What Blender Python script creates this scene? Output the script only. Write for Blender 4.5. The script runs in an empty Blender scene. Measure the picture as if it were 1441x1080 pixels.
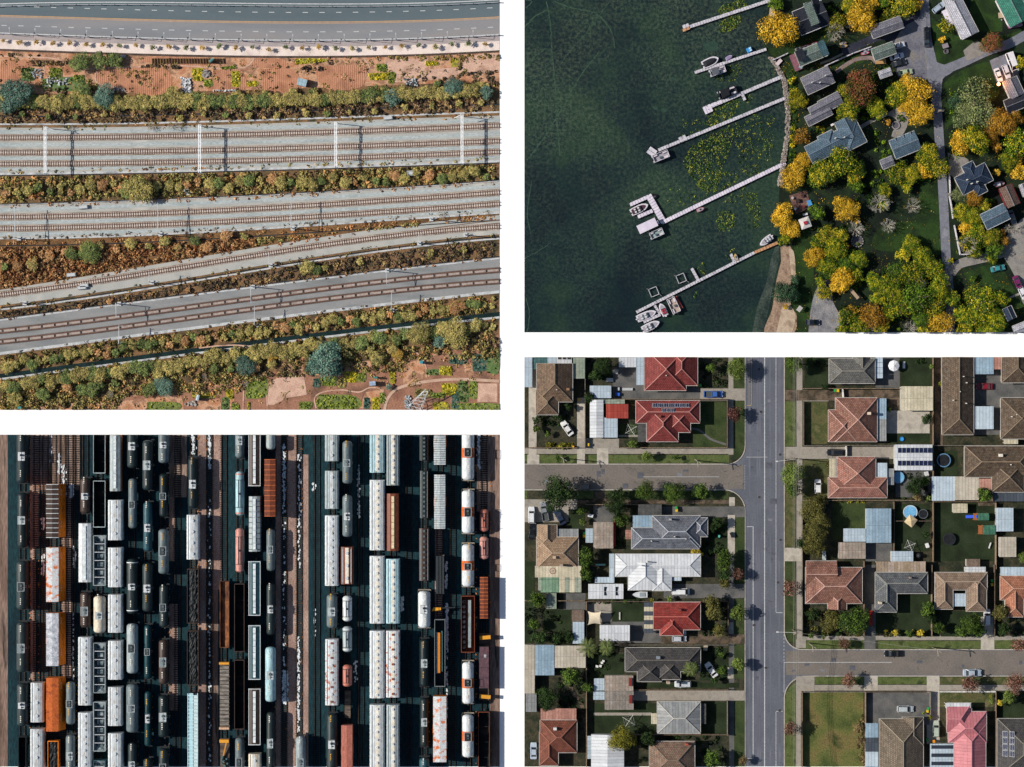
import bpy, bmesh, math, random
import numpy as np
from mathutils import Vector, Matrix
SC = bpy.context.scene
S = 0.2          # metres per photo pixel
H = 600.0        # camera height
# ---------------- camera, world, sun, exposure
cam_d = bpy.data.cameras.new('camera'); cam = bpy.data.objects.new('camera', cam_d); SC.collection.objects.link(cam)
cam.location = (0, 0, H); cam.rotation_euler = (0, 0, 0)
cam_d.sensor_width = 36; cam_d.lens = 36 * H / (1441 * S)
cam_d.clip_start = 1; cam_d.clip_end = 6000
SC.camera = cam
SUN_EL = math.radians(34.5); SHX, SHY = math.cos(math.radians(-6)), math.sin(math.radians(-6))   # direction the shadows fall
wd = bpy.data.worlds.new("World"); SC.world = wd; wd.use_nodes = True
nt = wd.node_tree; bg = nt.nodes['Background']
sky = nt.nodes.new('ShaderNodeTexSky'); sky.sky_type = 'NISHITA'; sky.sun_disc = False
sky.sun_elevation = SUN_EL; sky.sun_rotation = math.atan2(-SHX, -SHY)
nt.links.new(sky.outputs[0], bg.inputs[0]); bg.inputs[1].default_value = 0.072
sd = bpy.data.lights.new('sun', 'SUN'); sd.energy = 5; sd.angle = math.radians(0.6); sd.color = (1, .935, .84)
sun = bpy.data.objects.new('sun', sd); SC.collection.objects.link(sun)
dv = Vector((SHX * math.cos(SUN_EL), SHY * math.cos(SUN_EL), -math.sin(SUN_EL)))
sun.rotation_euler = dv.to_track_quat('-Z', 'Y').to_euler()
SC.view_settings.view_transform = 'Standard'; SC.view_settings.look = 'None'; SC.view_settings.exposure = 0.2
SC.view_settings.gamma = 1; SC.view_settings.use_curve_mapping = False
try: SC.cycles.max_bounces = 4
except Exception: pass

# ---------------- helpers
random.seed(7); RNG = np.random.default_rng(7)
R = random.uniform
PAN = {1: (1, 1, 703, 577), 2: (738, 1, 1441, 468), 3: (1, 612, 703, 1079), 4: (738, 503, 1441, 1079)}
CLIP = []
CUR = [1]
def P(px, py, z=0.0, h=0.0):
    k = S * (H - h) / H
    return Vector(((px - 720.5) * k, (540 - py) * k, z))
def rgb(c):
    if isinstance(c, str):
        c = c.lstrip('#'); v = [int(c[i:i + 2], 16) / 255 for i in (0, 2, 4)]
        return tuple([(x / 12.92 if x <= .04045 else ((x + .055) / 1.055) ** 2.4) for x in v]) + (1,)
    return tuple(c)[:3] + (1,)
def alb(c, k=1.0): # picture colour (hex) of a sunlit level surface -> albedo
    v = rgb(c); return tuple(min(.9, x * k) for x in v[:3])
def tn(cols, f=1.0, sat=1.0):
    """the same colours, scaled and with more or less saturation"""
    out = []
    for c in cols:
        v = [int(c[i:i + 2], 16) / 255 for i in (1, 3, 5)]; g = sum(v) / 3; v = [max(0, min(1, (g + (x - g) * sat) * f)) for x in v]
        out.append(tuple([(x / 12.92 if x <= .04045 else ((x + .055) / 1.055) ** 2.4) for x in v]))
    return out
MATS = {}
def _nodes(name, rough=.8, metal=0.0, spec=.3):
    m = bpy.data.materials.new(name); m.use_nodes = True; n = m.node_tree.nodes; b = n['Principled BSDF']
    b.inputs['Roughness'].default_value = rough; b.inputs['Metallic'].default_value = metal
    b.inputs['Specular IOR Level'].default_value = spec
    return m, n, m.node_tree.links, b
def ramp(n, cols, lo=.33, hi=.67):
    r = n.new('ShaderNodeValToRGB'); e = r.color_ramp.elements
    while len(e) < len(cols): e.new(.5)
    for i, c in enumerate(cols):
        e[i].position = lo + (hi - lo) * i / max(1, len(cols) - 1); e[i].color = rgb(c)
    return r
def mulfine(n, l, col, coord, scale, amt):
    t = n.new('ShaderNodeTexNoise'); t.inputs['Scale'].default_value = scale; t.inputs['Detail'].default_value = 3
    l.new(coord, t.inputs['Vector'])
    mr = n.new('ShaderNodeMapRange'); mr.inputs[1].default_value = .3; mr.inputs[2].default_value = .7
    mr.inputs[3].default_value = 1 - amt; mr.inputs[4].default_value = 1 + amt
    l.new(t.outputs['Fac'], mr.inputs[0])
    vm = n.new('ShaderNodeVectorMath'); vm.operation = 'SCALE'
    l.new(col, vm.inputs[0]); l.new(mr.outputs[0], vm.inputs['Scale']); return vm.outputs[0]
def M(name, cols, scale=.15, fine=2.0, amt=.25, rough=.85, stretch=None, metal=0.0, spec=.2, rand=0.0, lo=.33, hi=.67, detail=6, bump=0):
    """noise patches through a ramp, times a finer speckle"""
    if name in MATS: return MATS[name]
    if isinstance(cols, (str, tuple)): cols = [cols]
    m, n, l, b = _nodes(name, rough, metal, spec)
    tc = n.new('ShaderNodeTexCoord'); co = tc.outputs['Object']
    if stretch:
        mp = n.new('ShaderNodeMapping'); mp.inputs['Scale'].default_value = stretch; l.new(co, mp.inputs[0]); co = mp.outputs[0]
    t = n.new('ShaderNodeTexNoise'); t.inputs['Scale'].default_value = scale; t.inputs['Detail'].default_value = detail
    l.new(co, t.inputs['Vector'])
    r = ramp(n, cols if len(cols) > 1 else [cols[0], cols[0]], lo, hi); l.new(t.outputs['Fac'], r.inputs[0])
    c = mulfine(n, l, r.outputs[0], co, fine, amt)
    if rand:
        oi = n.new('ShaderNodeObjectInfo'); mr = n.new('ShaderNodeMapRange'); mr.inputs[3].default_value = 1 - rand; mr.inputs[4].default_value = 1 + rand
        l.new(oi.outputs['Random'], mr.inputs[0]); vm = n.new('ShaderNodeVectorMath'); vm.operation = 'SCALE'
        l.new(c, vm.inputs[0]); l.new(mr.outputs[0], vm.inputs['Scale']); c = vm.outputs[0]
    l.new(c, b.inputs['Base Color'])
    if bump:
        bp = n.new('ShaderNodeBump'); bp.inputs['Strength'].default_value = bump; bp.inputs['Distance'].default_value = .3
        t2 = n.new('ShaderNodeTexNoise'); t2.inputs['Scale'].default_value = fine; l.new(co, t2.inputs['Vector'])
        l.new(t2.outputs['Fac'], bp.inputs['Height']); l.new(bp.outputs[0], b.inputs['Normal'])
    MATS[name] = m; return m
def C(hexc, rough=.6, k=1.0, amt=.12, metal=0.0, spec=.3):   # plain paint with slight dirt
    return M('paint_' + hexc.strip('#') + '_%d_%d' % (rough * 10, k * 100), [alb(hexc, k * .85), alb(hexc, k)], .5, 3, amt, rough, metal=metal, spec=spec)
def roofmat(name, cols, kind='tile', amt=.25, stain=None):
    if name in MATS: return MATS[name]
    m, n, l, b = _nodes(name, .75 if kind == 'tile' else .5, 0, .25)
    uv = n.new('ShaderNodeUVMap'); uv.uv_map = 'uv'
    br = n.new('ShaderNodeTexBrick'); l.new(uv.outputs[0], br.inputs['Vector'])
    br.inputs['Color1'].default_value = rgb(cols[0]); br.inputs['Color2'].default_value = rgb(cols[1])
    br.inputs['Mortar'].default_value = tuple(x * (.45 if kind == 'tile' else .6) for x in rgb(cols[0])[:3]) + (1,)
    br.inputs['Scale'].default_value = 1.0; br.inputs['Bias'].default_value = 0
    if kind == 'tile':
        br.inputs['Brick Width'].default_value = .55; br.inputs['Row Height'].default_value = .5; br.inputs['Mortar Size'].default_value = .06
    else:
        br.inputs['Brick Width'].default_value = .9; br.inputs['Row Height'].default_value = 40; br.inputs['Mortar Size'].default_value = .05; br.offset = 0
    tc = n.new('ShaderNodeTexCoord'); c = mulfine(n, l, br.outputs[0], tc.outputs['Object'], .5, amt)
    c = mulfine(n, l, c, tc.outputs['Object'], 2.5, amt)
    if stain:
        t = n.new('ShaderNodeTexNoise'); t.inputs['Scale'].default_value = 1.3; t.inputs['Detail'].default_value = 8; t.inputs['Roughness'].default_value = .7; l.new(tc.outputs['Object'], t.inputs['Vector'])
        rr = ramp(n, [(0, 0, 0), (.6, .6, .6)], .5, .75); l.new(t.outputs['Fac'], rr.inputs[0])
        mx = n.new('ShaderNodeMix'); mx.data_type = 'RGBA'; l.new(rr.outputs[0], mx.inputs[0]); l.new(c, mx.inputs[6]); mx.inputs[7].default_value = rgb(stain); c = mx.outputs[2]
    l.new(c, b.inputs['Base Color']); MATS[name] = m; return m
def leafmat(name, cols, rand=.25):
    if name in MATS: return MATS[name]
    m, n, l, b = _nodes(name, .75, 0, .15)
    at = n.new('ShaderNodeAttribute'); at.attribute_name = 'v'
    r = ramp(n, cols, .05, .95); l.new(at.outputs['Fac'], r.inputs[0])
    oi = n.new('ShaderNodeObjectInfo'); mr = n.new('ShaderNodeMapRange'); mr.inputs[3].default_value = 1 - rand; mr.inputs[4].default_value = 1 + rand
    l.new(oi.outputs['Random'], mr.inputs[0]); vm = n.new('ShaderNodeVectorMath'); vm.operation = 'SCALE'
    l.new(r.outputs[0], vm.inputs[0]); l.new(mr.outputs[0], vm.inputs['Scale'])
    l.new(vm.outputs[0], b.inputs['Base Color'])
    MATS[name] = m; return m

class B:
    """collects shapes; build() links them as ONE mesh object"""
    def __init__(s): s.v = []; s.f = []; s.m = []; s.mi = 0
    def add(s, vs, fs):
        o = len(s.v); s.v += [tuple(x) for x in vs]; s.f += [tuple(o + i for i in f) for f in fs]; s.m += [s.mi] * len(fs); return s
    def prism(s, pts, z0, z1, inset=0.0, bottom=True):
        a = 0
        for i in range(len(pts)):
            x0, y0 = pts[i][:2]; x1, y1 = pts[(i + 1) % len(pts)][:2]; a += x0 * y1 - x1 * y0
        if a < 0: pts = pts[::-1]
        n = len(pts); cx = sum(p[0] for p in pts) / n; cy = sum(p[1] for p in pts) / n
        top = []
        for p in pts:
            d = math.hypot(p[0] - cx, p[1] - cy) or 1; k = 1 - inset / d; top.append((cx + (p[0] - cx) * k, cy + (p[1] - cy) * k, z1))
        vs = [(p[0], p[1], z0) for p in pts] + top
        fs = [tuple(range(n, 2 * n))] + [(i, (i + 1) % n, n + (i + 1) % n, n + i) for i in range(n)]
        if bottom: fs.append(tuple(range(n - 1, -1, -1)))
        return s.add(vs, fs)
    def box(s, cx, cy, z0, sx, sy, h, rot=0.0, inset=0.0):
        c, si = math.cos(rot), math.sin(rot); hx, hy = sx / 2, sy / 2
        pts = [(cx + x * c - y * si, cy + x * si + y * c) for x, y in ((-hx, -hy), (hx, -hy), (hx, hy), (-hx, hy))]
        return s.prism(pts, z0, z0 + h, inset)
    def bar(s, p, q, w, h=None):
        p, q = Vector(p), Vector(q); d = (q - p); L = d.length
        if L < 1e-6: return s
        d /= L; u = Vector((0, 0, 1)) if abs(d.z) < .95 else Vector((1, 0, 0)); sd_ = d.cross(u).normalized(); up = sd_.cross(d); h = h or w
        vs = [e + sd_ * a * w / 2 + up * b_ * h / 2 for e in (p, q) for a, b_ in ((-1, -1), (1, -1), (1, 1), (-1, 1))]
        return s.add(vs, [(0, 1, 2, 3), (7, 6, 5, 4), (0, 4, 5, 1), (1, 5, 6, 2), (2, 6, 7, 3), (3, 7, 4, 0)])
    def cyl(s, cx, cy, z0, r, h, n=12, r2=None):
        r2 = r if r2 is None else r2
        vs = [(cx + r * math.cos(2 * math.pi * i / n), cy + r * math.sin(2 * math.pi * i / n), z0) for i in range(n)] + \
             [(cx + r2 * math.cos(2 * math.pi * i / n), cy + r2 * math.sin(2 * math.pi * i / n), z0 + h) for i in range(n)]
        return s.add(vs, [tuple(range(n, 2 * n)), tuple(range(n - 1, -1, -1))] + [(i, (i + 1) % n, n + (i + 1) % n, n + i) for i in range(n)])
    def loft(s, secs, caps=True):
        """secs: list of rings (same count) of 3-D points"""
        n = len(secs[0]); vs = [p for r in secs for p in r]; fs = []
        for k in range(len(secs) - 1):
            for i in range(n): fs.append((k * n + i, k * n + (i + 1) % n, (k + 1) * n + (i + 1) % n, (k + 1) * n + i))
        if caps: fs += [tuple(range(n - 1, -1, -1)), tuple(range((len(secs) - 1) * n, len(secs) * n))]
        return s.add(vs, fs)
    def tube(s, pts, rads, n=6):
        secs = []
        for k, p in enumerate(pts):
            p = Vector(p); a = Vector(pts[max(0, k - 1)]); b_ = Vector(pts[min(len(pts) - 1, k + 1)]); d = (b_ - a).normalized()
            u = Vector((0, 0, 1)) if abs(d.z) < .9 else Vector((1, 0, 0)); x = d.cross(u).normalized(); y = d.cross(x)
            r = rads[k] if isinstance(rads, (list, tuple)) else rads
            secs.append([p + (x * math.cos(2 * math.pi * i / n) + y * math.sin(2 * math.pi * i / n)) * r for i in range(n)])
        return s.loft(secs)
    def build(s, name, mats, parent=None, uv=False, smooth=False, loc=None):
        me = bpy.data.meshes.new(name); me.from_pydata(s.v, [], s.f)
        if not isinstance(mats, (list, tuple)): mats = [mats]
        for m in mats: me.materials.append(m)
        if len(mats) > 1: me.polygons.foreach_set('material_index', s.m)
        if uv:
            ul = me.uv_layers.new(name='uv')
            for p in me.polygons:
                nn = p.normal; t = Vector((nn.x, nn.y, 0))
                vv = -t.normalized() if t.length > .05 else Vector((0, 1, 0)); uu = Vector((vv.y, -vv.x, 0)); sl = math.sqrt(max(.05, nn.z ** 2)) if nn.z > 0 else 1
                for li in p.loop_indices:
                    c = me.vertices[me.loops[li].vertex_index].co; ul.data[li].uv = (c.dot(uu), c.dot(vv) / sl)
        if smooth: me.polygons.foreach_set('use_smooth', [True] * len(me.polygons))
        me.update()
        o = bpy.data.objects.new(name, me); SC.collection.objects.link(o)
        if parent: o.parent = parent
        if loc: o.location = loc
        o['_p'] = CUR[0]; CLIP.append(o); return o
def tag(o, label, cat=None, group=None, kind=None):
    if kind: o['kind'] = kind
    if label: o['label'] = label
    if cat: o['category'] = cat
    if group: o['group'] = group
    return o
def root(name, px, py, rot=0.0, h=0.0, z=0.0):
    o = bpy.data.objects.new(name, None); SC.collection.objects.link(o); o.location = P(px, py, z, h)
    o.rotation_euler = (0, 0, math.radians(rot)); o.empty_display_size = .5; return o
ORD = 'first second third fourth fifth sixth seventh eighth ninth tenth eleventh twelfth thirteenth fourteenth fifteenth sixteenth seventeenth eighteenth nineteenth twentieth'.split()
ORD += ['twenty-' + x for x in ORD[:9]] + ['thirtieth'] + ['thirty-' + x for x in ORD[:9]] + ['fortieth'] + ['forty-' + x for x in ORD[:9]]
def sm(pts, n=8):
    """Catmull-Rom through pixel points"""
    out = []; q = [pts[0]] + list(pts) + [pts[-1]]
    for i in range(1, len(q) - 2):
        p0, p1, p2, p3 = q[i - 1], q[i], q[i + 1], q[i + 2]
        for k in range(n):
            t = k / n; out.append(tuple(.5 * (2 * p1[a] + (p2[a] - p0[a]) * t + (2 * p0[a] - 5 * p1[a] + 4 * p2[a] - p3[a]) * t * t + (3 * p1[a] - p0[a] - 3 * p2[a] + p3[a]) * t ** 3) for a in (0, 1)))
    out.append(tuple(pts[-1])); return out
def offs(pts, w):
    out = []
    for i, p in enumerate(pts):
        a = pts[max(0, i - 1)]; b = pts[min(len(pts) - 1, i + 1)]; dx, dy = b[0] - a[0], b[1] - a[1]; L = math.hypot(dx, dy) or 1
        out.append((p[0] - dy / L * w, p[1] + dx / L * w))
    return out
def ribpts(pts, w): return offs(pts, w / 2) + offs(pts, -w / 2)[::-1]
ZC = {}
def sheet(name, pts, mat, z, kind='structure', label=None, cat=None, thick=0.0):
    """flat ground sheet from a pixel outline; sheets of one level rise by a hair each, so that none are flush"""
    k_ = (CUR[0], round(z, 3)); ZC[k_] = ZC.get(k_, -1) + 1; z += .0016 * ZC[k_]
    w = [P(*p) for p in pts]; cx = sum(p.x for p in w) / len(w); cy = sum(p.y for p in w) / len(w)
    bm = bmesh.new(); vs = [bm.verts.new((p.x - cx, p.y - cy, 0)) for p in w]
    f = bm.faces.new(vs)
    f.normal_update()
    if f.normal.z < 0: f.normal_flip()
    bmesh.ops.triangulate(bm, faces=[f])
    if thick:
        r = bmesh.ops.extrude_face_region(bm, geom=bm.faces[:])
        for v in r['geom']:
            if isinstance(v, bmesh.types.BMVert): v.co.z += thick
    me = bpy.data.meshes.new(name); bm.to_mesh(me); bm.free(); me.materials.append(mat)
    o = bpy.data.objects.new(name, me); SC.collection.objects.link(o); o.location = (cx, cy, z)
    tag(o, label, cat, None, kind if kind != 'thing' else None); o['_p'] = CUR[0]; CLIP.append(o); return o
def ribbon(name, pts, w, mat, z, **k): 
    bb = B(); a = offs(pts, w / 2); c = offs(pts, -w / 2); n = len(pts)
    wa = [P(*p) for p in a]; wc = [P(*p) for p in c]; o = (wa[0] + wc[-1]) / 2
    bb.add([(p.x - o.x, p.y - o.y, 0) for p in wa] + [(p.x - o.x, p.y - o.y, 0) for p in wc], [(n + i, n + i + 1, i + 1, i) for i in range(n - 1)])
    ob = bb.build(name, mat); ob.location = (o.x, o.y, z)
    tag(ob, k.get('label'), k.get('cat'), k.get('group'), k.get('kind', 'structure')); return ob
def rect(x0, y0, x1, y1): return [(x0, y0), (x1, y0), (x1, y1), (x0, y1)]
def quads(name, cen, nor, size, val, mat=None, parent=None, link=True):
    """leaf cards: numpy centres, facing directions, sizes, colour values"""
    n = len(cen); nor = nor / (np.linalg.norm(nor, axis=1, keepdims=True) + 1e-9)
    a = np.cross(nor, RNG.normal(size=(n, 3))); a /= np.linalg.norm(a, axis=1, keepdims=True) + 1e-9; b = np.cross(nor, a)
    s = size[:, None]; k = RNG.uniform(.55, 1, (n, 1))
    v = np.stack([cen - a * s, cen - b * s * k, cen + a * s, cen + b * s * k], 1).reshape(-1, 3)
    me = bpy.data.meshes.new(name); me.vertices.add(4 * n); me.vertices.foreach_set('co', v.ravel())
    me.loops.add(4 * n); me.loops.foreach_set('vertex_index', np.arange(4 * n)); me.polygons.add(n)
    me.polygons.foreach_set('loop_start', np.arange(0, 4 * n, 4)); me.polygons.foreach_set('loop_total', np.full(n, 4))
    at = me.attributes.new('v', 'FLOAT', 'FACE'); at.data.foreach_set('value', np.clip(val, 0, 1))
    me.update(calc_edges=True)
    if mat: me.materials.append(mat)
    if not link: return me
    o = bpy.data.objects.new(name, me); SC.collection.objects.link(o)
    if parent: o.parent = parent
    o['_p'] = CUR[0]; CLIP.append(o); return o
# ---------------- trees
def crown_mesh(n, leaf, lobes, seed, flat=.75, loose=.0):
    g = np.random.default_rng(seed); cs = []; 
    f2, f3, f5 = g.uniform(0, 6, 3)
    for i in range(lobes):
        a = i * 2.39996 + g.uniform(-.3, .3); r = math.sqrt((i + .5) / lobes) * .72 * g.uniform(.82, 1.12) * (1 + .13 * math.sin(2 * a + f2) + .1 * math.sin(3 * a + f3) + .06 * math.sin(5 * a + f5)); z = math.sqrt(max(.05, 1 - r * r)) * flat * g.uniform(.65, 1.05)
        cs.append((r * math.cos(a), r * math.sin(a), z, g.uniform(.17, .33), g.uniform(-.34, .34)))
    cs = np.array(cs); idx = g.integers(0, lobes, n); c = cs[idx]
    d = g.normal(size=(n, 3)); d[:, 2] = np.abs(d[:, 2]) * 1.1 - .25; d /= np.linalg.norm(d, axis=1, keepdims=True)
    rad = c[:, 3] * (1 + g.normal(size=n) * (.12 + loose)); p = c[:, :3] + d * rad[:, None]
    p[:, 2] = np.maximum(p[:, 2], .05)
    nor = d + g.normal(size=(n, 3)) * .45
    v = .5 + c[:, 4] + g.normal(size=n) * .17 + (d[:, 2] - .3) * .22  # random clump tones; upward leaves get a lighter colour, painting in top light
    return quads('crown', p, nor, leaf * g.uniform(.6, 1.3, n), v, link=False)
CM = {}
def get_crown(sz, seed, style):
    k = (sz, seed, style)
    if k not in CM:
        n, leaf, lob = {'s': (420, .14, 11), 'm': (2000, .068, 32), 'l': (5800, .039, 70)}[sz]
        if style == 'airy': CM[k] = crown_mesh(int(n * .55), leaf * 1.05, lob, seed + 50, .7, .25)
        elif style == 'tall': CM[k] = crown_mesh(n, leaf, lob, seed + 90, 1.5)
        else: CM[k] = crown_mesh(n, leaf, lob, seed, .8)
    return CM[k]
def trunk_mesh(k=[None]):
    if k[0] is None:
        b = B(); b.tube([(0, 0, 0), (.02, 0, .3), (0, .02, .75)], [.07, .05, .03], 7)
        for a in range(5):
            an = a * 1.26; b.tube([(0, 0, .3 + .05 * a), (.35 * math.cos(an), .35 * math.sin(an), .6 + .03 * a), (.62 * math.cos(an + .2), .62 * math.sin(an + .2), .72)], [.03, .02, .01], 5)
        o = b.build('trunk', M('bark', ['#6b5d4d', '#8d7f6d'], 1)); k[0] = o.data; CLIP.remove(o); bpy.data.objects.remove(o)
    return k[0]
def bare_mesh(seed, k={}):
    if seed not in k:
        g = random.Random(seed); b = B()
        def br(p, d, L, r, lv):
            q = p + d * L; m_ = p + d * L * .5 + Vector((g.uniform(-1, 1), g.uniform(-1, 1), 0)) * L * .07; b.tube([p, m_, q], [r, r * .8, r * .55], 4)
            if lv:
                for i in range(4 if lv > 1 else 5):
                    nd = (d + Vector((g.uniform(-1, 1), g.uniform(-1, 1), g.uniform(-.3, .5))) * .75).normalized(); br(p + d * L * g.uniform(.45, 1), nd, L * g.uniform(.5, .75), r * .5, lv - 1)
        for i in range(9):
            a = i * .7 + g.uniform(-.2, .2); br(Vector((0, 0, .35)), Vector((math.cos(a), math.sin(a), g.uniform(.3, .9))).normalized(), .45, .022, 3)
        o = b.build('branches', M('grey_bark', ['#9a9488', '#c0bab0'], 1)); k[seed] = o.data; CLIP.remove(o); bpy.data.objects.remove(o)
    return k[seed]
TREECOUNT = [0]
def tree(px, py, r, mat, label, name='tree', cat='tree', style='', hz=1.0, group=None, base=0.1):
    """r in photo pixels"""
    rm = r * S; TREECOUNT[0] += 1; sz = 's' if r < 7.5 else ('m' if r < 15 else 'l')
    hh = (rm * .9 * hz + .6) if name != 'shrub' else rm * .4 * hz
    t = root(name, px, py, R(0, 360), hh * 1.1, base); tag(t, label, cat, group); t['_p'] = CUR[0]
    if name != 'shrub' or True:
        tr = bpy.data.objects.new('trunk', trunk_mesh()); SC.collection.objects.link(tr); tr.parent = t
        tr.scale = (rm, rm, (hh + rm * .5) * 1.0); tr['_p'] = CUR[0]; CLIP.append(tr)
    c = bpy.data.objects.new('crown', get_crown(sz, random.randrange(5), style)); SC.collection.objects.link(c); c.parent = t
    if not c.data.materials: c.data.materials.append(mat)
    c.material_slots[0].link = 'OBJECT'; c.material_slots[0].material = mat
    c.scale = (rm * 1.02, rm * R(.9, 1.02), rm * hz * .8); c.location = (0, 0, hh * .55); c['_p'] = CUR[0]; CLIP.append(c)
    return t
def bare_tree(px, py, r, label, mat=None):
    rm = r * S; t = root('bare_tree', px, py, R(0, 360), rm * .8, .1); tag(t, label, 'tree')
    for nm, me, sc in (('trunk', trunk_mesh(), (rm * .6, rm * .6, rm * .6)), ('branches', bare_mesh(random.randrange(3)), (rm, rm, rm))):
        o = bpy.data.objects.new(nm, me); SC.collection.objects.link(o); o.parent = t; o.scale = sc; o['_p'] = CUR[0]; CLIP.append(o)
    return t
def palm(px, py, r, label):
    rm = r * S; t = root('palm_tree', px, py, 0, 5, .1); tag(t, label, 'palm tree')
    B().tube([(0, 0, 0), (.1, 0, 2.5), (0, 0, 5)], [.28, .2, .18], 8).build('trunk', M('bark', ['#6b5d4d', '#8d7f6d'], 1), t)
    mt = M('palm_leaf', ['#3c4c2a', '#66703e', '#2e3c20'], 1.2, rand=.2)
    for i in range(15):
        a = i * 2.4; b = B(); L = rm * R(.8, 1.05); up = R(.2, .6)
        pts = []
        for k in range(9):
            u = k / 8; pts.append(Vector((math.cos(a) * L * u, math.sin(a) * L * u, 5 + up * math.sin(u * 2.2) * 1.4 - 1.7 * u * u)))
        b.tube(pts, [.05] * 9, 4); sdv = Vector((-math.sin(a), math.cos(a), 0)); fw = Vector((math.cos(a), math.sin(a), 0))
        for k in range(1, 15):
            u = k / 15; i0 = min(7, int(u * 8)); p = pts[i0].lerp(pts[i0 + 1], u * 8 - i0); w = .55 * math.sin(math.pi * (.12 + u * .86)) + .1
            for sg in (-1, 1):
                q = p + sdv * sg * w * .8 + fw * w * .55 + Vector((0, 0, -.25 * w)); b.add([p - fw * .05, p + fw * .09, q + fw * .04, q - fw * .04], [(0, 1, 2, 3)])
        b.build('frond', mt, t)
def scrub(name, label, pts, mat, n, leaf=.35, hgt=.8, clump=.9, z=.05, per=40):
    """ground cover inside a pixel polygon: leaf clumps (stuff)"""
    poly = np.array(pts, float); x0, y0 = poly.min(0); x1, y1 = poly.max(0)
    def inside(q):
        c = np.zeros(len(q), bool); j = len(poly) - 1
        for i in range(len(poly)):
            xi, yi = poly[i]; xj, yj = poly[j]
            m = ((yi > q[:, 1]) != (yj > q[:, 1])) & (q[:, 0] < (xj - xi) * (q[:, 1] - yi) / (yj - yi + 1e-12) + xi); c ^= m; j = i
        return c
    nc = max(3, n // per); q = RNG.uniform((x0, y0), (x1, y1), (nc * 9, 2)); q = q[inside(q)][:nc]
    if len(q) < 1: return
    ch = RNG.uniform(.15, 1, len(q)) * hgt; cv = RNG.uniform(0, 1, len(q)); cr = RNG.uniform(.5, 1.3, len(q)) * clump
    i = RNG.integers(0, len(q), n); d = RNG.normal(size=(n, 3)); d /= np.linalg.norm(d, axis=1, keepdims=True); d[:, 2] = np.abs(d[:, 2])
    p = np.zeros((n, 3)); p[:, 0] = (q[i, 0] - 720.5) * S + d[:, 0] * cr[i]; p[:, 1] = (540 - q[i, 1]) * S + d[:, 1] * cr[i]; p[:, 2] = z + d[:, 2] * ch[i]
    back = np.stack([p[:, 0] / S + 720.5, 540 - p[:, 1] / S], 1); ok = inside(back); p = p[ok]; i = i[ok]; d = d[ok]
    o = quads(name, p, d + RNG.normal(size=d.shape) * .6, leaf * RNG.uniform(.5, 1.2, len(p)), cv[i] + RNG.normal(size=len(p)) * .15, mat)
    tag(o, label, None, None, 'stuff'); return o
# landmark labels
USED = set(); LM = {1: [], 2: [], 3: [], 4: []}
def place_label(look, px, py, near=None):
    c = sorted(LM[CUR[0]], key=lambda t: math.hypot(t[0] - px, t[1] - py))
    for extra in ('', 'closely ', 'a little '):
        for lx, ly, ph in c[:9]:
            dx, dy = px - lx, py - ly; a = math.degrees(math.atan2(-dy, dx)) % 360
            d = ['right of', 'up and right of', 'above', 'up and left of', 'left of', 'down and left of', 'below', 'down and right of'][int((a + 22.5) // 45) % 8]
            if abs(dx) < 9 and abs(dy) < 9: d = 'beside'
            L = f'{look} {extra}{d} {ph}'
            if L not in USED and len(L.split()) <= 16: USED.add(L); return L
    for i in ORD:
        L = f'{i} {look} {ph}'
        if L not in USED: USED.add(L); return L
    return look
# ---------------- white sheet everything lies on
o = B(); o.add([(-3000, -3000, 0), (3000, -3000, 0), (3000, 3000, 0), (-3000, 3000, 0)], [(0, 1, 2, 3)])
o = o.build('white_ground', M('white_ground', [(.93, .93, .93), (.95, .95, .95)], .01, amt=.01), None); tag(o, 'plain white ground between the four plots', None, None, 'structure'); CLIP.remove(o)
def base(pn, mat, z=.02):
    CUR[0] = pn; x0, y0, x1, y1 = PAN[pn]
    e = 4; X0 = x0 - (e if x0 < 5 else 0); Y0 = y0 - (e if y0 < 5 else 0); X1 = x1 + (e if x1 > 1430 else 0); Y1 = y1 + (e if y1 > 2000 else 0)
    return rect(X0, Y0, X1, Y1)
# =====================================================  shared builders: houses, cars, fences
def roof_rect(b, caps, x0, y0, x1, y1, z, pitch, ax, ea='hip', eb='hip', fascia=.14):
    """roof over a rectangle (local metres); ax = ridge direction; returns nothing, adds faces + ridge lines"""
    T = (lambda u, v, w: (u, v, w)) if ax == 'x' else (lambda u, v, w: (v, u, w))
    if ax == 'y': x0, y0, x1, y1 = y0, x0, y1, x1
    h = (y1 - y0) / 2; zr = z + h * pitch; ym = (y0 + y1) / 2
    ra = x0 + (min(h, (x1 - x0) / 2) if ea == 'hip' else 0); rb = x1 - (min(h, (x1 - x0) / 2) if eb == 'hip' else 0)
    if rb - ra < .05: rb = ra + .05
    v = [T(x0, y0, z), T(x1, y0, z), T(x1, y1, z), T(x0, y1, z), T(ra, ym, zr), T(rb, ym, zr)] + [T(x0, y0, z - fascia), T(x1, y0, z - fascia), T(x1, y1, z - fascia), T(x0, y1, z - fascia)]
    f = [(0, 1, 5, 4), (1, 2, 5), (2, 3, 4, 5), (3, 0, 4), (9, 8, 7, 6), (6, 7, 1, 0), (7, 8, 2, 1), (8, 9, 3, 2), (9, 6, 0, 3)]
    if ax == 'y': f = [q[::-1] for q in f]
    b.add(v, f); V = [Vector(p) for p in v]
    caps.append((V[4], V[5]))
    if ea == 'hip': caps += [(V[0], V[4]), (V[3], V[4])]
    if eb == 'hip': caps += [(V[1], V[5]), (V[2], V[5])]
    return [(V[0], V[1]), (V[1], V[2]), (V[2], V[3]), (V[3], V[0])]
WALLM = {}
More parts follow.
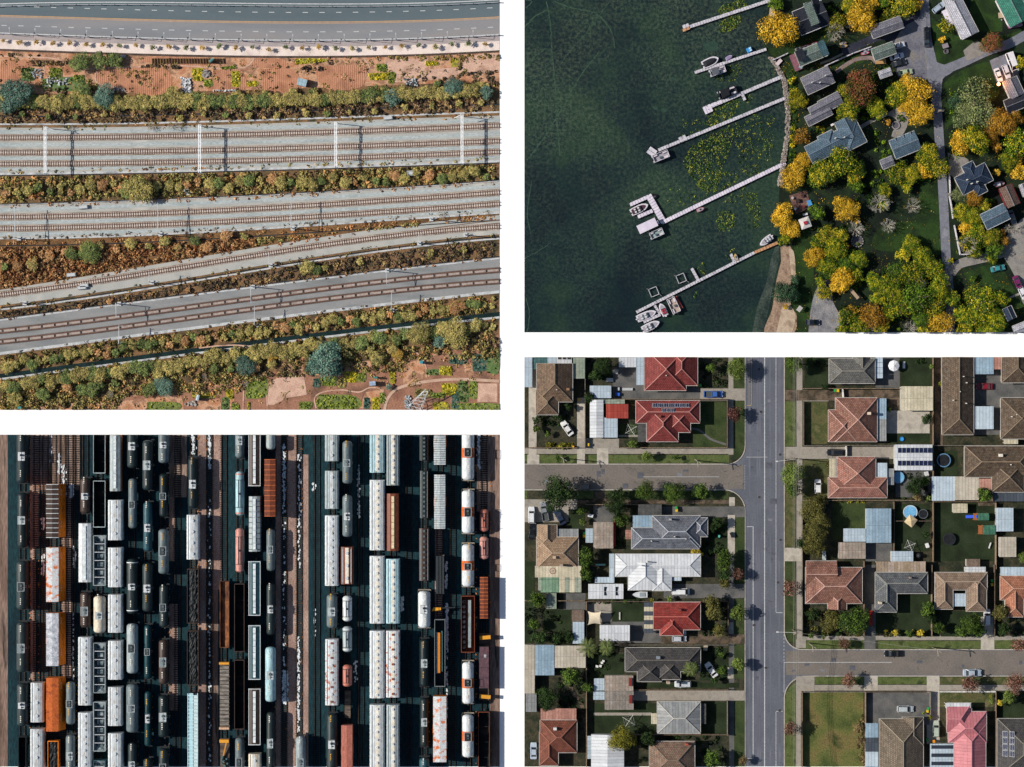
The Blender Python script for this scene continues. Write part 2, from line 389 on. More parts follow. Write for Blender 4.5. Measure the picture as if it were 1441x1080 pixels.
def house(name, label, cx, cy, rects, rm, rot=0, cap='#b9b2a8', wall='#b8ad9c', flats=(), chim=(), vents=0, pitch=.5, solar=(), cat='house', rel=False, ze=2.9, gut='#c9c6c0', capw=.2):
    """rects: (x0,y0,x1,y1,axis,endA,endB[,z]) in photo pixels, absolute when rot == 0 and not rel"""
    t = root(name, cx, cy, rot, ze + .8, .1); tag(t, label, cat)
    def L(x, y): return ((x - (0 if rel else cx)) * S, -(y - (0 if rel else cy)) * S)
    w = B(); rb = B(); caps = []; eaves = []; big = None
    for i, q in enumerate(rects):
        x0, y1 = L(q[0], q[1]); x1, y0 = L(q[2], q[3]); z = ze + .013 * i + (q[7] if len(q) > 7 else 0)
        ins = .45; w.box((x0 + x1) / 2, (y0 + y1) / 2, 0, x1 - x0 - 2 * ins - .01 * i, y1 - y0 - 2 * ins - .01 * i, z - .16)
        ea, eb = q[5], q[6]
        if q[4] == 'y': ea, eb = eb, ea     # given north end first
        eaves += roof_rect(rb, caps, x0, y0, x1, y1, z, pitch, q[4], ea, eb)
    w.build('wall', M('brick_' + wall, [alb(wall, .7), alb(wall, .95)], 1.2, 5, .2), t)
    ro = rb.build('roof', rm, t, uv=True)
    if cap:
        c = B(); [c.bar(a + Vector((0, 0, .05)), b_ + Vector((0, 0, .05)), capw, .12) for a, b_ in caps]; c.build('ridge_cap', C(cap, .7, .85), ro)
    g = B(); [g.bar(a, b_, .13, .12) for a, b_ in eaves]; g.build('gutter', C(gut, .5, .8), ro)
    for (x, y, s_, col) in chim:
        a, b_ = L(x, y); B().box(a, b_, ze, s_, s_ * .8, 2.3).build('chimney', C(col, .8), ro)
    for k in range(vents):
        q = rects[0]; a, b_ = L(R(q[0] * .75 + q[2] * .25, q[2] * .8 + q[0] * .2), R(q[1] * .7 + q[3] * .3, q[3] * .7 + q[1] * .3)); B().cyl(a, b_, ze + .3, .16, 2.2, 8).build('vent', C('#c8c6c0', .6), ro)
    for k, q in enumerate(flats):       # flat annexes: (x0,y0,x1,y1,mat,z,name)
        x0, y1 = L(q[0], q[1]); x1, y0 = L(q[2], q[3]); z = (q[5] if len(q) > 5 else 2.5) + .011 * k; nm = q[6] if len(q) > 6 else 'flat_roof'
        B().prism([(x0, y0), (x1, y0), (x1, y1), (x0, y1)], z - .12, z).build(nm, q[4], t, uv=True)
        p_ = B(); [p_.box(a, b_, 0, .16, .16, z - .13) for a in (x0 + .3, x1 - .3) for b_ in (y0 + .3, y1 - .3)]; p_.build('posts', C('#b5aea2', .7), t)
    for q in solar:                     # (x, y, z, dx, dy) tilted panels
        a, b_ = L(q[0], q[1]); o = B(); o.mi = 0; o.box(0, 0, 0, q[3] * S - .1, q[4] * S - .08, .06); o.mi = 1
        o.box(0, 0, .07, q[3] * S - .22, q[4] * S - .2, .03)
        for j in (-1, 1): o.mi = 0; o.box(j * q[3] * S * .17, 0, .12, .04, q[4] * S - .2, .02)
        s_ = o.build('solar_panel', [C('#c9ccd0', .4), M('solar_cell', [alb('#141b33'), alb('#1d2747')], 2, 4, .2, .5, spec=.2)], t); s_.location = (a, b_, q[2]); s_.rotation_euler = (math.radians(q[5] if len(q) > 5 else 0), math.radians(q[6] if len(q) > 6 else 0), 0)
    return t
def shed(label, x0, y0, x1, y1, rm, z=2.4, name='shed', cat='shed', gable=None, rot=0, wall='#a9a79f', sky=()):
    cx, cy = (x0 + x1) / 2, (y0 + y1) / 2; t = root(name, cx, cy, rot, z, .1); tag(t, label, cat)
    hx, hy = (x1 - x0) * S / 2, (y1 - y0) * S / 2
    B().box(0, 0, 0, 2 * hx - .3, 2 * hy - .3, z - .1).build('wall', C(wall, .7), t)
    if gable:
        b = B(); roof_rect(b, [], -hx, -hy, hx, hy, z, .18, gable, 'g', 'g'); r_ = b.build('roof', rm, t, uv=True)
    else:
        b = B(); b.loft([[(-hx, y, z - .12), (hx, y, z - .22), (hx, y, z - .1), (-hx, y, z)] for y in (-hy, hy)]); r_ = b.build('roof', rm, t, uv=True)
    for (a, b_, c_, d_) in sky:
        B().box((( a + c_) / 2 - cx) * S, -((b_ + d_) / 2 - cy) * S, z - .08, (c_ - a) * S, (d_ - b_) * S, .45 if gable else .12).build('skylight', M('dark_sheet', ['#10161c', '#1d262e'], 1, 3, .2, .4), t)
    B().box(0, -hy + .12, .1, min(1.4, hx), .08, 1.9).build('door', C('#7d8487', .6), t)
    return t
GLASS = None
def car(px, py, ang, label, col, kind='sedan', sc=1.0, cat='car', z=.15):
    """ang: direction the bonnet points, degrees counter-clockwise from the photo's right"""
    t = root({'sedan': 'parked_car', 'hatch': 'parked_car', 'wagon': 'parked_car', 'suv': 'parked_car', 'pickup': 'pickup_truck', 'van': 'parked_van'}[kind], px, py, ang, .8, z); tag(t, label, cat, 'cars parked in the streets and drives'); t.scale = (sc, sc, sc)
    gl = M('car_glass', [(.012, .015, .02), (.02, .025, .03)], 1, 2, .1, .12, spec=.6)
    pm = M('car_' + col, [alb(col, .75), alb(col, .85)], 1, 2, .05, .28, spec=.6)
    L = {'sedan': 4.7, 'hatch': 4.1, 'wagon': 4.7, 'suv': 4.7, 'pickup': 5.3, 'van': 5.0}[kind]; W = 1.85; a = L / 2
    def ring(x, w, z0, z1, r=.12): return [(x, -w, z0), (x, w, z0), (x, w, z1 - r), (x, w - r, z1), (x, -w + r, z1), (x, -w, z1 - r)]
    hw = W / 2; zb = .95 if kind in ('suv', 'van', 'pickup') else .85
    secs = [(-a, .8, .4, zb - .2), (-a + .12, .93, .3, zb - .02), (-a + .6, 1, .28, zb), (-.2, 1, .28, zb + .03), (a - 1.3, 1, .28, zb), (a - .5, .96, .28, zb - .1), (a - .12, .86, .3, zb - .2), (a, .66, .38, zb - .32)]
    b = B()
    if kind == 'pickup':
        s2 = secs[3:]; s2[0] = (-.35, 1, .28, zb + .03); b.loft([ring(x, hw * w, z0, z1) for x, w, z0, z1 in s2]); b.box(-a / 2 - .25, 0, .3, a - .3, W - .06, .3)
        b.build('body', pm, t); q = B()
        for sy in (-1, 1): q.box((-a - .35) / 2, sy * (hw - .07), .6, a - .36, .12, .42)
        q.box(-a + .05, 0, .6, .1, W - .3, .4); q.box(-.42, 0, .6, .1, W - .3, .45); q.build('tray_side', pm, t); B().box((-a - .35) / 2, 0, .6, a - .55, W - .3, .05).build('tray', C('#4a4f50', .7), t)
    else: b.loft([ring(x, hw * w, z0, z1) for x, w, z0, z1 in secs]); b.build('body', pm, t)
    c0, c1, r0, r1, zr = {'sedan': (-1.65, 1.15, -.95, .45, 1.42), 'hatch': (-1.95, 1.1, -1.6, .4, 1.48), 'wagon': (-2.2, 1.1, -1.95, .4, 1.5), 'suv': (-2.2, 1.15, -1.95, .5, 1.72), 'pickup': (-.35, 1.5, -.2, .85, 1.68), 'van': (-2.4, 1.95, -2.3, 1.15, 1.95)}[kind]
    z0 = zb + .0
    B().add([(c0, -hw + .08, z0 - .03), (c1, -hw + .12, z0 - .08), (c1, hw - .12, z0 - .08), (c0, hw - .08, z0 - .03), (r0, -hw + .26, zr), (r1, -hw + .28, zr), (r1, hw - .28, zr), (r0, hw - .26, zr)],
            [(0, 1, 5, 4), (1, 2, 6, 5), (2, 3, 7, 6), (3, 0, 4, 7), (4, 5, 6, 7)]).build('windows', gl, t)
    B().prism([(r0 - .04, -hw + .25), (r1 + .02, -hw + .28), (r1 + .06, -.3), (r1 + .06, .3), (r1 + .02, hw - .28), (r0 - .04, hw - .25)], zr - .03, zr + .05, .06).build('roof', pm, t)
    p_ = B()
    for sy in (-1, 1): p_.bar((c0, sy * (hw - .09), z0), (r0, sy * (hw - .27), zr), .09); p_.bar((c1, sy * (hw - .13), z0 - .05), (r1, sy * (hw - .29), zr), .08); p_.bar(((r0 + r1) / 2, sy * (hw - .09), z0), ((r0 + r1) / 2, sy * (hw - .27), zr), .1)
    p_.build('pillars', pm, t)
    for sx in (-a + .85, a - .9):
        for sy in (-1, 1):
            w = B().tube([(sx, sy * (hw - .22), .32), (sx, sy * (hw + .0), .32)], .33, 12).build('wheel', C('#1c1d1f', .7), t); B().tube([(sx, sy * (hw - .03), .32), (sx, sy * (hw + .02), .32)], .19, 8).build('rim', C('#9ea2a6', .4), w)
    for sy in (-1, 1):
        B().box(a - .18, sy * hw * .62, zb - .36, .28, .36, .14).build('headlight', C('#e6eaee', .2), t); B().box(-a + .06, sy * hw * .72, zb - .3, .1, .3, .16).build('tail_light', C('#a02020', .3), t)
        B().box(c1 - .35, sy * (hw + .08), zb - .02, .12, .2, .14).build('mirror', pm, t)
    return t
def fence(pts, label, col='#6b5a49', h=1.7, w=.1, name='fence', cat='fence', z=.1, posts=True):
    p0 = P(*pts[0]); t = bpy.data.objects.new(name, None); SC.collection.objects.link(t); t.location = (p0.x, p0.y, z); tag(t, label, cat)
    b = B(); q = B(); W = [P(*p) - p0 for p in pts]
    for a, c_ in zip(W, W[1:]):
        d = (c_ - a); n = max(1, int(d.length / 2.4))
        b.bar((a.x, a.y, h / 2), (c_.x, c_.y, h / 2), w, h - .08)
        b.bar((a.x, a.y, h - .02), (c_.x, c_.y, h - .02), w + .08, .05)
        for k in range(n + 1): e = a + d * k / n; q.box(e.x, e.y, 0, .17, .17, h + .08)
    m = M('fence_' + col, [alb(col, .6), alb(col, .95)], 1.2, 4, .25)
    b.build('panel', m, t); q.build('posts', m, t); return t
# =====================================================  upper left plot: railways between hedges
CUR[0] = 1
def cv(*pts):
    """smooth y(x) through (x,y) points, sampled every 14 px"""
    xs = [p[0] for p in pts]; ys = [p[1] for p in pts]; co = np.polyfit(xs, ys, min(len(pts) - 1, 3)); return [(x, float(np.polyval(co, x))) for x in range(-12, 720, 12)]
def sh(c, dy): return [(x, y + dy) for x, y in c]
def between(a, b_): return a + b_[::-1]
SOIL = M('orange_soil', ['#98684e', '#b07c5c', '#c09678', '#8a6650', '#b08468'], .25, 2.6, .3); SOILD = M('brown_soil', tn(['#6a4a3c', '#7f5c4a', '#5c4438'], 1.2, 1), .15, 2.4, .3); SOILP = M('pale_soil', tn(['#a08070', '#b39482', '#917262'], 1.12, 1), .2, 2.4, .2)
BAND = M('embankment_ground', tn(['#332c20', '#4a3c2a', '#5c4530', '#2a2a1e'], 1.4, 1), .15, 2.5, .4); BAL = M('ballast', tn(['#80807c', '#95948f', '#8b8c88', '#a09e98'], 1.15, 1), .08, 4.5, .18); BALD = M('slab_concrete', tn(['#666868', '#747677', '#7c7c7c', '#6c6e70'], 1.12, 1), .12, 3, .12, stretch=(.4, 2, 1)); PALE = M('pale_concrete', tn(['#8f9294', '#a9abac', '#7a7e80'], 1.12, 1), .3, 3, .2)
sheet('ground', base(1, None), SOIL, .02)
CROPBED = {}
def crop(pts, m, n, leaf, z):
    cols = {'leaf_mustard': ['#8a8430', '#a89c38', '#6c6c34'], 'leaf_crop_green': ['#5c6c34', '#7c8444', '#4c5a30'], 'leaf_teal': ['#2c4c44', '#3c5c50'], 'leaf_hedge_green': ['#4c6438', '#5c7444'], 'leaf_hedge_olive': ['#5c5838', '#7c7048']}.get(m.name, ['#5c4c3c', '#6c5844'])
    cx = sum(p[0] for p in pts) / len(pts); cy = sum(p[1] for p in pts) / len(pts); q = sm([(cx + (x - cx) * R(.85, 1.1), cy + (y - cy) * R(.85, 1.1)) for x, y in pts] , 4)
    sheet('crop_bed', q, M('bed_' + m.name, cols + ['#9a7460'], .9, 3, .3, lo=.3, hi=.75), z + .03, 'stuff'); scrub('crops', None, pts, m, n, leaf, .35, .35, z + .03, 14)
HT = cv((1, 7), (180, 4), (360, 7), (540, 6), (703, 1)); L2 = cv((1, 22), (180, 27), (360, 31), (440, 31), (703, 24)); LB = cv((1, 47), (180, 53), (360, 57), (520, 56), (703, 49))
A1 = M('tar_blue', ['#556268', '#5f6c72'], .08, 3, .06, stretch=(.3, 2, 1)); A2 = M('tar_grey', ['#76787c', '#808286', '#8a8788'], .08, 3, .06, stretch=(.3, 2, 1)); PV = M('pink_pavement', ['#9b9292', '#a89e9d'], .3, 3, .1); PVP = M('pale_pavement', tn(['#c0b2aa', '#cdbfb7', '#b5a69e'], 1.1, 1), .2, 3, .1)
sheet('highway', [(-12, -10), (720, -10)] + L2[::-1], A1, .04); sheet('highway', between(L2, LB), A2, .045); sheet('pavement', between(LB, sh(LB, 9)), PV, .06); sheet('pavement', between(sh(LB, 9), sh(LB, 22)), PVP, .066)
sheet('ditch', between(sh(LB, 22), sh(LB, 25)), M('ditch', ['#3a3430', '#5c4a42'], .4), .05)
WHT = M('lane_paint', ['#c9cbcc', '#b5b8ba'], 1, 3, .1); YEL = M('orange_paint', ['#c09a70', '#b08a66'], 1, 3, .1)
ribbon('road_marking', L2, 1.1, YEL, .052); ribbon('road_marking', sh(L2, 1.9), .8, YEL, .052); ribbon('road_marking', sh(LB, -.3), 1.2, WHT, .056); ribbon('road_marking', sh(HT, -1), 1.2, WHT, .053)
def yat(c, x): return float(np.interp(x, [p[0] for p in c], [p[1] for p in c]))
for off, ph in ((-13.3, 5), (14, 6)):
    for k in range(31):
        x = ph + k * 23.6 - 4
        if not (0 < x < 700): continue
        dx = 7.5; c = L2; ribbon('lane_marking', [(x, yat(c, x) + off), (x + dx, yat(c, x + dx) + off)], .9, WHT, .054)
for i in range(2): # crash barriers
    c = sh(LB, 1) if i == 0 else sh(HT, 3); t = bpy.data.objects.new('crash_barrier', None); SC.collection.objects.link(t); o = P(350, c[30][1]); t.location = o; tag(t, ['steel crash barrier along the near edge of the highway', 'steel crash barrier on the far edge of the highway'][i], 'barrier')
    b = B(); q = B(); W = [P(*p) - o for p in c]
    for a, d in zip(W, W[1:]): b.bar((a.x, a.y, .7), (d.x, d.y, .7), .12, .3)
    for x in range(0, 703, 18): p = P(x, yat(c, x)) - o; q.box(p.x, p.y, 0, .15, .3, .9)
    b.build('rail', C('#b9bcc0', .4), t); q.build('posts', C('#55585c', .5), t)
OLV = leafmat('leaf_hedge_olive', tn(['#2c3018', '#66663a', '#92884c', '#aa985e'], 1.14, 1)); OLG = leafmat('leaf_hedge_green', tn(['#1e2a1a', '#44542c', '#6e7840'], 1.25, 0.92)); TEAL = leafmat('leaf_teal', tn(['#20322c', '#3c564c', '#5e7868'], 1.25, 0.92)); BRN = leafmat('leaf_brown_scrub', tn(['#2e2a1c', '#5a5030', '#7c7040', '#66683a', '#946c44'], 1.45, 0.92)); BRO = leafmat('leaf_rust_scrub', tn(['#4a3020', '#8c5834', '#a8703c', '#6c5c34', '#b08050'], 1.3, .78)); BRP = leafmat('leaf_dark_scrub', tn(['#241f1e', '#3c342c', '#544c34', '#5c443c', '#7c6840'], 1.45, 0.92)); YLW = leafmat('leaf_mustard', tn(['#6c7020', '#a09420', '#b8a82c'], 1.25, 0.92)); LIME = leafmat('leaf_crop_green', tn(['#4c5c24', '#6c7c2c', '#8c9034'], 1.25, 0.92)); ORG = leafmat('leaf_small_orange', tn(['#5c4420', '#a07830', '#8c7c38'], 1.25, 0.92))
LM[1] = [(x, y, p) for x, y, p in ((60, 95, 'the left garden plots'), (180, 110, 'the wide tilled plot'), (262, 120, 'the white debris heap'), (410, 115, 'the tiny blue roofed hut'), (480, 108, 'the big oval soil field'), (530, 110, 'the yellow flower patch'), (62, 210, 'the leftmost gantry'), (280, 205, 'the second gantry'), (472, 205, 'the third gantry'), (650, 200, 'the rightmost gantry'), (175, 450, 'the first mast pair'), (358, 430, 'the middle mast pair'), (545, 400, 'the right mast pair'), (400, 545, 'the pale scalloped field'), (300, 565, 'the lower white hut'), (610, 540, 'the curving dirt path'), (590, 565, 'the lattice pylon'))]
for i in range(31):
    x = 4 + i * 23.4
    if x > 700: break
    y = yat(LB, x) + R(9, 13); tree(x, y, R(4, 5.6), random.choice([ORG, ORG, OLG, OLV]), f'small {"orange brown" if i % 3 else "green"} roadside tree, {ORD[i]} from the left along the highway', 'street_tree', 'street tree', style='airy', hz=.9, group='young trees beside the highway')
for i in range(20):
    x = 18 + i * 36
    if x > 680: break
    t = root('street_lamp', x, yat(LB, x) + 2, 0, 0, .05); tag(t, f'thin grey street lamp, {ORD[i]} from the left along the highway kerb', 'street lamp', 'lamps along the highway'); B().cyl(0, 0, 0, .09, 4, 6, .06).build('post', C('#8a8e92', .5), t); B().bar((0, 0, 4), (0, 1.1, 4.2), .08).box(0, 1.2, 4.15, .25, .5, .1).build('lamp_head', C('#c0c4c8', .4), t)
# gardens above the hedge
TIL = M('tilled_soil', ['#a06e54', '#b48064', '#94664e'], .2, 2.5, .15)
_m, _n_, _l_, _b_ = None, TIL.node_tree.nodes, TIL.node_tree.links, TIL.node_tree.nodes['Principled BSDF']
_w = _n_.new('ShaderNodeTexWave'); _w.inputs['Scale'].default_value = .55; _w.inputs['Distortion'].default_value = 1; _tc = _n_.new('ShaderNodeTexCoord'); _l_.new(_tc.outputs['Object'], _w.inputs['Vector'])
_bp = _n_.new('ShaderNodeBump'); _bp.inputs['Strength'].default_value = .22; _bp.inputs['Distance'].default_value = .25; _l_.new(_w.outputs['Fac'], _bp.inputs['Height']); _l_.new(_bp.outputs[0], _b_.inputs['Normal'])
def plot(pts, m, z=.05, nm='soil_plot', s=True): sheet(nm, sm(pts + [pts[0]], 5)[:-1] if s else pts, m, z + R(0, .004))
plot([(2, 86), (36, 86), (40, 112), (2, 118)], TIL); plot([(137, 98), (232, 97), (236, 132), (200, 134), (165, 122), (138, 116)], TIL); plot([(300, 98), (338, 98), (344, 126), (304, 128)], TIL); plot([(368, 98), (414, 98), (420, 128), (374, 130)], TIL); plot([(450, 94), (510, 92), (515, 110), (505, 124), (465, 127), (447, 112)], TIL, .056); plot([(205, 80), (292, 82), (300, 92), (206, 88)], TIL); plot([(545, 84), (600, 84), (596, 98), (548, 99)], SOILP); plot([(552, 102), (640, 96), (645, 108), (555, 116)], SOILP); plot([(655, 80), (703, 76), (703, 100), (652, 104)], SOILP); plot([(360, 82), (398, 84), (402, 96), (356, 94)], TIL)
for p_ in ([(0, 79), (70, 82), (95, 88), (110, 100), (130, 97), (200, 94), (240, 92), (300, 96)], [(136, 98), (136, 116), (162, 124)], [(300, 97), (344, 95), (358, 82)], [(512, 82), (520, 96), (512, 112)], [(60, 88), (64, 108)], [(545, 84), (544, 100), (600, 98)]): ribbon('garden_path', sm(p_), 1.8, SOILP, .07)
for p_, m, n, l_ in (([(70, 96), (86, 96), (86, 112), (70, 112)], LIME, 500, .2), ([(30, 96), (48, 96), (48, 113), (30, 113)], OLG, 500, .25), ([(103, 106), (118, 106), (118, 116), (103, 116)], LIME, 350, .2), ([(158, 98), (172, 98), (210, 100), (205, 122), (190, 122), (162, 104)], OLV, 420, .16), ([(270, 97), (286, 97), (286, 114), (272, 114)], YLW, 500, .2), ([(286, 112), (298, 112), (298, 122), (287, 122)], LIME, 260, .2), ([(324, 100), (336, 100), (338, 122), (326, 122)], YLW, 450, .2), ([(347, 114), (362, 114), (362, 122), (348, 122)], YLW, 300, .2), ([(310, 95), (330, 93), (334, 97), (312, 98)], LIME, 250, .2), ([(414, 83), (458, 83), (455, 88), (416, 91)], YLW, 600, .18), ([(518, 104), (546, 103), (546, 113), (520, 113)], YLW, 900, .18), ([(530, 91), (544, 91), (544, 101), (530, 101)], LIME, 350, .2), ([(547, 102), (556, 102), (554, 118), (546, 118)], LIME, 350, .2), ([(598, 85), (616, 87), (616, 93), (598, 93)], YLW, 350, .18), ([(634, 82), (645, 82), (643, 94), (634, 94)], YLW, 60, .2), ([(118, 112), (136, 112), (138, 128), (112, 128)], OLV, 250, .25), ([(40, 85), (95, 86), (95, 92), (45, 94)], BRP, 700, .25), ([(180, 90), (240, 88), (262, 96), (244, 98), (200, 96)], BRP, 400, .25), ([(440, 88), (470, 84), (470, 95), (435, 105), (420, 98)], BRP, 500, .25), ([(540, 80), (703, 74), (703, 84), (560, 86)], BRN, 700, .25), ([(0, 74), (60, 78), (60, 81), (0, 80)], BRP, 250, .25), ([(646, 78), (660, 78), (656, 104), (646, 104)], BRN, 400, .25), ([(0, 112), (60, 118), (120, 128), (200, 134), (300, 136), (300, 142), (0, 140)], BRP, 1500, .28), ([(60, 112), (110, 110), (120, 128), (60, 128)], OLG, 400, .25), ([(570, 108), (640, 104), (700, 98), (703, 120), (570, 124)], BRP, 900, .28), ([(330, 126), (420, 130), (420, 134), (330, 134)], BRP, 300, .25)):
    (crop if m in (YLW, LIME, OLG) else (lambda p, m_, n_, l2, z: scrub('weeds', None, p, m_, int(n_ * 1.5), l2, .35, .6, z)))(p_, m, n, l_, .06)
for k in range(14): x = 18 + k; 
for k in range(26): # bean rows on the ledge
    x = 214 + k * 4; b = B(); p, q = P(x, 82.5), P(x + .5, 90); b.bar((p.x, p.y, .3), (q.x, q.y, .3), .14, .4); tag(b.build('crop_row', M('dry_crop', ['#6c5a3c', '#8a7450'], 1)), None, kind='stuff')
def rubble(nm, lb, px, py, w, h, cols, n, cat, sz=.8):
    t = root(nm, px, py, 0, 0, .06); tag(t, lb, cat)
    for j, c in enumerate(cols):
        b = B()
        for _ in range(n): b.box(R(-w, w) * S, R(-h, h) * S, R(0, .3), R(.2, sz), R(.15, sz * .7), R(.06, .3), R(0, 3))
        b.build('sheet_metal' if j == 0 else 'plank_pile', C(c, .7), t)
rubble('debris_heap', 'heap of white and grey debris at the hedge below the gardens', 262, 120, 7, 10, ['#b8bcc0', '#7d7f82', '#dcdde0'], 38, 'debris'); rubble('debris_heap', 'scattered white scraps in the left garden plots', 80, 116, 16, 6, ['#c9cdd0', '#8f9294'], 26, 'debris', .6); rubble('debris_heap', 'small pile of pale boards by the wide tilled plot', 168, 126, 8, 3, ['#c0c4c6', '#8c8a86'], 12, 'debris', .5); rubble('debris_heap', 'dark and white junk beside the hedge near the pale soil', 578, 116, 9, 5, ['#3f4a50', '#b9c0c4'], 24, 'debris', .7); rubble('debris_heap', 'grey sacks among bushes beside the left path', 50, 104, 8, 6, ['#a8adb2', '#85898c'], 18, 'debris', .6); rubble('debris_heap', 'pale grey heap right of the yellow crop', 290, 104, 5, 5, ['#8f8a88', '#a39a96'], 26, 'debris', .7); rubble('debris_heap', 'short row of white sacks along the field edge', 318, 128, 18, 1.2, ['#d0d4d6', '#9ea2a6'], 14, 'debris', .5); rubble('debris_heap', 'white scraps by the upper ditch above the wide plot', 172, 80, 5, 1.5, ['#d8dadc', '#a0a4a8'], 10, 'debris', .5)
def hut(px, py, rot, w, d, lb, col):
    t = root('garden_hut', px, py, rot, 2, .05); tag(t, lb, 'hut'); B().box(0, 0, 0, w * S * .9, d * S * .9, 1.8).build('wall', C('#8a8078', .8), t); b = B(); roof_rect(b, [], -w * S / 2, -d * S / 2, w * S / 2, d * S / 2, 1.85, .2, 'x', 'g', 'g'); b.build('roof', roofmat('hut_' + col, [alb(col, .75), alb(col, .85)], 'metal', .1), t, uv=True); B().box(0, -d * S * .45 - .02, .05, .6, .06, 1.5).build('door', C('#5f5850', .7), t)
hut(425, 116, -15, 13, 10, 'pale blue roofed hut between the tilled fields', '#a8c4cf'); hut(297, 85, 40, 7, 3, 'narrow teal cover on the field ledge', '#5f9a98'); hut(524, 540, 5, 9, 6, 'blue and white hut among lower plots', '#a8bcd4'); hut(278, 560, 75, 8, 4, 'tiny white hut near the bottom left fields', '#c4d8e4'); hut(528, 531.5, 0, 6, 2.5, 'flat teal cover above the blue and white hut', '#4f9a90'); hut(27, 574, 0, 5, 3, 'small teal shelter at the bottom edge', '#4fa0a0'); hut(593, 510, 0, 4, 4, 'small turquoise tank hut by the curving path', '#3fa8b8')
# tracks and their bands
B1t = cv((1, 180), (172, 179), (345, 175), (520, 169), (703, 163)); B1b = cv((1, 246), (172, 244), (345, 239), (520, 235), (703, 228))
B2t = cv((1, 290), (180, 284), (345, 278), (520, 268), (703, 256)); B2b = cv((1, 337), (180, 333), (345, 325), (520, 313), (703, 301))
B3t = cv((1, 408), (180, 380), (345, 350), (520, 325), (703, 303)); B3b = cv((1, 430), (180, 405), (345, 378), (520, 350), (703, 330))
B4t = cv((1, 449), (172, 428), (345, 403), (520, 384), (703, 362)); B4b = cv((1, 499), (172, 478), (345, 452), (520, 434), (703, 412))
sheet('embankment', between(sh(B1t, -60 + 12), B1t), BAND, .034); sheet('embankment', between(B1b, B2t), BAND, .036); sheet('embankment', between(B2b, B3t), M('embankment_rust', ['#4a3826', '#6c5034', '#7c5c3c', '#3a3222'], .15, 2.5, .4), .038); sheet('embankment', between(B3b, B4t), BAND, .04); sheet('embankment', between(B4b, sh(B4b, 75)), BAND, .034)
sheet('track_bed', between(B1t, B1b), BAL, .06); sheet('track_bed', between(B2t, B2b), BAL, .064); sheet('track_bed', between(B3t, B3b), BAL, .068); sheet('viaduct_deck', between(B4t, B4b), BALD, .072)
for c_ in (cv((1, 204), (345, 200.5), (703, 188)), cv((1, 223), (345, 219), (703, 206)), cv((1, 314), (345, 303), (703, 279)), sh(B1t, 6), sh(B2t, 6), sh(B2b, -7), sh(B1b, -8)): ribbon('ballast_strip', c_, 5, M('blue_ballast', ['#8f9a9c', '#a8b0b0', '#98a0a0'], .3, 4.5, .25, stretch=(.25, 1, 1)), .088)
for c, w, z in ((sh(B1b, -1), 3.2, .09), (sh(B1t, -5), 2.4, .06), (sh(B2b, -1), 2.2, .09), (sh(B3b, 6), 2.2, .07), (sh(B4b, -1.5), 4, .1), (sh(B4t, 1.5), 2, .1), (sh(B2t, -1), 1, .09)): ribbon('concrete_wall', c, w, PALE, z)
for c, w in ((sh(B2b, 9), 1.4), (sh(B3b, 3.5), 1.6), (sh(B1t, -16), 2), (sh(B2t, -2), 1.6), (sh(B4t, -1), 1.4), (sh(B3b, 13), 1.2), (sh(B1b, 1.6), 1.4)): ribbon('drainage_ditch', c, w, M('ditch_dark', ['#1c242a', '#2c353c'], .5), .075)
RR = M('rail_brown', ['#5c4840', '#74584c'], .5, 3, .2, .5); SLP = M('pale_sleeper', ['#b5a79e', '#c9bcb3', '#a39488'], .8, 4, .15)
def rail_line(c, label, g=4.6, sp=3.3, slab=False, h=.1):
    o = P(*c[len(c) // 2]); t = bpy.data.objects.new('railway_track', None); SC.collection.objects.link(t); t.location = (o.x, o.y, h); tag(t, label, 'railway track')
    W = lambda q: [P(*p) - o for p in q]
    if not slab: ribbon('track_bed', c, 10, M('brown_ballast', ['#8a7d72', '#a3958a', '#7a6d63', '#b0a396'], .4, 4.5, .3, stretch=(.3, 1, 1)), h - .008)
    else: ribbon('track_bed', c, 9, M('brown_slab', ['#6c6a6a', '#7c7876'], .4, 4, .2, stretch=(.3, 1, 1)), h - .008)
    for s in (-1, 1):
        b = B(); w = W(sh(c, s * g / 2)); 
        for a, d in zip(w, w[1:]): b.bar((a.x, a.y, .22), (d.x, d.y, .22), .2, .2)
        b.build('rail', RR, t)
        if slab:
            for k_ in (1.45,):
                b = B(); w = W(sh(c, s * g / 2 * k_ + 0)); [b.bar((a.x, a.y, .12), (d.x, d.y, .12), .12, .1) for a, d in zip(w, w[1:])]; b.build('guard_rail', RR, t)
    b = B(); x = -5.0
    while x < 708:
        y = yat(c, x); y2 = yat(c, x + 1); a = math.atan2(-(y2 - y), 1); p = P(x, y) - o
        if slab: b.box(p.x, p.y, .1, 3.1, .62, .1, a)
        else: b.box(p.x, p.y, 0, sp * S * .56, g * S * 1.55, .14, a)
        x += 18.4 if slab else sp
    b.build('slabs' if slab else 'sleepers', SLP if not slab else M('slab_pink', ['#96877f', '#a89a92', '#8a7e78'], .8, 4, .15), t)
    if slab:
        b = B(); x = -5.0
        while x < 708:
            y = yat(c, x); y2 = yat(c, x + 1); a = math.atan2(-(y2 - y), 1); p = P(x, y) - o; b.box(p.x, p.y, .0, .32, g * S * 1.7, .08, a); x += 2.2
        b.build('sleepers', M('dark_sleeper', ['#4a4a4c', '#5c5a5a'], .8), t)
rail_line(cv((1, 194), (172, 192.5), (345, 190), (520, 184), (703, 177)), 'uppermost railway track, furthest from the lower gardens'); rail_line(cv((1, 215), (172, 213.5), (345, 211), (520, 205), (703, 199)), 'second railway track from the top, middle of three'); rail_line(cv((1, 231), (172, 229.5), (345, 226.5), (520, 221), (703, 214)), 'third railway track from the top, lowest of the gantry tracks')
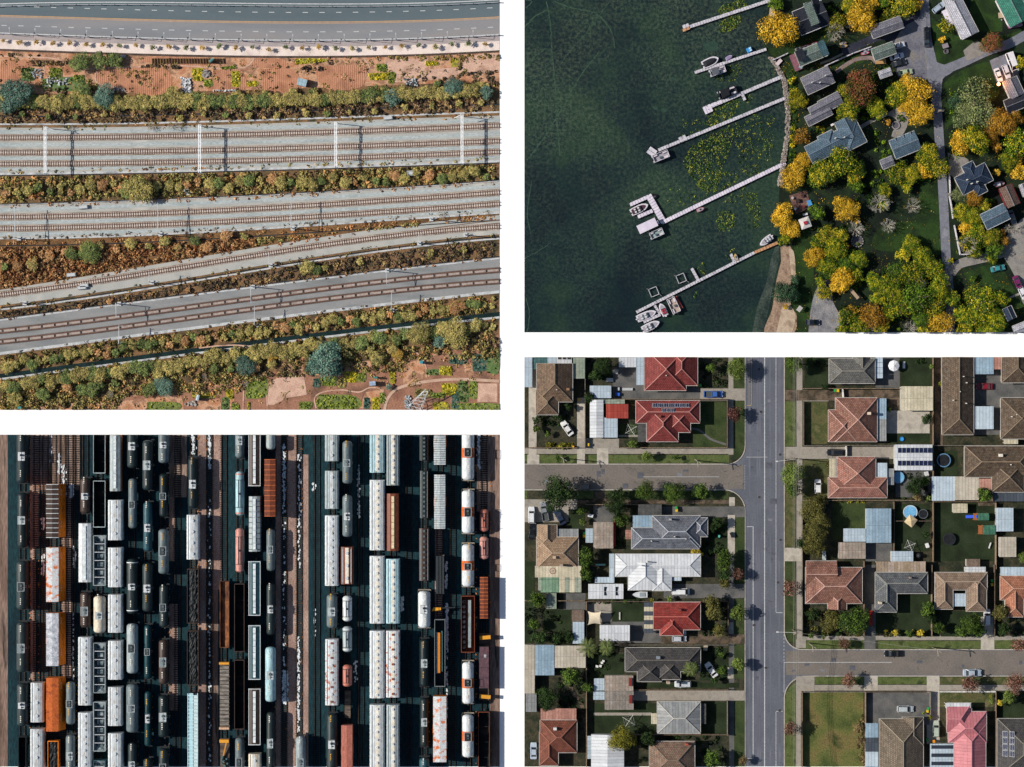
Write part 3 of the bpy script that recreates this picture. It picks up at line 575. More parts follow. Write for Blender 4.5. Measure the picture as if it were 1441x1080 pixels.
rail_line(cv((1, 306), (172, 302), (345, 295), (520, 284), (703, 271)), 'upper track of the pale two track band'); rail_line(cv((1, 322), (172, 318), (345, 311), (520, 300), (703, 287)), 'lower track of the pale two track band')
rail_line(cv((1, 415), (180, 390), (345, 361), (520, 337), (703, 319)), 'single railway track curving between two shrub bands'); 
c5 = [(x, y - (9 * max(0, (x - 500) / 203)) ** 1.0) for x, y in cv((1, 415), (180, 390), (345, 361), (520, 337), (703, 319)) if x > 500]
b = B(); ribbon('siding_track', c5, 1.0, RR, .16); ribbon('siding_track', sh(c5, 4), 1.0, RR, .16)
rail_line(cv((1, 466), (172, 447), (345, 419.5), (520, 400), (703, 380)), 'upper slab track on the grey viaduct', slab=True); rail_line(cv((1, 481), (172, 462), (345, 434.5), (520, 415), (703, 396)), 'lower slab track on the grey viaduct', slab=True)
# gantries and masts
def gantry(px, y0, y1, lean, lb):
    t = root('catenary_gantry', px, (y0 + y1) / 2, 0, 6, .06); tag(t, lb, 'gantry', 'steel gantries over the upper three tracks'); L = (y1 - y0) * S / 2; m = C('#f0f2f3', .5)
    b = B(); 
    for s in (-.26, .26): b.bar((s, -L, 6), (s, L, 6), .24, .12)
    n = 10
    for k in range(n): a = -L + 2 * L * k / n; d = -L + 2 * L * (k + 1) / n; b.bar((-.26 if k % 2 else .26, a, 6), (.26 if k % 2 else -.26, d, 6), .07)
    b.build('beam', m, t)
    for s in (-1, 1): 
        b = B(); [b.bar((q, s * L, 0), (q, s * L, 6.4), .14) for q in (-.35, .35)]; [b.bar((-.35, s * L, z), (.35, s * L, z + .8), .06) for z in (0, 1, 2, 3, 4, 5)]; b.build('mast', m, t); B().box(0, s * L, 0, 1.5, 1.2, .3).build('footing', C('#a9abad', .8), t)
    t.location.z = -1.3
    B().bar((0, L, 6.2), (2.2 * lean, L - .9, 5.8), .12).bar((0, L - .5, 6.1), (2.0 * lean, L - .9, 5.8), .08).build('bracket', m, t)
    for k in (-.55, -.05, .55): B().bar((0, L * k, 5.9), (0, L * k, 5.1), .08).bar((-.5, L * k, 5.1), (.5, L * k, 5.1), .07).build('wire_hanger', m, t)
gantry(62, 178, 243, 1, 'leftmost white gantry across the upper three tracks'); gantry(280, 175, 242, .1, 'white gantry second from the left across the upper tracks'); gantry(472, 171, 234, -.2, 'white gantry third from the left across the upper tracks'); gantry(650, 161, 229, -1, 'rightmost white gantry across the upper three tracks')
def mast(px, py, dy, lb, arm=1):
    t = root('catenary_mast', px, py, 0, 0, .08); tag(t, lb, 'mast', 'single masts beside the railway tracks'); m = C('#c9cdd0', .4, .9); B().cyl(0, 0, 0, .16, 6, 8, .11).build('post', m, t)
    b = B(); e = -dy * S; b.bar((0, 0, 5.8), (.1, e, 5.4), .13); b.bar((0, 0, 5.0), (.1, e * .85, 5.4), .09); b.bar((.1, e * .9, 5.4), (arm * 1.2, e * .95, 5.3), .08); b.build('arm', m, t); B().box(0, 0, 0, 1.1, 1.1, .3).build('footing', C('#c0c2c4', .8), t)
    B().bar((0, -.2, .4), (1.6 * arm, .3, .3), .12).build('stay', m, t)
for a in ((27, 336, -44, 'mast at the far left below the pale two track band'), (226, 330, -42, 'second mast below the pale two track band'), (412, 322, -42, 'mast in the middle below the pale two track band'), (607, 309, -12, 'short mast right below the pale two track band'), (35, 427, -12, 'mast furthest left beside the single track'), (214, 398, -14, 'second mast beside the single track'), (381, 374, -16, 'third mast beside the single track'), (590, 343, -12, 'fourth mast beside the single track'), (655, 331, -6, 'mast furthest right beside the single track'),
          (168, 428, 20, 'upper mast of the left pair on the viaduct'), (172, 484, -26, 'lower mast of the left pair on the viaduct'), (356, 404, 24, 'upper mast of the middle pair on the viaduct'), (361, 458, -26, 'lower mast of the middle pair on the viaduct'), (545, 381, 20, 'upper mast of the right pair on the viaduct'), (552, 437, -26, 'lower mast of the right pair on the viaduct'), (264, 272, -3, 'small post on the shrub band near its middle')): mast(*a)
for i, (c, q) in enumerate(((cv((1, 194), (172, 192.5), (345, 190), (520, 184), (703, 177)), 'first'), (cv((1, 215), (172, 213.5), (345, 211), (520, 205), (703, 199)), 'second'), (cv((1, 231), (172, 229.5), (345, 226.5), (520, 221), (703, 214)), 'third'))):
    b = B(); w = [P(*p) for p in c if p[0] < 672]; [b.bar((a.x, a.y, 5.2), (d.x, d.y, 5.2), .04) for a, d in zip(w, w[1:])]; tag(b.build('contact_wire', C('#6a6c70', .5)), f'overhead contact wire above the {q} railway track from the top', 'wire')
for i, (x, y) in enumerate(((117, 291.5), (118, 402), (100, 387), (115, 405), (577, 244), (546, 166))):
    t = root('equipment_box', x, y, 5, .8, .08); tag(t, f'{["grey cabinet above the pale two track band", "low grey cabinet beside the single track", "pale cabinet at the shrubs left of the single track", "twin cabinet under the single track", "grey hatch on the shrub band near the right", "small white cabinet between hedge and upper tracks"][i]}', 'cabinet'); B().box(0, 0, 0, 2.6 if i != 4 else 1.9, 1.0 if i != 4 else 1.5, .7).build('body', C('#9a9ea0', .6), t); B().box(0, 0, .7, 2.2 if i != 4 else 1.6, .8, .1).build('lid', C('#c0c4c6', .5), t)
# shrub bands (ground cover) and the trees one can tell apart
def bandp(a, b_, x0=-2, x1=706): return [p for p in a if x0 <= p[0] <= x1] + [p for p in b_[::-1] if x0 <= p[0] <= x1]
scrub('scrub', None, bandp(sh(B1t, -28), sh(B1t, -6)), BRP, 15000, .3, .7); scrub('scrub', None, bandp(sh(B1b, 3), sh(B2t, -4)), BRN, 28000, .32, .9); scrub('scrub', None, bandp(sh(B2b, 2), sh(B2b, 8)), BRO, 2600, .26, .4)
scrub('scrub', None, bandp(sh(B2b, 11), sh(B3t, -2), -2, 360), BRO, 24000, .32, .9); scrub('scrub', None, bandp(sh(B2b, 11), sh(B3t, -3), 350, 590), BRN, 1800, .28, .5); scrub('scrub', None, bandp(sh(B3b, 9), sh(B4t, -2)), BRP, 13000, .28, .6); scrub('scrub', None, bandp(sh(B4b, 2), sh(B4b, 26)), BRN, 17000, .32, .8); scrub('scrub', None, bandp(sh(B4b, 33), sh(B4b, 85)), BRN, 24000, .32, .9); scrub('rust_weeds', None, bandp(sh(B1b, -6), sh(B1b, -3), 150, 330), BRO, 300, .25, .2)
CRK = sh(B4b, 29); CRK = [(x, y + 1.0) for x, y in CRK]; ribbon('creek_water', CRK, 6, M('creek', ['#14201c', '#1e3230'], .3, 2, .3, .2, spec=.5), .085); ribbon('creek_bank', sh(CRK, 4.5), 3, PALE, .08)
nr = [0]
def hedge(c, x0, x1, step, r0, r1, mats, where, jit=3, hz=.55, skip=.0):
    x = x0; k = 0
    while x < min(x1, 694):
        if R(0, 1) >= skip:
            y = yat(c, x) + R(-jit, jit); r = R(r0, r1); r = min(r, 6 if x > 680 else r); hz = hz * (.5 if x > 672 else 1); m, nm = random.choice(mats)
            y += 0; tree(x, y, r, m, f'{nm} bushy tree, {ORD[min(k, len(ORD) - 1)]} from the left in {where}', 'hedge_tree', 'tree', hz=hz, group=where, base=.05); k += 1
        x += step * R(.8, 1.2)
ov, gr_, tl, og = (OLV, 'olive'), (OLG, 'green'), (TEAL, 'dark teal'), (BRO, 'rusty')
HC = cv((1, 145), (120, 143), (300, 145), (480, 138), (600, 130), (703, 122)); hedge(HC, 4, 702, 10.5, 10, 13, [ov, ov, ov, gr_], 'the long hedge above the railways', 2); hedge(sh(HC, -9), 6, 702, 34, 6, 9, [ov, gr_], 'the back row of the long hedge', 3, skip=.3)
hedge(sh(HC, 19), 30, 702, 36, 4, 7, [ov, ov, gr_], 'the loose row just above the tracks', 3, skip=.2)
hedge(cv((1, 268), (345, 258), (703, 243)), 8, 700, 15, 6, 10.5, [ov, gr_, og, ov], 'the shrub band below the gantries', 7); hedge(cv((1, 368), (180, 352), (345, 338)), 6, 350, 22, 6, 11, [og, og, (BRN, 'brown'), ov, gr_], 'the rust coloured bank', 10); hedge(sh(B3b, 16), 30, 690, 48, 4, 7, [ov, og], 'the narrow bank above the viaduct', 2, skip=.2)
hedge(sh(B4b, 15), 10, 702, 11, 6, 9.5, [ov, ov, og, gr_], 'the row between viaduct and creek', 5); hedge(sh(B4b, 46), 8, 704, 12, 9, 13, [ov, ov, gr_], 'the thick row below the creek', 4); hedge(sh(B4b, 60), 14, 560, 27, 7, 11, [gr_, ov, og], 'the lowest tree row', 5, skip=.2)
for x, y, r, m, nm in ((22, 130, 24, TEAL, 'large dark teal tree'), (8, 150, 14, TEAL, 'dark teal tree'), (146, 135, 18, TEAL, 'dark teal tree'), (112, 88, 17, OLG, 'green garden tree'), (140, 86, 14, OLG, 'green garden tree'), (160, 84, 13, OLG, 'green garden tree'), (118, 125, 12, OLG, 'green tree'), (105, 134, 9, OLV, 'olive tree'), (242, 132, 13, OLV, 'olive tree'), (195, 266, 24, OLV, 'large domed olive tree'), (178, 268, 14, OLG, 'green tree'), (457, 508, 28, TEAL, 'largest dark teal tree'), (442, 516, 14, TEAL, 'dark teal tree'), (470, 520, 13, TEAL, 'dark teal tree'), (638, 122, 15, TEAL, 'dark teal tree'), (685, 130, 11, TEAL, 'dark teal tree'), (522, 132, 14, OLG, 'green tree'), (552, 137, 13, TEAL, 'teal tree'), (230, 545, 15, TEAL, 'dark teal tree'), (212, 548, 13, OLG, 'green tree'), (590, 470, 20, OLV, 'broad olive tree'), (640, 468, 21, OLV, 'broad olive tree'), (618, 480, 11, TEAL, 'teal tree'), (125, 355, 17, OLG, 'dark green tree'), (100, 358, 11, OLG, 'dark green tree'), (345, 515, 16, TEAL, 'dark teal tree'), (20, 560, 12, OLV, 'olive tree'), (60, 555, 11, OLG, 'green tree'), (358, 500, 14, OLV, 'olive tree'), (130, 548, 12, OLG, 'green tree'), (300, 500, 14, OLV, 'olive tree'), (548, 545, 6, TEAL, 'teal shrub'), (432, 376, 12, OLV, 'olive shrub'), (445, 380, 9, OLG, 'green shrub'), (255, 140, 11, OLV, 'olive tree'), (560, 500, 9, ORG, 'orange tree'), (530, 505, 12, OLV, 'olive tree'), (380, 498, 11, ORG, 'orange tree')):
    tree(x, y, r, m, place_label(nm, x, y), 'tree', 'tree', hz=.55, base=.05)
for x, y in ((100, 181), (212, 180), (239, 178), (250, 179), (280, 330), (622, 305), (155, 555), (288, 530), (345, 540)): bare_tree(x, y, R(5, 8), place_label('dry straw coloured bush', x, y))
# lower gardens
def quad(pts, m, z=.1): sheet('soil_plot', pts, m, z + R(0, .004))
sheet('ground', [(140, 578), (160, 560), (250, 552), (300, 545), (345, 530), (400, 522), (470, 532), (560, 505), (620, 500), (706, 470), (706, 580), (140, 580)], SOILD, .06)
for p_, m in (([(378, 540), (390, 532), (428, 530), (432, 556), (405, 560), (385, 570), (376, 570)], SOILP), ([(402, 500), (425, 496), (428, 518), (405, 520)], SOIL), ([(566, 512), (598, 505), (602, 532), (568, 542)], SOIL), ([(652, 512), (664, 512), (668, 528), (655, 530)], SOIL), ([(672, 540), (700, 540), (700, 566), (672, 566)], SOILP), ([(278, 565), (310, 562), (312, 578), (278, 578)], SOIL), ([(313, 562), (330, 562), (330, 578), (314, 578)], SOIL), ([(515, 552), (540, 548), (540, 575), (505, 575)], SOIL), ([(170, 565), (255, 556), (260, 578), (165, 578)], SOIL), ([(495, 550), (512, 553), (505, 575), (495, 560)], SOILD)): quad(p_, m, .11)
ribbon('dirt_path', sm([(541, 580), (544, 565), (555, 550), (575, 542), (610, 536), (650, 534), (706, 537)]), 4, M('path_pale', ['#b0917c', '#c4a692'], .3, 3, .15), .13)
for p_ in ([(445, 575), (443, 560), (455, 552), (480, 549), (505, 552), (520, 546), (535, 548), (543, 562)], [(343, 545), (342, 580)], [(640, 580), (660, 572), (706, 570)], [(376, 572), (376, 545), (384, 538)], [(580, 492), (594, 505), (604, 530)], [(280, 490), (330, 486), (400, 492), (470, 486)]): ribbon('dirt_path', sm(p_), 1.8, SOILP, .14)
for x0, y0, x1, y1, m, n in ((445, 556, 502, 576, LIME, 1600), (452, 530, 472, 543, LIME, 500), (485, 523, 502, 538, YLW, 600), (503, 525, 514, 537, LIME, 250), (548, 523, 556, 540, YLW, 260), (618, 516, 626, 528, YLW, 200), (627, 516, 636, 528, YLW, 250), (622, 540, 642, 556, YLW, 700), (644, 537, 658, 566, OLG, 450), (660, 537, 671, 560, LIME, 350), (345, 530, 374, 560, LIME, 900), (318, 548, 328, 562, YLW, 300), (312, 560, 322, 576, OLG, 220), (326, 568, 336, 578, LIME, 220), (2, 568, 14, 578, YLW, 200), (524, 560, 534, 578, YLW, 260), (512, 560, 520, 575, TEAL, 200), (534, 553, 541, 568, LIME, 200), (600, 520, 616, 528, OLG, 200), (584, 548, 606, 560, OLV, 500), (664, 500, 684, 522, TEAL, 300), (685, 490, 702, 525, OLG, 350), (632, 500, 655, 512, TEAL, 350), (636, 568, 706, 578, LIME, 500), (270, 552, 300, 560, YLW, 160), (205, 566, 250, 578, LIME, 300), (348, 566, 352, 578, YLW, 100), (606, 553, 625, 560, LIME, 250), (440, 533, 450, 545, TEAL, 160), (474, 532, 486, 546, OLV, 200), (420, 566, 438, 576, LIME, 250), (636, 552, 645, 575, TEAL, 180), (609, 566, 630, 578, YLW, 250)):
    crop(rect(x0, y0, x1, y1), m, n, .2, .12)
for p_, m, n in ((rect(2, 540, 170, 577), BRN, 8000), (rect(170, 540, 345, 556), BRN, 2400), (rect(345, 512, 445, 530), BRP, 1400), (rect(440, 500, 570, 524), BRN, 2400), (rect(560, 488, 703, 506), BRN, 2400), (rect(290, 500, 345, 540), BRN, 1400), (rect(600, 475, 703, 492), BRP, 1800)): scrub('scrub', None, p_, m, n, .28, .8, .9, .06)
scrub('weeds', None, [(0, 79), (350, 84), (703, 75), (703, 122), (350, 134), (0, 128)], BRN, 2600, .24, .3, .8, .08, 12)
for c, lo, hi in ((B1t, -8, 4), (B1b, -8, -1), (B2t, -3, 4), (B2b, -7, 1), (B3t, -3, 4), (B3b, -3, 9), (B4t, -3, 3), (B4b, -3, 3)):
    scrub('edge_weeds', None, bandp(sh(c, lo), sh(c, hi)), random.choice([BRN, BRP, BRO]), 900, .24, .25, .5, .1, 9)
scrub('weeds', None, bandp(sh(B4b, 62), sh(B4b, 120)), BRN, 3000, .24, .3, .8, .1, 12)
t = root('lattice_pylon', 590, 566, -35, 0, .1); tag(t, 'white lattice pylon lying over the lower plots', 'pylon'); b = B(); m = C('#c8ccd0', .4, .9)
for s in (-1, 1): b.bar((s * 1.8, -3.4, 0), (s * .4, 4.0, 5), .13); b.bar((s * 1.8, -1.2, 0), (s * .4, 4.2, 5.4), .12)
b.build('legs', m, t); b = B()
for k in range(7): u, v = k / 7, (k + 1) / 7; b.bar((-1.8 + 1.4 * u, -3.4 + 7.4 * u, 5 * u), (1.8 - 1.4 * v, -3.4 + 7.4 * v, 5 * v), .1); b.bar((1.8 - 1.4 * u, -3.4 + 7.4 * u, 5 * u), (-1.8 + 1.4 * v, -3.4 + 7.4 * v, 5 * v), .1)
b.build('cross_bracing', m, t); rubble('debris_heap', 'white netting bundle left of the lattice pylon', 574, 566, 4, 9, ['#b9c0c4', '#8f989c'], 24, 'debris', .7); rubble('debris_heap', 'pale stones beside the lower white hut', 268, 568, 8, 3, ['#c0bcb8', '#8f8a86'], 14, 'debris', .6)
# =====================================================  lower right plot: suburb
CUR[0] = 4
ASP = M('asphalt_grey', ['#51545d', '#5f626b', '#575a63'], .08, 2.2, .13, .9)
ASPW = M('asphalt_warm', tn(['#57534f', '#655f59', '#5d5854'], 1.12, 1.0), .1, 2.2, .14, .9)
CON = M('concrete', ['#7d7770', '#948d83', '#8a837a'], .4, 3, .14)
CONP = M('concrete_pale', ['#9b958b', '#b0a99d', '#8f887e'], .35, 3, .15)
CDK = M('drive_grey', ['#494a4b', '#5a5a59', '#656361'], .3, 3, .2)
DIRT = M('dirt', ['#4a3f33', '#66584a', '#3b352b', '#5a4d3e'], .25, 2.5, .3)
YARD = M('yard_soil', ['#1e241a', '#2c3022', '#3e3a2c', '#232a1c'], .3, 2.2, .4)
LAWN = M('lawn', tn(['#2e3f1c', '#3d5224', '#4b5a2b', '#35481f'], 0.8, .8), .2, 2.8, .3, .95)  # lawn and verge greens darkened; their shadow is put into the colour
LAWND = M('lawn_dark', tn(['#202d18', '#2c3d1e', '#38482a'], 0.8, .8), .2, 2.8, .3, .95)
LAWNY = M('lawn_dry', tn(['#56532f', '#6d6a3c', '#4c5a2a', '#7d7648'], 0.82, .8), .25, 2.8, .3, .95)
VERGE = M('verge', tn(['#46572a', '#5f7235', '#6d7a3f', '#3d4f24'], 0.8, .85), .3, 2.8, .3, .95)
sheet('road', base(4, None), ASP, .02)
def rnd(x0, y0, x1, y1, c=(0, 0, 0, 0)):  # corner radii nw ne se sw
    pts = []
    for (cx, cy, r, a0) in ((x0 + c[0], y0 + c[0], c[0], 180), (x1 - c[1], y0 + c[1], c[1], 270), (x1 - c[2], y1 - c[2], c[2], 0), (x0 + c[3], y1 - c[3], c[3], 90)):
        pts += [(cx, cy)] if r == 0 else [(cx + r * math.cos(math.radians(a0 + 9 * k)), cy + r * math.sin(math.radians(a0 + 9 * k))) for k in range(11)]
    return pts
EX = 1447; EY = 1079
BL = dict(nw=rnd(734, 503, 1049, 654, (0, 0, 26, 0)), sw=rnd(734, 689, 1049, EY, (0, 30, 0, 0)), ne=rnd(1103, 503, EX, 915, (0, 0, 0, 26)), se=rnd(1103, 951, EX, EY, (32, 0, 0, 0)))
for k in BL:
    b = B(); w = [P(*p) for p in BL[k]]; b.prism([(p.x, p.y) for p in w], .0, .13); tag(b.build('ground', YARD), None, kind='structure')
    pts = BL[k] + [BL[k][0]]
    # kerb lines on the road sides only
def kerb(pts): ribbon('kerb', pts, 1.3, CONP, .137)
def arc(cx, cy, r, a0, a1, n=10): return [(cx + r * math.cos(math.radians(a0 + (a1 - a0) * i / n)), cy + r * math.sin(math.radians(a0 + (a1 - a0) * i / n))) for i in range(n + 1)]
kerb([(734, 653.4), (1022, 653.4)] + arc(1023, 628, 25.4, 90, 0) + [(1048.4, 503)])
kerb([(734, 689.6), (1018, 689.6)] + arc(1019, 719, 29.4, -90, 0) + [(1048.4, EY)])
kerb([(EX, 914.4), (1130, 914.4)] + arc(1129, 889, 25.4, 90, 180) + [(1103.6, 503)])
kerb([(EX, 951.6), (1136, 951.6)] + arc(1135, 983, 31.4, -90, -180) + [(1103.6, EY)])
sheet('side_road', rect(734, 654.5, 1046, 688.5), ASPW, .026); sheet('side_road', rect(1106, 916, EX, 950), ASPW, .026)
z1, z2, z3 = .145, .155, .165
# footpaths
for nm, r_, m in (('footpath', (1025, 503, 1032, 640), CON), ('footpath', (738, 631, 1032, 639), CON), ('footpath', (1026, 700, 1033, EY), CDK), ('footpath', (738, 704, 1030, 709), DIRT), ('footpath', (1121, 503, 1129, 912), CON),
     ('footpath', (1129, 895, EX, 901), CON), ('footpath', (1120, 964, EX, 972), CON), ('footpath', (1120, 972, 1127, EY), CON)):
    sheet(nm, rect(*r_), m, z2)
for r_, m in (((1033, 503, 1048, 549), LAWN), ((1033, 565, 1047, 640), LAWN), ((760, 640.5, 812, 652), VERGE), ((828, 640.5, 840, 652), VERGE), ((856, 640.5, 1026, 652), VERGE), ((734, 640.5, 742, 652), VERGE),
     ((810, 691, 836, 702), VERGE), ((853, 691, 1025, 703), LAWN), ((734, 691, 742, 706), VERGE), ((1033, 728, 1048, 826), LAWN), ((1033, 843, 1047, 892), LAWN), ((1033, 907, 1047, 955), LAWN), ((1033, 985, 1048, EY), LAWN),
     ((1105, 503, 1120, 548), LAWN), ((1105, 565, 1120, 628), VERGE), ((1105, 650, 1120, 770), LAWNY), ((1104, 790, 1120, 895), LAWN), ((1128, 901, 1216, 913), VERGE), ((1236, 902, 1380, 913), VERGE), ((1399, 901, EX, 913), VERGE),
     ((1145, 953, 1216, 963), VERGE), ((1235, 953, 1304, 963), VERGE), ((1322, 953, EX, 963), LAWNY), ((1104, 966, 1120, EY), VERGE)):
    p_ = rect(*r_)
    if r_ == (1104, 966, 1120, EY): p_ = [(1120, 960), (1112, 966), (1106, 976), (1104.5, 988), (1104.5, EY), (1120, EY)]
    if r_ == (1033, 565, 1047, 640): p_ = [(1033, 565), (1048, 565), (1048, 628), (1043, 640), (1033, 648)]
    if r_ == (1104, 790, 1120, 895): p_ = [(1106, 790), (1120, 790), (1120, 905), (1110, 903), (1104.5, 888), (1104.5, 800)]
    sheet('grass_verge', p_, m, z1 + .003)
# driveways
for p_, m in ((rect(742, 640, 759, 654), CONP), (rect(744, 503, 755, 640), CONP), (rect(812, 560, 823, 654), CONP), (rect(840, 617, 856, 654), CONP), (rect(812, 617, 871, 631), CON), (rect(985, 547, 1048, 564), CON), (rect(862, 517, 907, 560), CDK), (rect(862, 545, 985, 562), CDK),
     (rect(738, 703, 812, 735), CON), (rect(835, 692, 853, 712), DIRT), (rect(835, 712, 865, 735), CDK), (rect(930, 713, 1048, 728), CDK), (rect(934, 822, 1048, 842), CDK), (rect(846, 875, 940, 905), CDK), (rect(930, 893, 1048, 906), DIRT), (rect(890, 972, 1048, 986), CON), (rect(906, 961, 1040, 968), LAWND),
     (rect(1105, 549, 1275, 564), DIRT), (rect(1105, 629, 1260, 646), CON), (rect(1104, 771, 1128, 790), CONP), (rect(1248, 578, 1308, 610), CONP), (rect(1232, 503, 1266, 546), CDK), (rect(1216, 795, 1232, 914), CDK), (rect(1380, 868, 1399, 914), CONP), (rect(1216, 951, 1235, 972), CONP), (rect(1304, 951, 1322, 1047), CONP),
     (rect(1220, 975, 1308, 1020), CDK), (rect(1365, 503, 1445, 612), CDK), (rect(1315, 503, 1327, 628), DIRT), (rect(1218, 764, 1255, 790), CDK), (rect(1254, 790, 1300, 800), CDK), (rect(793, 835, 824, 858), CDK), (rect(826, 846, 860, 875), CON), (rect(1248, 560, 1268, 578), DIRT), (rect(1260, 660, 1312, 700), CDK),
     (rect(1376, 700, 1403, 712), DIRT), (rect(1120, 952, 1146, 975), CON), (rect(1120, 900, 1134, 912), CON)):
    sheet('driveway', p_, m, z2 + .004)
# lawns
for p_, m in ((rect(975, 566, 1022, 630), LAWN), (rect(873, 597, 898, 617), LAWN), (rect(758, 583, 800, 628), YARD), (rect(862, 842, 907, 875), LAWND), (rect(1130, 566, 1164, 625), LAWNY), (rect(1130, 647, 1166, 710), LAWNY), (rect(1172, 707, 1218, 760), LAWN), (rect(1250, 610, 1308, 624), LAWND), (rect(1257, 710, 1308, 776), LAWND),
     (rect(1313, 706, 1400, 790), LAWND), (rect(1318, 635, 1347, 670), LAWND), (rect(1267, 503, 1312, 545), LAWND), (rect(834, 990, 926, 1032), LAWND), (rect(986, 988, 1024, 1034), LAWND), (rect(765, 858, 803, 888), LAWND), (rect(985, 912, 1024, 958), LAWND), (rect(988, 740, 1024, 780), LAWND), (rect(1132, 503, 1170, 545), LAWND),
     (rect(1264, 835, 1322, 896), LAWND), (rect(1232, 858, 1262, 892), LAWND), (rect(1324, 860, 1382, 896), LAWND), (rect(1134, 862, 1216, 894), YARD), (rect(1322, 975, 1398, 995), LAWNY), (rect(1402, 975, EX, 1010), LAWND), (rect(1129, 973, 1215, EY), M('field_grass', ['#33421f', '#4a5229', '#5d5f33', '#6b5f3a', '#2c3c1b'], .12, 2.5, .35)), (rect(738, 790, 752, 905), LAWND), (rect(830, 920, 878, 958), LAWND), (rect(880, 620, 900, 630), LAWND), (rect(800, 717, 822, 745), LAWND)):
    sheet('lawn', p_, m, z1 + .006)
ribbon('garden_path', sm([(972, 603), (985, 606), (1000, 618), (1022, 626)]), 3, CDK, z3 + .01)
ribbon('garden_path', sm([(1232, 893), (1236, 880), (1248, 868), (1260, 858)]), 5, CDK, z3 + .01)
sheet('garden_path', rect(871, 612.5, 898, 615), CON, z3 + .01); sheet('garden_path', rect(835, 1003, 917, 1007), CON, z3 + .01); sheet('concrete_pad', rect(1026, 700, 1034, 712), CONP, z3 + .012); sheet('concrete_pad', rect(1024, 725, 1034, 780), CONP, z3 + .012); sheet('concrete_pad', rect(1024, 876, 1032, 892), CONP, z3 + .012); sheet('concrete_pad', rect(1024, 939, 1032, 955), CONP, z3 + .012)
ribbon('dirt_track', sm([(800, 955), (806, 975), (818, 990), (826, 1034)]), 5, DIRT, z3 + .012); sheet('gravel_path', rect(824, 846, 826.5, EY), DIRT, z3); sheet('gravel_path', rect(1130, 560, 1166, 565), CON, z3 + .012)
# road markings
WH = M('road_paint', [alb('#d8dadd', .8), alb('#b9bcc0', .7)], 2, 4, .15)
def mark(x0, y0, x1, y1, nm='road_marking', m=WH): sheet(nm, rect(x0, y0, x1, y1), m, .034)
mark(1075.3, 503, 1076.6, EY); mark(1091.6, 503, 1092.3, 862); mark(1091.6, 1001.7, 1092.3, EY); mark(1059.3, 741, 1060.3, EY - 11); mark(1051, 741, 1060.2, 741.8); mark(1051, EY - 12, 1060.2, EY - 11.2); mark(1092.3, 862, 1101.5, 862.8); mark(1092.3, 1001, 1101.5, 1001.8)
for k in range(9): mark(1102.9, 888 + k * 5, 1103.6, 891 + k * 5)
mark(1103, 932, 1255, 932.7); mark(1103, 932, 1103.7, 975); mark(905, 671, 1012, 671.5); mark(1050, 643.3, 1080, 643.8)
for k in range(16): mark(1047.8, 655 + k * 2.2, 1048.4, 656 + k * 2.2)
YL = M('yellow_paint', [alb('#b39a62'), alb('#9d8857')], 2, 4, .2); mark(1057, 503, 1057.7, 571, m=YL); mark(1051, 570.5, 1057, 571.2, m=YL); mark(1054, 505, 1054.5, 569, m=YL)
for _ in range(26):
    x, y = (R(745, 1040), R(658, 684)) if R(0, 1) < .35 else ((R(1110, 1440), R(920, 945)) if R(0, 1) < .5 else (R(1052, 1096), R(505, 1078))); w_, h_ = R(3, 16), R(2, 9)
    if x + w_ < 1100 or y > 915: sheet('tar_patch', rect(x, y, x + w_ * .6, min(y + h_, 949 if y > 915 and x > 1103 else 1078)), M('tar_patch', ['#4c4e56', '#5a5c64'], .5, 3, .2) if R(0, 1) < .6 else M('tar_patch_pale', ['#6c6e76', '#77787e'], .5, 3, .2), .0305)
for x in (1066, 1084, 1097, 1055, 1069):
    for k in range(2): ribbon('tyre_wear', [(x + R(-1, 1), 503), (x + R(-1, 1), 800), (x + R(-1, 1), EY)], 2.2, M('tyre_wear', ['#53555f', '#646670', '#5c5e69'], .3, 2.5, .15, stretch=(1, .1, 1)), .0275 + .0006 * k + x * 1e-6)
for k in range(9):
    p = P(R(1052, 1100), 520 + 60 * k); t = bpy.data.objects.new('manhole_cover', None); SC.collection.objects.link(t); t.location = (p.x, p.y, .045); tag(t, f'round iron cover in the main road, {ORD[k]} from the top', 'manhole cover'); B().cyl(0, 0, 0, .42, .02, 14).build('lid', C('#3a3b40', .6), t); B().cyl(0, 0, -.005, .5, .02, 14).build('ring', C('#77787c', .7), t)
b = B()   # cracks in the tar
for _ in range(60):
    x, y = (R(745, 1045), R(656, 687)) if R(0, 1) < .4 else ((R(1110, 1440), R(918, 949)) if R(0, 1) < .7 else (R(1052, 1100), R(505, 1078))); p = P(x, y); q = p
    for k in range(random.randint(3, 9)):
        n = q + Vector((R(-.9, .9), R(-.5, .5), 0)); n.z = q.z = .036; b.bar(q, n, .035, .004); q = n
tag(b.build('tar_crack', M('tar', ['#26272a', '#303134'], 1), ), None, kind='structure')
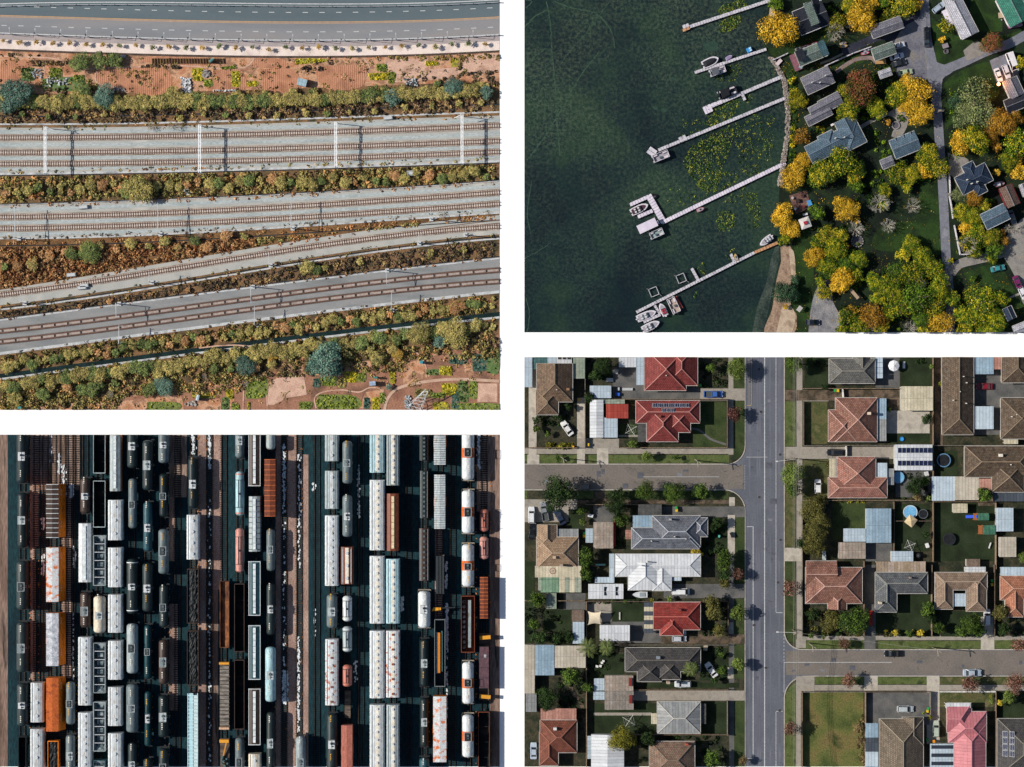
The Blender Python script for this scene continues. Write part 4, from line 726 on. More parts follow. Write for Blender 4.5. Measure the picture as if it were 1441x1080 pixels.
# roofs
TB = roofmat('tile_brown', ['#5f4e40', '#77604d'], stain='#857662'); TR = roofmat('tile_red', ['#743230', '#883e3a'], stain='#744440'); TR2 = roofmat('tile_bright_red', ['#84302c', '#963a34'], stain='#6f5a52'); TS = roofmat('tile_slate', ['#5b5f6a', '#6f727b'], stain='#7c7a76'); TBE = roofmat('tile_beige', ['#8e765f', '#a0866e'], stain='#74685a')
TD = roofmat('tile_dark', ['#3d3c3e', '#4e4b4a'], stain='#5e5a52'); TDB = roofmat('tile_dark_brown', ['#4c3f35', '#63513f'], stain='#7d776a'); TM = roofmat('tile_mottled_red', ['#7c5248', '#97705f'], stain='#5f5a50'); TG = roofmat('tile_grey', ['#5c5c5b', '#6d6c68'], stain='#7c7866'); TT = roofmat('tile_tan', ['#806c5c', '#947e6c'], stain='#6c6258')
TRB = roofmat('tile_red_brown', ['#6a3d30', '#7d4a3a']); TPK = roofmat('metal_pink', ['#a8666c', '#b47278'], 'metal', .12); TMO = roofmat('tile_old', ['#6c5b50', '#84705f'], stain='#8f4f3a')
MW = roofmat('metal_white', ['#b9bcc0', '#cccfd2'], 'metal', .08); ML = roofmat('metal_light', ['#a3b2bd', '#b3c0c9'], 'metal', .1); MB = roofmat('metal_blue', ['#7f97a8', '#93a9b8'], 'metal', .12, stain='#6a6c6c'); MBG = roofmat('metal_beige', ['#a89f90', '#b9b1a2'], 'metal', .12)
MG = roofmat('metal_grey', ['#7d7f80', '#949696'], 'metal', .15); MR = roofmat('metal_rusty', ['#8d8378', '#a19589'], 'metal', .2, stain='#8a5a42'); MGR = roofmat('metal_green_grey', ['#7e8a7c', '#9a9d8c'], 'metal', .2); MCO = roofmat('metal_cream', ['#b4ab93', '#c6bda6'], 'metal', .15); MDK = roofmat('metal_dark', ['#3d434b', '#4b525b'], 'metal', .1)
RSH = roofmat('red_shed', ['#8f3a32', '#a34a3c'], 'metal', .1); MPI = roofmat('metal_old_pink', ['#9a6f62', '#ad8274'], 'metal', .18); MRB = roofmat('metal_striped', ['#8a7a66', '#a5968c'], 'metal', .2, stain='#a08058')
PAV = M('pergola_dark', ['#3c3d3d', '#555553'], 1, 3, .2)
hp = 'hip'
house('house', 'brown tiled house with aerial, white car parked in its front yard', 780, 545, [(755, 512, 806, 566, 'y', 'g', hp), (754, 549, 786, 584, 'y', hp, hp)], TB, cap='#93806a', vents=1, chim=[(799, 548, .8, '#8a6a50')])
house('house', 'large red roofed house at the top edge beside the blue pickup', 946, 530, [(907, 490, 966, 550, 'y', hp, hp), (935, 486, 982, 543, 'y', hp, hp)], TR, cap='#c98a80', vents=1, chim=[(1000, 510, .01, '#888888')])
sp = [(921.5 + 7.6 * k, 571, 3.72, 7.4, 6.6, -26.6) for k in range(7)] + [(934 + 6.2 * k, 577.9, 4.4, 6, 6, -26.6) for k in range(3)]
house('house', 'red tiled house with solar panels on the corner lawn', 940, 595, [(895, 564, 985, 596, 'x', hp, hp), (910, 572, 955, 622, 'y', hp, hp), (938, 575, 972, 609, 'y', hp, hp)], TR, cap='#d0938a', chim=[(928, 586, .7, '#7a4038')], solar=sp, flats=[(898, 591, 910, 622, PAV, 2.4, 'pergola')])
house('house', 'large slate grey tiled house with white ridges behind three street trees', 940, 750, [(889, 743, 984, 773, 'x', hp, hp), (918, 726, 986, 770, 'x', hp, hp), (974, 729, 996, 756, 'y', hp, hp)], TS, cap='#b7bcc4', vents=3, chim=[(943, 731, .6, '#9a9a9a')], flats=[(891, 726, 926, 743, MB, 2.8)])
house('house', 'beige tiled house beside three cars parked in its drive', 784, 765, [(755, 756, 814, 800, 'x', hp, hp), (756, 739, 784, 772, 'y', 'g', hp)], TBE, cap='#b8a08a', chim=[(780, 784, .9, '#c0a890'), (790, 795, .8, '#9a8c80')], flats=[(784, 745, 814, 757, MG, 2.6)])
house('house', 'long house with pale white metal roof and white van in its drive', 922, 800, [(866, 780, 986, 812, 'x', hp, hp), (884, 792, 932, 831, 'y', 'g', hp), (918, 800, 945, 832, 'y', 'g', hp)], MW, cap='#d9dcde', vents=2, pitch=.3, flats=[(858, 780, 865, 821, ML, 2.5), (838, 813, 858, 821, ML, 2.3), (946, 809, 959, 818, ML, 2.4)])
house('house', 'weathered flat roofed house with painted green panels and a ringed letter', 786, 816, [(758, 801, 812, 831, 'x', 'g', 'g')], MGR, cap=None, pitch=.08, flats=[(753, 797, 818, 813, MCO, 3.2), (761, 813, 787, 834, roofmat('metal_green', ['#5f7a62', '#76907a'], 'metal', .2), 3.2), (787, 813, 795, 834, MCO, 3.22), (795, 813, 802, 834, MGR, 3.21), (802, 813, 809, 834, MCO, 3.22), (809, 813, 818, 834, MGR, 3.2)])
b = B(); n = 24; b.add([( (3.2 if i % 2 else 2.6) * .28 * math.cos(math.pi * (i // 2) / 12), (3.2 if i % 2 else 2.6) * .28 * math.sin(math.pi * (i // 2) / 12), 0) for i in range(48)], [(2 * i, 2 * i + 1, (2 * i + 3) % 48, (2 * i + 2) % 48) for i in range(24)])
b.box(-.28, 0, 0, .1, .8, .01).box(.28, 0, 0, .1, .8, .01).box(0, 0, 0, .46, .1, .01)
o = b.build('roof_ring_letter', C('#8a4a44', .7)); 
hh_ = [x for x in SC.objects if x.get('label', '').startswith('weathered flat')][0]; o.parent = hh_; o.location = ((778 - 786) * S, -(804 - 816) * S, 3.25)
house('house', 'bright red hip roofed house with striped awning', 955, 870, [(920, 848, 986, 887, 'x', 'g', hp), (929, 858, 962, 895, 'y', hp, hp)], TR2, cap='#c77468', chim=[(956, 858, .8, '#7a3a34')], flats=[(958, 888, 966, 894, ML, 2.4)] + [(907, 849 + 6.1 * k, 920, 855.1 + 6.1 * k, (MCO if k % 2 else MDK), 2.5, 'awning_stripe') for k in range(7)])
house('house', 'dark tiled house with palm tree in front and silver station wagon alongside', 933, 938, [(880, 912, 986, 946, 'x', hp, hp), (897, 930, 932, 960, 'y', hp, hp), (925, 926, 958, 957, 'y', hp, hp)], TD, cap='#6f6a62', chim=[(926, 925, 1, '#7d8790'), (940, 960, .9, '#a09080')])
house('house', 'grey square hip roofed house with small white porch', 955, 1010, [(925, 988, 986, 1033, 'x', hp, hp)], MG, cap='#c9c4ba', pitch=.36, flats=[(917, 1005, 925, 1020, MCO, 2.4, 'porch_roof'), (986, 992, 994, 1020, PAV, 2.2, 'pergola')])
house('house', 'red brown hip roofed house with pinkish metal annex in the lower left corner', 786, 1030, [(760, 1014, 812, 1060, 'x', hp, hp), (759, 1030, 786, 1078, 'y', hp, hp)], TRB, cap='#a06a56', chim=[(781, 1025, .9, '#d0d0d0')], flats=[(761, 998, 811, 1015, MPI, 2.9)])
house('house', 'mottled old tiled house at the bottom edge beside the yellow crowned tree', 946, 1068, [(914, 1044, 978, 1094, 'x', hp, hp), (922, 1056, 950, 1096, 'y', hp, hp)], TMO, cap='#8c7a68', chim=[(966, 1047, .7, '#a04a3a')])
house('house', 'grey tiled house at the top edge east of the main road', 1198, 520, [(1167, 505, 1232, 540, 'x', hp, hp), (1200, 480, 1226, 530, 'y', hp, hp)], TG, cap='#8f8a80', flats=[(1233, 503 + 7.5 * k, 1243, 510 + 7.5 * k, ML, 2.5, 'awning') for k in range(4)])
house('house', 'mottled red roofed house with grey metal awning next to white shed', 1205, 592, [(1176, 560, 1235, 622, 'x', hp, hp), (1166, 577, 1206, 622, 'x', hp, hp)], TM, cap='#d0a89c', chim=[(1222, 582, .9, '#d9c9b4')], flats=[(1235, 561, 1248, 590, MB, 2.5, 'awning'), (1235, 590, 1248, 621, MG, 2.48, 'awning')])
house('house', 'faded red roofed house with white car on its dry front lawn', 1207, 672, [(1178, 643, 1233, 690, 'y', hp, hp), (1166, 672, 1249, 701, 'x', hp, hp)], roofmat('tile_faded', ['#8e5b50', '#9f7466'], stain='#6a6862'), cap='#c9a090', flats=[(1168, 646, 1177, 672, MCO, 2.6), (1234, 652, 1249, 672, ML, 2.6), (1249, 660, 1259, 683, MG, 2.2)])
house('apartment_block', 'very long brown gabled roof building with speckled tiles', 1348, 555, [(1326, 480, 1371, 612, 'y', 'g', hp)], TDB, cap='#8f7d68', vents=5, cat='building', flats=[(1372, 495, 1399, 527, MB, 2.6), (1372, 572, 1399, 604, ML, 2.6, 'carport_roof')])
house('house', 'brown hip roofed house clipped by the top right corner', 1432, 515, [(1410, 480, 1452, 539, 'y', hp, hp)], TDB, cap='#8f7d68', flats=[(1399, 495, 1410, 520, MPI, 2.5)])
house('house', 'brown hip roofed house at the right edge below the red car', 1432, 588, [(1409, 560, 1462, 618, 'x', hp, hp)], TDB, cap='#8f7d68', vents=2, flats=[(1414, 618, 1434, 625, MCO, 2.4)])
house('house', 'big dark hip roofed house above the pink and beige flat roofs', 1405, 655, [(1358, 628, 1455, 672, 'x', hp, hp), (1396, 650, 1442, 693, 'y', hp, hp)], TDB, cap='#9a8670', chim=[(1407, 641, 1, '#d8d0c4')], vents=1, flats=[(1313, 671, 1345, 705, ML, 2.5), (1345, 671, 1379, 704, MBG, 2.55), (1379, 674, 1396, 690, MPI, 2.5), (1399, 694, 1445, 706, MDK, 2.3)])
house('house', 'mottled red corner house behind the dense green trees', 1174, 825, [(1134, 799, 1214, 850, 'x', hp, hp), (1135, 790, 1178, 826, 'x', 'g', 'g'), (1165, 834, 1192, 858, 'y', hp, 'g')], TM, cap='#d0a89c')
house('house', 'grey angled house with a striped multicoloured annex roof', 1268, 830, [(1232, 806, 1306, 836, 'x', hp, hp), (1232, 808, 1263, 862, 'y', hp, hp)], roofmat('tile_blue_grey', ['#55585c', '#676a6c']), cap='#8f8f8a', chim=[(1280, 813, .5, '#8a7a70'), (1238, 848, .8, '#c0b4a0')], flats=[(1234, 791, 1303, 808, MRB, 2.9)])
house('house', 'tan U shaped house with white flat roof in its court', 1352, 832, [(1316, 806, 1390, 831, 'x', hp, hp), (1316, 808, 1342, 858, 'y', hp, hp), (1360, 808, 1389, 861, 'y', hp, hp)], TT, cap='#b09c88', flats=[(1343, 836, 1360, 854, ML, 2.6)])
house('house', 'orange brown hip roofed house cut by the right edge', 1428, 842, [(1408, 811, 1462, 845, 'x', hp, hp), (1415, 815, 1441, 869, 'y', hp, hp)], roofmat('tile_orange', ['#93604a', '#a8735c']), cap='#c09a84', flats=[(1409, 799, 1450, 811, ML, 2.6)])
house('house', 'grey brown hip roofed house at the bottom beside the empty grass lot', 1268, 1046, [(1238, 1012, 1300, 1110, 'y', hp, hp), (1270, 1010, 1300, 1050, 'y', 'g', hp)], roofmat('tile_grey_brown', ['#63594d', '#776a5b']), cap='#a39884', flats=[(1219, 1019 + 20 * k, 1237, 1039 + 20 * k, (MB, MDK, ML)[k % 3], 2.6) for k in range(4)])
house('house', 'pink painted hip roofed house at the bottom right', 1360, 1030, [(1333, 990, 1368, 1032, 'x', 'g', hp), (1335, 1002, 1389, 1046, 'x', hp, hp), (1343, 1020, 1388, 1085, 'y', hp, 'g')], TPK, cap='#d58f96', flats=[(1331, 990, 1366, 997, MW, 3.4)])
sp2 = [(1414 + 8.5 * (k % 2), 1033 + 9 * (k // 2), 4.02 + .85 * (k % 2), 8, 8.5, 0, -26.6) for k in range(8)]
house('house', 'dark grey house with eight solar panels in the bottom right corner', 1432, 1046, [(1404, 1012, 1470, 1094, 'y', hp, hp)], TD, cap='#8a8478', solar=sp2)
# sheds and annexes
for a in (('long white metal shed beside the small red roofed shed', 830, 563, 849, 616, MW, 2.6, 'y'), ('pale low shed in front of the white metal shed', 849, 588, 869, 616, ML, 2.4, None), ('small shed with red ribbed roof', 853, 569, 884, 589, RSH, 2.7, None), ('mossy greenish lean-to roof above the red ribbed shed', 839, 562.5, 879, 568.5, MGR, 2.2, None), ('small pale shed near the blue bin in the back yard', 830, 543, 860, 560.5, ML, 2.3, None),
   ('white shed cut by the top edge', 871, 490, 895, 517, MW, 2.5, None), ('narrow white shed against the red roofed house at the top', 895.5, 490, 906.5, 542, ML, 2.5, None), ('white corner shed in the top left of the suburb', 730, 490, 749, 545, ML, 2.6, None), ('teal green shed between two white roofs at the top', 751, 490, 770, 520, roofmat('metal_teal', ['#3f5f60', '#4f7070'], 'metal'), 2.4, None), ('small pale blue shed at the top edge', 770.5, 490, 783, 519, ML, 2.5, None), ('shed topped with dark striped panels at the top edge', 783.5, 490, 804.5, 512, MW, 2.7, None), ('grey green shed beside the brown tiled house', 806.5, 504, 823, 533, MGR, 2.4, None),
   ('flat dark carport above the slate grey house', 898, 710, 931, 725.5, PAV, 2.4, None), ('white shed with rust streaked sheets beside a red strip', 835, 735, 863, 772, MR, 2.7, None), ('small light blue shed joined to the rust streaked shed', 824, 744, 834.6, 764, ML, 2.3, None), ('wooden brown garden shed next to the slate grey house', 880, 746, 888, 759, MPI, 2.2, None),
   ('white caravan-like shed with two dark skylights', 828, 822, 877, 843, MW, 2.6, 'x'), ('white shed between shade sail and red hip roofed house', 844, 880, 886, 902, MW, 2.6, 'x'), ('brown slatted pergola above the narrow white shed', 805, 859, 822, 875, M('slats', ['#5f5148', '#7a695c'], 1, 3, .3), 2.3, None), ('narrow white shed left of the palm tree', 806, 875.5, 822, 906, ML, 2.4, None),
   ('large beige roofed shed at the left edge', 725, 908, 752.5, 976, MBG, 2.9, None), ('pale blue roofed shed between two beige ones', 753, 908, 780, 950.5, MB, 3.0, None), ('beige roofed shed touching the tall palm', 780.5, 909, 824, 940, MBG, 2.8, None), ('small grey shed at the left edge below the beige one', 740, 976.5, 755, 1002, MG, 2.5, None), ('rusty pale shed with a red ladder on top', 851, 951, 891, 972.5, MR, 2.9, None), ('grey rusty shed below the one with the red ladder', 851, 973, 891.5, 999, roofmat('metal_rust2', ['#77726c', '#8c857d'], 'metal', .2, stain='#a08470'), 2.7, None), ('small white lean-to beside the rusty sheds', 835, 973.5, 850.6, 985, ML, 2.2, None), ('small white roof with round water tanks', 836, 955, 850.5, 972, ML, 2.1, None),
   ('big white gabled shed beside the yellow crowned tree', 832, 1034, 878, 1095, MW, 3.0, 'y'), ('narrow white awning along the big gabled shed', 826.5, 1036, 831.6, 1068, ML, 2.3, None), ('cream shed in the middle of the east side', 1268, 544, 1313, 578, MCO, 2.8, None), ('white shed carrying two rows of solar panels', 1259, 626, 1312, 662, MW, 2.8, None), ('weathered blue grey metal shed behind the long olive tree', 1219, 716, 1254, 764, MB, 2.8, None), ('pale translucent lean-to beside the weathered blue shed', 1187, 744, 1218, 762.5, ML, 2.3, None), ('messy white and rust shed below the pale lean-to', 1180, 763.5, 1218, 786.5, MR, 2.5, None),
   ('small white garden shed above the green playsets', 1341, 709, 1361.5, 722, MCO, 2.2, None), ('glassy pale roof above the striped annex', 1254, 776, 1285, 791, ML, 2.4, None), ('white shed right of the playsets', 1402, 715, 1426, 748, ML, 2.6, None), ('beige boxy roof at the lower right of the playsets', 1406, 756, 1430, 784, MBG, 2.8, None), ('white and grey striped awning beside the pink house', 1309, 1047, 1342, 1092, ML, 2.5, None), ('brown pergola in the yard below the playsets', 1360, 787, 1379, 798, M('slats', ['#5f5148', '#7a695c'], 1, 3, .3), 2.3, None), ('narrow white shed by the tan U shaped house', 1358, 798, 1387, 806, MW, 2.2, None), ('small square greenish glasshouse frame left of the dark patio', 769, 835, 783, 857, MGR, 2.1, None)):
    t = shed(a[0], a[1], a[2], a[3], a[4], a[5], a[6], gable=a[7] if len(a) > 7 else None, sky=[(850, 826, 853, 838), (866, 826, 869, 838)] if 'caravan' in a[0] else ([(845, 1068, 849, 1082), (858, 1068, 862, 1082)] if 'big white gabled' in a[0] else ())) if False else shed(a[0], a[1], a[2], a[3], a[4], a[5], z=a[6] if len(a) > 6 and not isinstance(a[6], str) and a[6] else 2.5, gable=a[7] if len(a) > 7 else None, sky=[(850, 826, 853, 838), (866, 826, 869, 838)] if 'caravan' in a[0] else ([(843, 1068, 847, 1082), (862, 1068, 866, 1082)] if 'big white gabled' in a[0] else ())) 
    if 'two rows' in a[0]:
        for r_ in range(2):
            for k in range(8):
                o = B(); o.mi = 0; o.box(0, 0, 0, 1.1, 1.5, .06); o.mi = 1; o.box(0, 0, .08, 1.0, 1.4, .03); s_ = o.build('solar_panel', [C('#c9ccd0', .4), MATS['solar_cell']], t); s_.location = (-3.9 + 1.2 * k, 2.0 - 3.6 * r_, 2.86)
    if 'dark striped' in a[0]:
        for k in range(3): B().box(-1.3 + 1.3 * k, .3, 2.72, .9, 2.6, .08).build('dark_panel', C('#33302c', .4), t)
    if 'striped awning beside' in a[0]:
        for k in range(4): B().box(0, 3.6 - 2.3 * k, 2.52, 6, 1.0, .06).build('dark_stripe', C('#2d3540', .5), t)
    if 'red ladder' in a[0]: B().box(3.2, .4, 2.95, .8, 2.3, .25).build('ladder', C('#7a2620', .6), t)
# cars
for a in ((798, 603, 125, 'white sedan with dark roof window in the brown tiled house yard', '#e6e6e2', 'sedan'), (1004, 555, 0, 'blue pickup truck in the drive beside the red roofed house', '#3f6bb8', 'pickup'), (819, 685, 180, 'dark silver van at the kerb by the round tree', '#77726a', 'suv'), (748, 725, 90, 'white SUV in the drive at the left edge', '#e8eaec', 'suv'), (766, 720, 100, 'grey pickup truck between white SUV and dark blue car', '#8a8f94', 'pickup'), (788, 728, 120, 'dark blue car in front of the beige tiled house', '#27344d', 'sedan'),
   (749, 748, 85, 'black car in the shade below the white SUV', '#16181c', 'sedan'), (958, 833, 0, 'white van parked by the long pale roofed house', '#e9ebec', 'van'), (956, 899, 0, 'silver car beside the bright red roofed house', '#c3c9d2', 'hatch'), (1001, 943, 125, 'white sedan parked askew on the lawn by the palm', '#e3e5e4', 'sedan'), (961, 963, 180, 'silver station wagon below the dark tiled house', '#c9cfd4', 'wagon'), (751, 1057, 90, 'pale blue car at the left edge near the red brown roof', '#b8c6d8', 'sedan'),
   (1385, 544, 180, 'dark red car in the shaded court at the right', '#8a2230', 'sedan'), (1175, 637, 180, 'black car in the drive above the faded red roof', '#22242a', 'suv'), (1151, 685, 90, 'white car on the dry lawn', '#eceded', 'hatch'), (1256, 920, 180, 'black car at the kerb of the lower side street', '#14171b', 'sedan'), (1368, 947, 0, 'silver blue car at the lower kerb of the side street', '#aebccb', 'sedan'), (1389, 869, 90, 'white SUV in the drive beside the tan house', '#e8eaee', 'suv'), (1274, 998, 0, 'silver station wagon in the walled dark car park', '#bcc4c8', 'wagon'), (1317, 1026, 90, 'pale green old car beside the pink house', '#b9c4b4', 'wagon')):
    car(a[0], a[1], a[2], a[3], a[4], a[5], 1.0 if a[0] not in (1368,) else 1.1)
def boat_trailer(px, py, rot, label):
    t = root('boat_trailer', px, py, rot, .8, .15); tag(t, label, 'boat trailer')
    B().loft([[(x, -w, .9), (x, -w * .8, .4), (x, w * .8, .4), (x, w, .9)] for x, w in ((-2, .8), (0, .9), (1.4, .6), (2.2, .08))]).build('hull', C('#c9ced2', .4), t)
    b = B(); [b.bar((-2, s, .3), (2.6, s * .3, .3), .1) for s in (-.8, .8)]; b.build('trailer_frame', C('#6a6f73', .5), t); B().box(-.6, 0, .9, 1.6, 1.2, .12).build('cover', C('#8d979e', .6), t)
boat_trailer(901, 837, 180, 'small boat on a trailer left of the white van')
# fences
for i, (pts, lb) in enumerate((([(738, 630), (812, 630)], 'low fence along the west street below the brown tiled house'), ([(873, 630), (1022, 630)], 'brown fence along the west street below the red solar house'), ([(1023, 563), (1023, 630)], 'fence on the road side of the corner lawn'), ([(823, 503), (823, 630)], 'long side fence between the brown house and the white sheds'), ([(862, 562), (1022, 562)], 'fence between the two red roofed houses'),
   ([(824, 710), (898, 710)], 'fence beside the street behind the dark round trees'), ([(824, 846), (1024, 846)], 'long fence above the bright red roofed house'), ([(824, 907), (1024, 907)], 'long pale fence above the dark tiled house'), ([(890, 970), (1024, 970)], 'fence below the silver station wagon'), ([(825, 846), (825, 1079)], 'long rear fence left of the palm trees'), ([(1024, 846), (1024, 895)], 'short front fence by the olive tree'), ([(1023, 986), (1023, 1034)], 'front fence right of the grey square roof'), ([(834, 1033), (1024, 1033)], 'fence below the grey square hip roofed house'),
   ([(1130, 547), (1268, 547)], 'white topped fence above the mottled red roofed house'), ([(1130, 566), (1130, 626)], 'front fence of the mottled red roofed house'), ([(1131, 627), (1258, 627)], 'dark fence between the two eastern red roofed houses'), ([(1312, 503), (1312, 790)], 'very long back fence in the middle of the east block'), ([(1130, 704), (1312, 704)], 'fence above the weathered blue shed'), ([(1257, 706), (1257, 776)], 'fence left of the round pool'), ([(1313, 627), (1441, 627)], 'fence above the big dark hip roofed house'), ([(1313, 706), (1400, 706)], 'fence above the playset lawn'), ([(1400, 708), (1400, 800)], 'fence right of the playset lawn'), ([(1258, 733), (1310, 733)], 'low fence by the umbrella and pool'),
   ([(1128, 715), (1128, 895)], 'tall road side fence along the eastern footpath'), ([(1215, 790), (1215, 894)], 'side fence right of the mottled corner house'), ([(1310, 795), (1310, 894)], 'side fence between grey angled and tan houses'), ([(1398, 795), (1398, 894)], 'side fence right of the tan house'), ([(1128, 973), (1216, 973)], 'fence along the top of the empty grass lot'), ([(1128, 973), (1128, 1079)], 'fence at the road side of the empty grass lot'), ([(1217, 973), (1217, 1079)], 'brown fence right of the empty grass lot'), ([(1218, 973), (1308, 973)], 'fence of the walled dark car park'), ([(1308, 974), (1308, 1012)], 'pale wall right of the dark car park'), ([(1400, 974), (1400, 1079)], 'fence right of the pink house'), ([(736, 845), (822, 845)], 'fence below the weathered flat roofed house'))):
    fence(pts, lb, ['#7d6b58', '#8c7a66', '#6a5c50', '#7a746a'][i % 4], 1.6)
fence([(1320, 973), (1400, 973)], 'low white wall in front of the pink house', '#dcdad4', 1.1, .25, 'garden_wall', 'wall'); fence([(1185, 548), (1186, 562)], 'short white wall in the drive', '#dedcd6', 1.2, .3, 'garden_wall', 'wall'); fence([(1190, 628), (1190, 642)], 'short white gate behind the black car', '#dedcd6', 1.2, .3, 'gate', 'gate')
# pools, trampolines, play things
def disc(name, px, py, r, label, cat, top, rim, h=.9):
    t = root(name, px, py, 0, h, .16); tag(t, label, cat); rr = r * S
    B().cyl(0, 0, 0, rr, h, 28).build('wall', rim, t); B().cyl(0, 0, h + .003, rr * .9, .02, 28).build('surface', top, t)
    b = B(); n = 28
    for i in range(n): a, c_ = 2 * math.pi * i / n, 2 * math.pi * (i + 1) / n; b.bar((rr * math.cos(a), rr * math.sin(a), h + .03), (rr * math.cos(c_), rr * math.sin(c_), h + .03), .16, .06)
    b.build('rim', rim, t); return t
PW = M('pool_water', [alb('#5f9fc9'), alb('#7fb4d8')], .8, 3, .15, .15, spec=.5); TP = M('trampoline_mat', ['#14161a', '#23262a'], 1, 3, .2)
disc('garden_pool', 1281, 721, 9.5, 'round blue pool beside the cream umbrella', 'pool', PW, C('#b9c6ce', .4)); disc('garden_pool', 1264, 672, 8, 'round pool partly behind the solar shed', 'pool', PW, C('#7fa6c4', .4), .7); disc('paddling_pool', 1269, 618, 2.6, 'small bright blue paddling pool on dark grass', 'pool', C('#3f9be0', .4), C('#2f83cc', .4), .3)
disc('trampoline', 1299, 723.5, 6.3, 'small dark trampoline beside the round pool', 'trampoline', TP, C('#5a5f66', .5)); disc('trampoline', 1328, 648, 9.3, 'blue rimmed trampoline left of the big dark roof', 'trampoline', TP, C('#5f86a8', .5)); disc('trampoline', 1336, 759, 8.2, 'black trampoline in the playset yard', 'trampoline', TP, C('#2a2d33', .5))
t = root('water_tank', 1292, 782, 0, 1.5, .16); tag(t, 'small dark round tank near the glassy pale roof', 'tank'); B().cyl(0, 0, 0, .6, 1.5, 16).build('tank', C('#2a2d2f', .6), t); B().cyl(0, 0, 1.5, .2, .1).build('lid', C('#55585a', .6), t)
def umbrella(px, py, r, label, col, n=8, rot=0):
    t = root('garden_umbrella', px, py, rot, 2.4, .16); tag(t, label, 'umbrella'); B().cyl(0, 0, 0, .05, 2.5, 8).build('pole', C('#9a9a98', .5), t)
    rr = r * S; B().add([(rr * math.cos(2 * math.pi * i / n), rr * math.sin(2 * math.pi * i / n), 2.0) for i in range(n)] + [(0, 0, 2.65)], [(i, (i + 1) % n, n) for i in range(n)]).build('canopy', C(col, .8), t)
    b = B(); [b.bar((0, 0, 2.62), (rr * math.cos(2 * math.pi * i / n), rr * math.sin(2 * math.pi * i / n), 1.99), .05) for i in range(n)]; b.build('ribs', C('#8a8478', .6), t)
umbrella(1282, 733.5, 9.5, 'square cream umbrella at the edge of the round pool', '#c9b48e', 4, 8); umbrella(1258, 515, 8, 'white garden umbrella on the patio near the top', '#e9eaec', 8)
def playset(px, py, w, d, label):
    t = root('playset', px, py, 0, 2.3, .16); tag(t, label, 'playset'); W, D = w * S, d * S
    b = B(); roof_rect(b, [], -W / 2, -D / 2, W / 2, D / 2, 2.2, .35, 'x', 'g', 'g'); b.build('roof', roofmat('play_green', ['#3f6a56', '#4d7a64'], 'metal'), t, uv=True)
    b = B(); [b.box(x, y, 0, .12, .12, 2.2) for x in (-W / 2 + .1, W / 2 - .1) for y in (-D / 2 + .1, D / 2 - .1)]; b.build('posts', C('#a9673c', .7), t)
    B().box(-W / 2 - .5, 0, 1.0, 1.2, D * .9, .1).build('deck', C('#9c5f38', .7), t); b = B(); [b.bar((-W / 2 - 1.1, y, 1.6), (-W / 2, y, 1.6), .1) for y in (-D * .45, D * .45)]; [b.bar((-W / 2 - 1.05, y, 0), (-W / 2 - 1.05, y, 1.7), .1) for y in (-D * .45, D * .45)]; b.build('rail', C('#a9673c', .7), t); return t
t = playset(1384, 727.5, 15, 10, 'green roofed playset with a blue slide'); B().bar((-1.6, 0, 1.15), (-4.6, -.1, .15), .8, .12).build('slide', C('#2b50c8', .35), t)
playset(1392, 746, 17, 13, 'larger green roofed playset with orange frame')
def shade(px, py, r, label):
    t = root('shade_sail', px, py, 0, 2.5, .16); tag(t, label, 'shade sail'); n = 10; b = B(); vs = []
    for j in range(n + 1):
        for i in range(n + 1):
            u, v = i / n * 2 - 1, j / n * 2 - 1; pin = 1 - .22 * (1 - v * v); pinv = 1 - .22 * (1 - u * u); vs.append((u * r * S * pin, v * r * S * pinv, 2.4 + .5 * u * v))
    b.add(vs, [(j * (n + 1) + i, j * (n + 1) + i + 1, (j + 1) * (n + 1) + i + 1, (j + 1) * (n + 1) + i) for j in range(n) for i in range(n)]).build('cloth', C('#d9cbb0', .8), t, smooth=True)
    b = B(); [b.box(x * r * S, y * r * S, 0, .1, .1, 2.9 if x * y > 0 else 1.9) for x in (-1, 1) for y in (-1, 1)]; b.build('posts', C('#8a8a88', .5), t)
shade(836.5, 870, 9.5, 'cream shade sail beside the gravel patch')
sheet('gravel_yard', rect(828, 846, 861, 874), M('pebbles', ['#3d4145', '#6a6e72', '#8b8e90'], 1.2, 4, .5), z3 + .006)
def bin_(px, py, col, label):
    t = root('wheelie_bin', px, py, R(-10, 10), 1, .17); tag(t, label, 'bin'); B().box(0, 0, 0, .6, .7, .95, inset=-.04).build('body', C('#2c4a35', .5), t); B().box(0, 0, .96, .68, .8, .08).build('lid', C(col, .5), t)
for a in ((981, 542.5, '#d8b32c', 'yellow lidded bin beside the blue pickup drive'), (985.5, 542.5, '#2f9a50', 'green lidded bin beside the blue pickup drive'), (815, 563, '#e0a024', 'orange lidded bin below the grey green shed'), (806, 629.5, '#dba52a', 'orange lidded bin by the hedge'), (827.5, 626, '#d8b32c', 'yellow lidded bin below the long white shed'), (951.5, 715, '#2f9a50', 'green bin beside the dark carport'), (952, 718.5, '#d8b32c', 'yellow bin beside the dark carport'),
          (822, 751, '#2f9a50', 'green bin beside the rust streaked shed'), (822, 754.5, '#d8b32c', 'yellow bin beside the rust streaked shed'), (1175, 549.8, '#2f9a50', 'green bin beside the white topped fence'), (1179, 550, '#d8b32c', 'yellow bin beside the white topped fence'), (1396, 817.5, '#2f9a50', 'green bin right of the tan house'), (1396, 823, '#d8b32c', 'yellow bin right of the tan house'), (1305, 1001, '#d8b32c', 'yellow bin by the dark car park wall'), (1306, 997.5, '#2f9a50', 'green bin by the dark car park wall'), (1305, 1041, '#2f9a50', 'green bin above the striped awning'), (1314, 1043.5, '#e0901f', 'orange bin above the striped awning'), (988, 780, '#d8b32c', 'yellow bin by the yellow bush of the slate house')): bin_(*a)
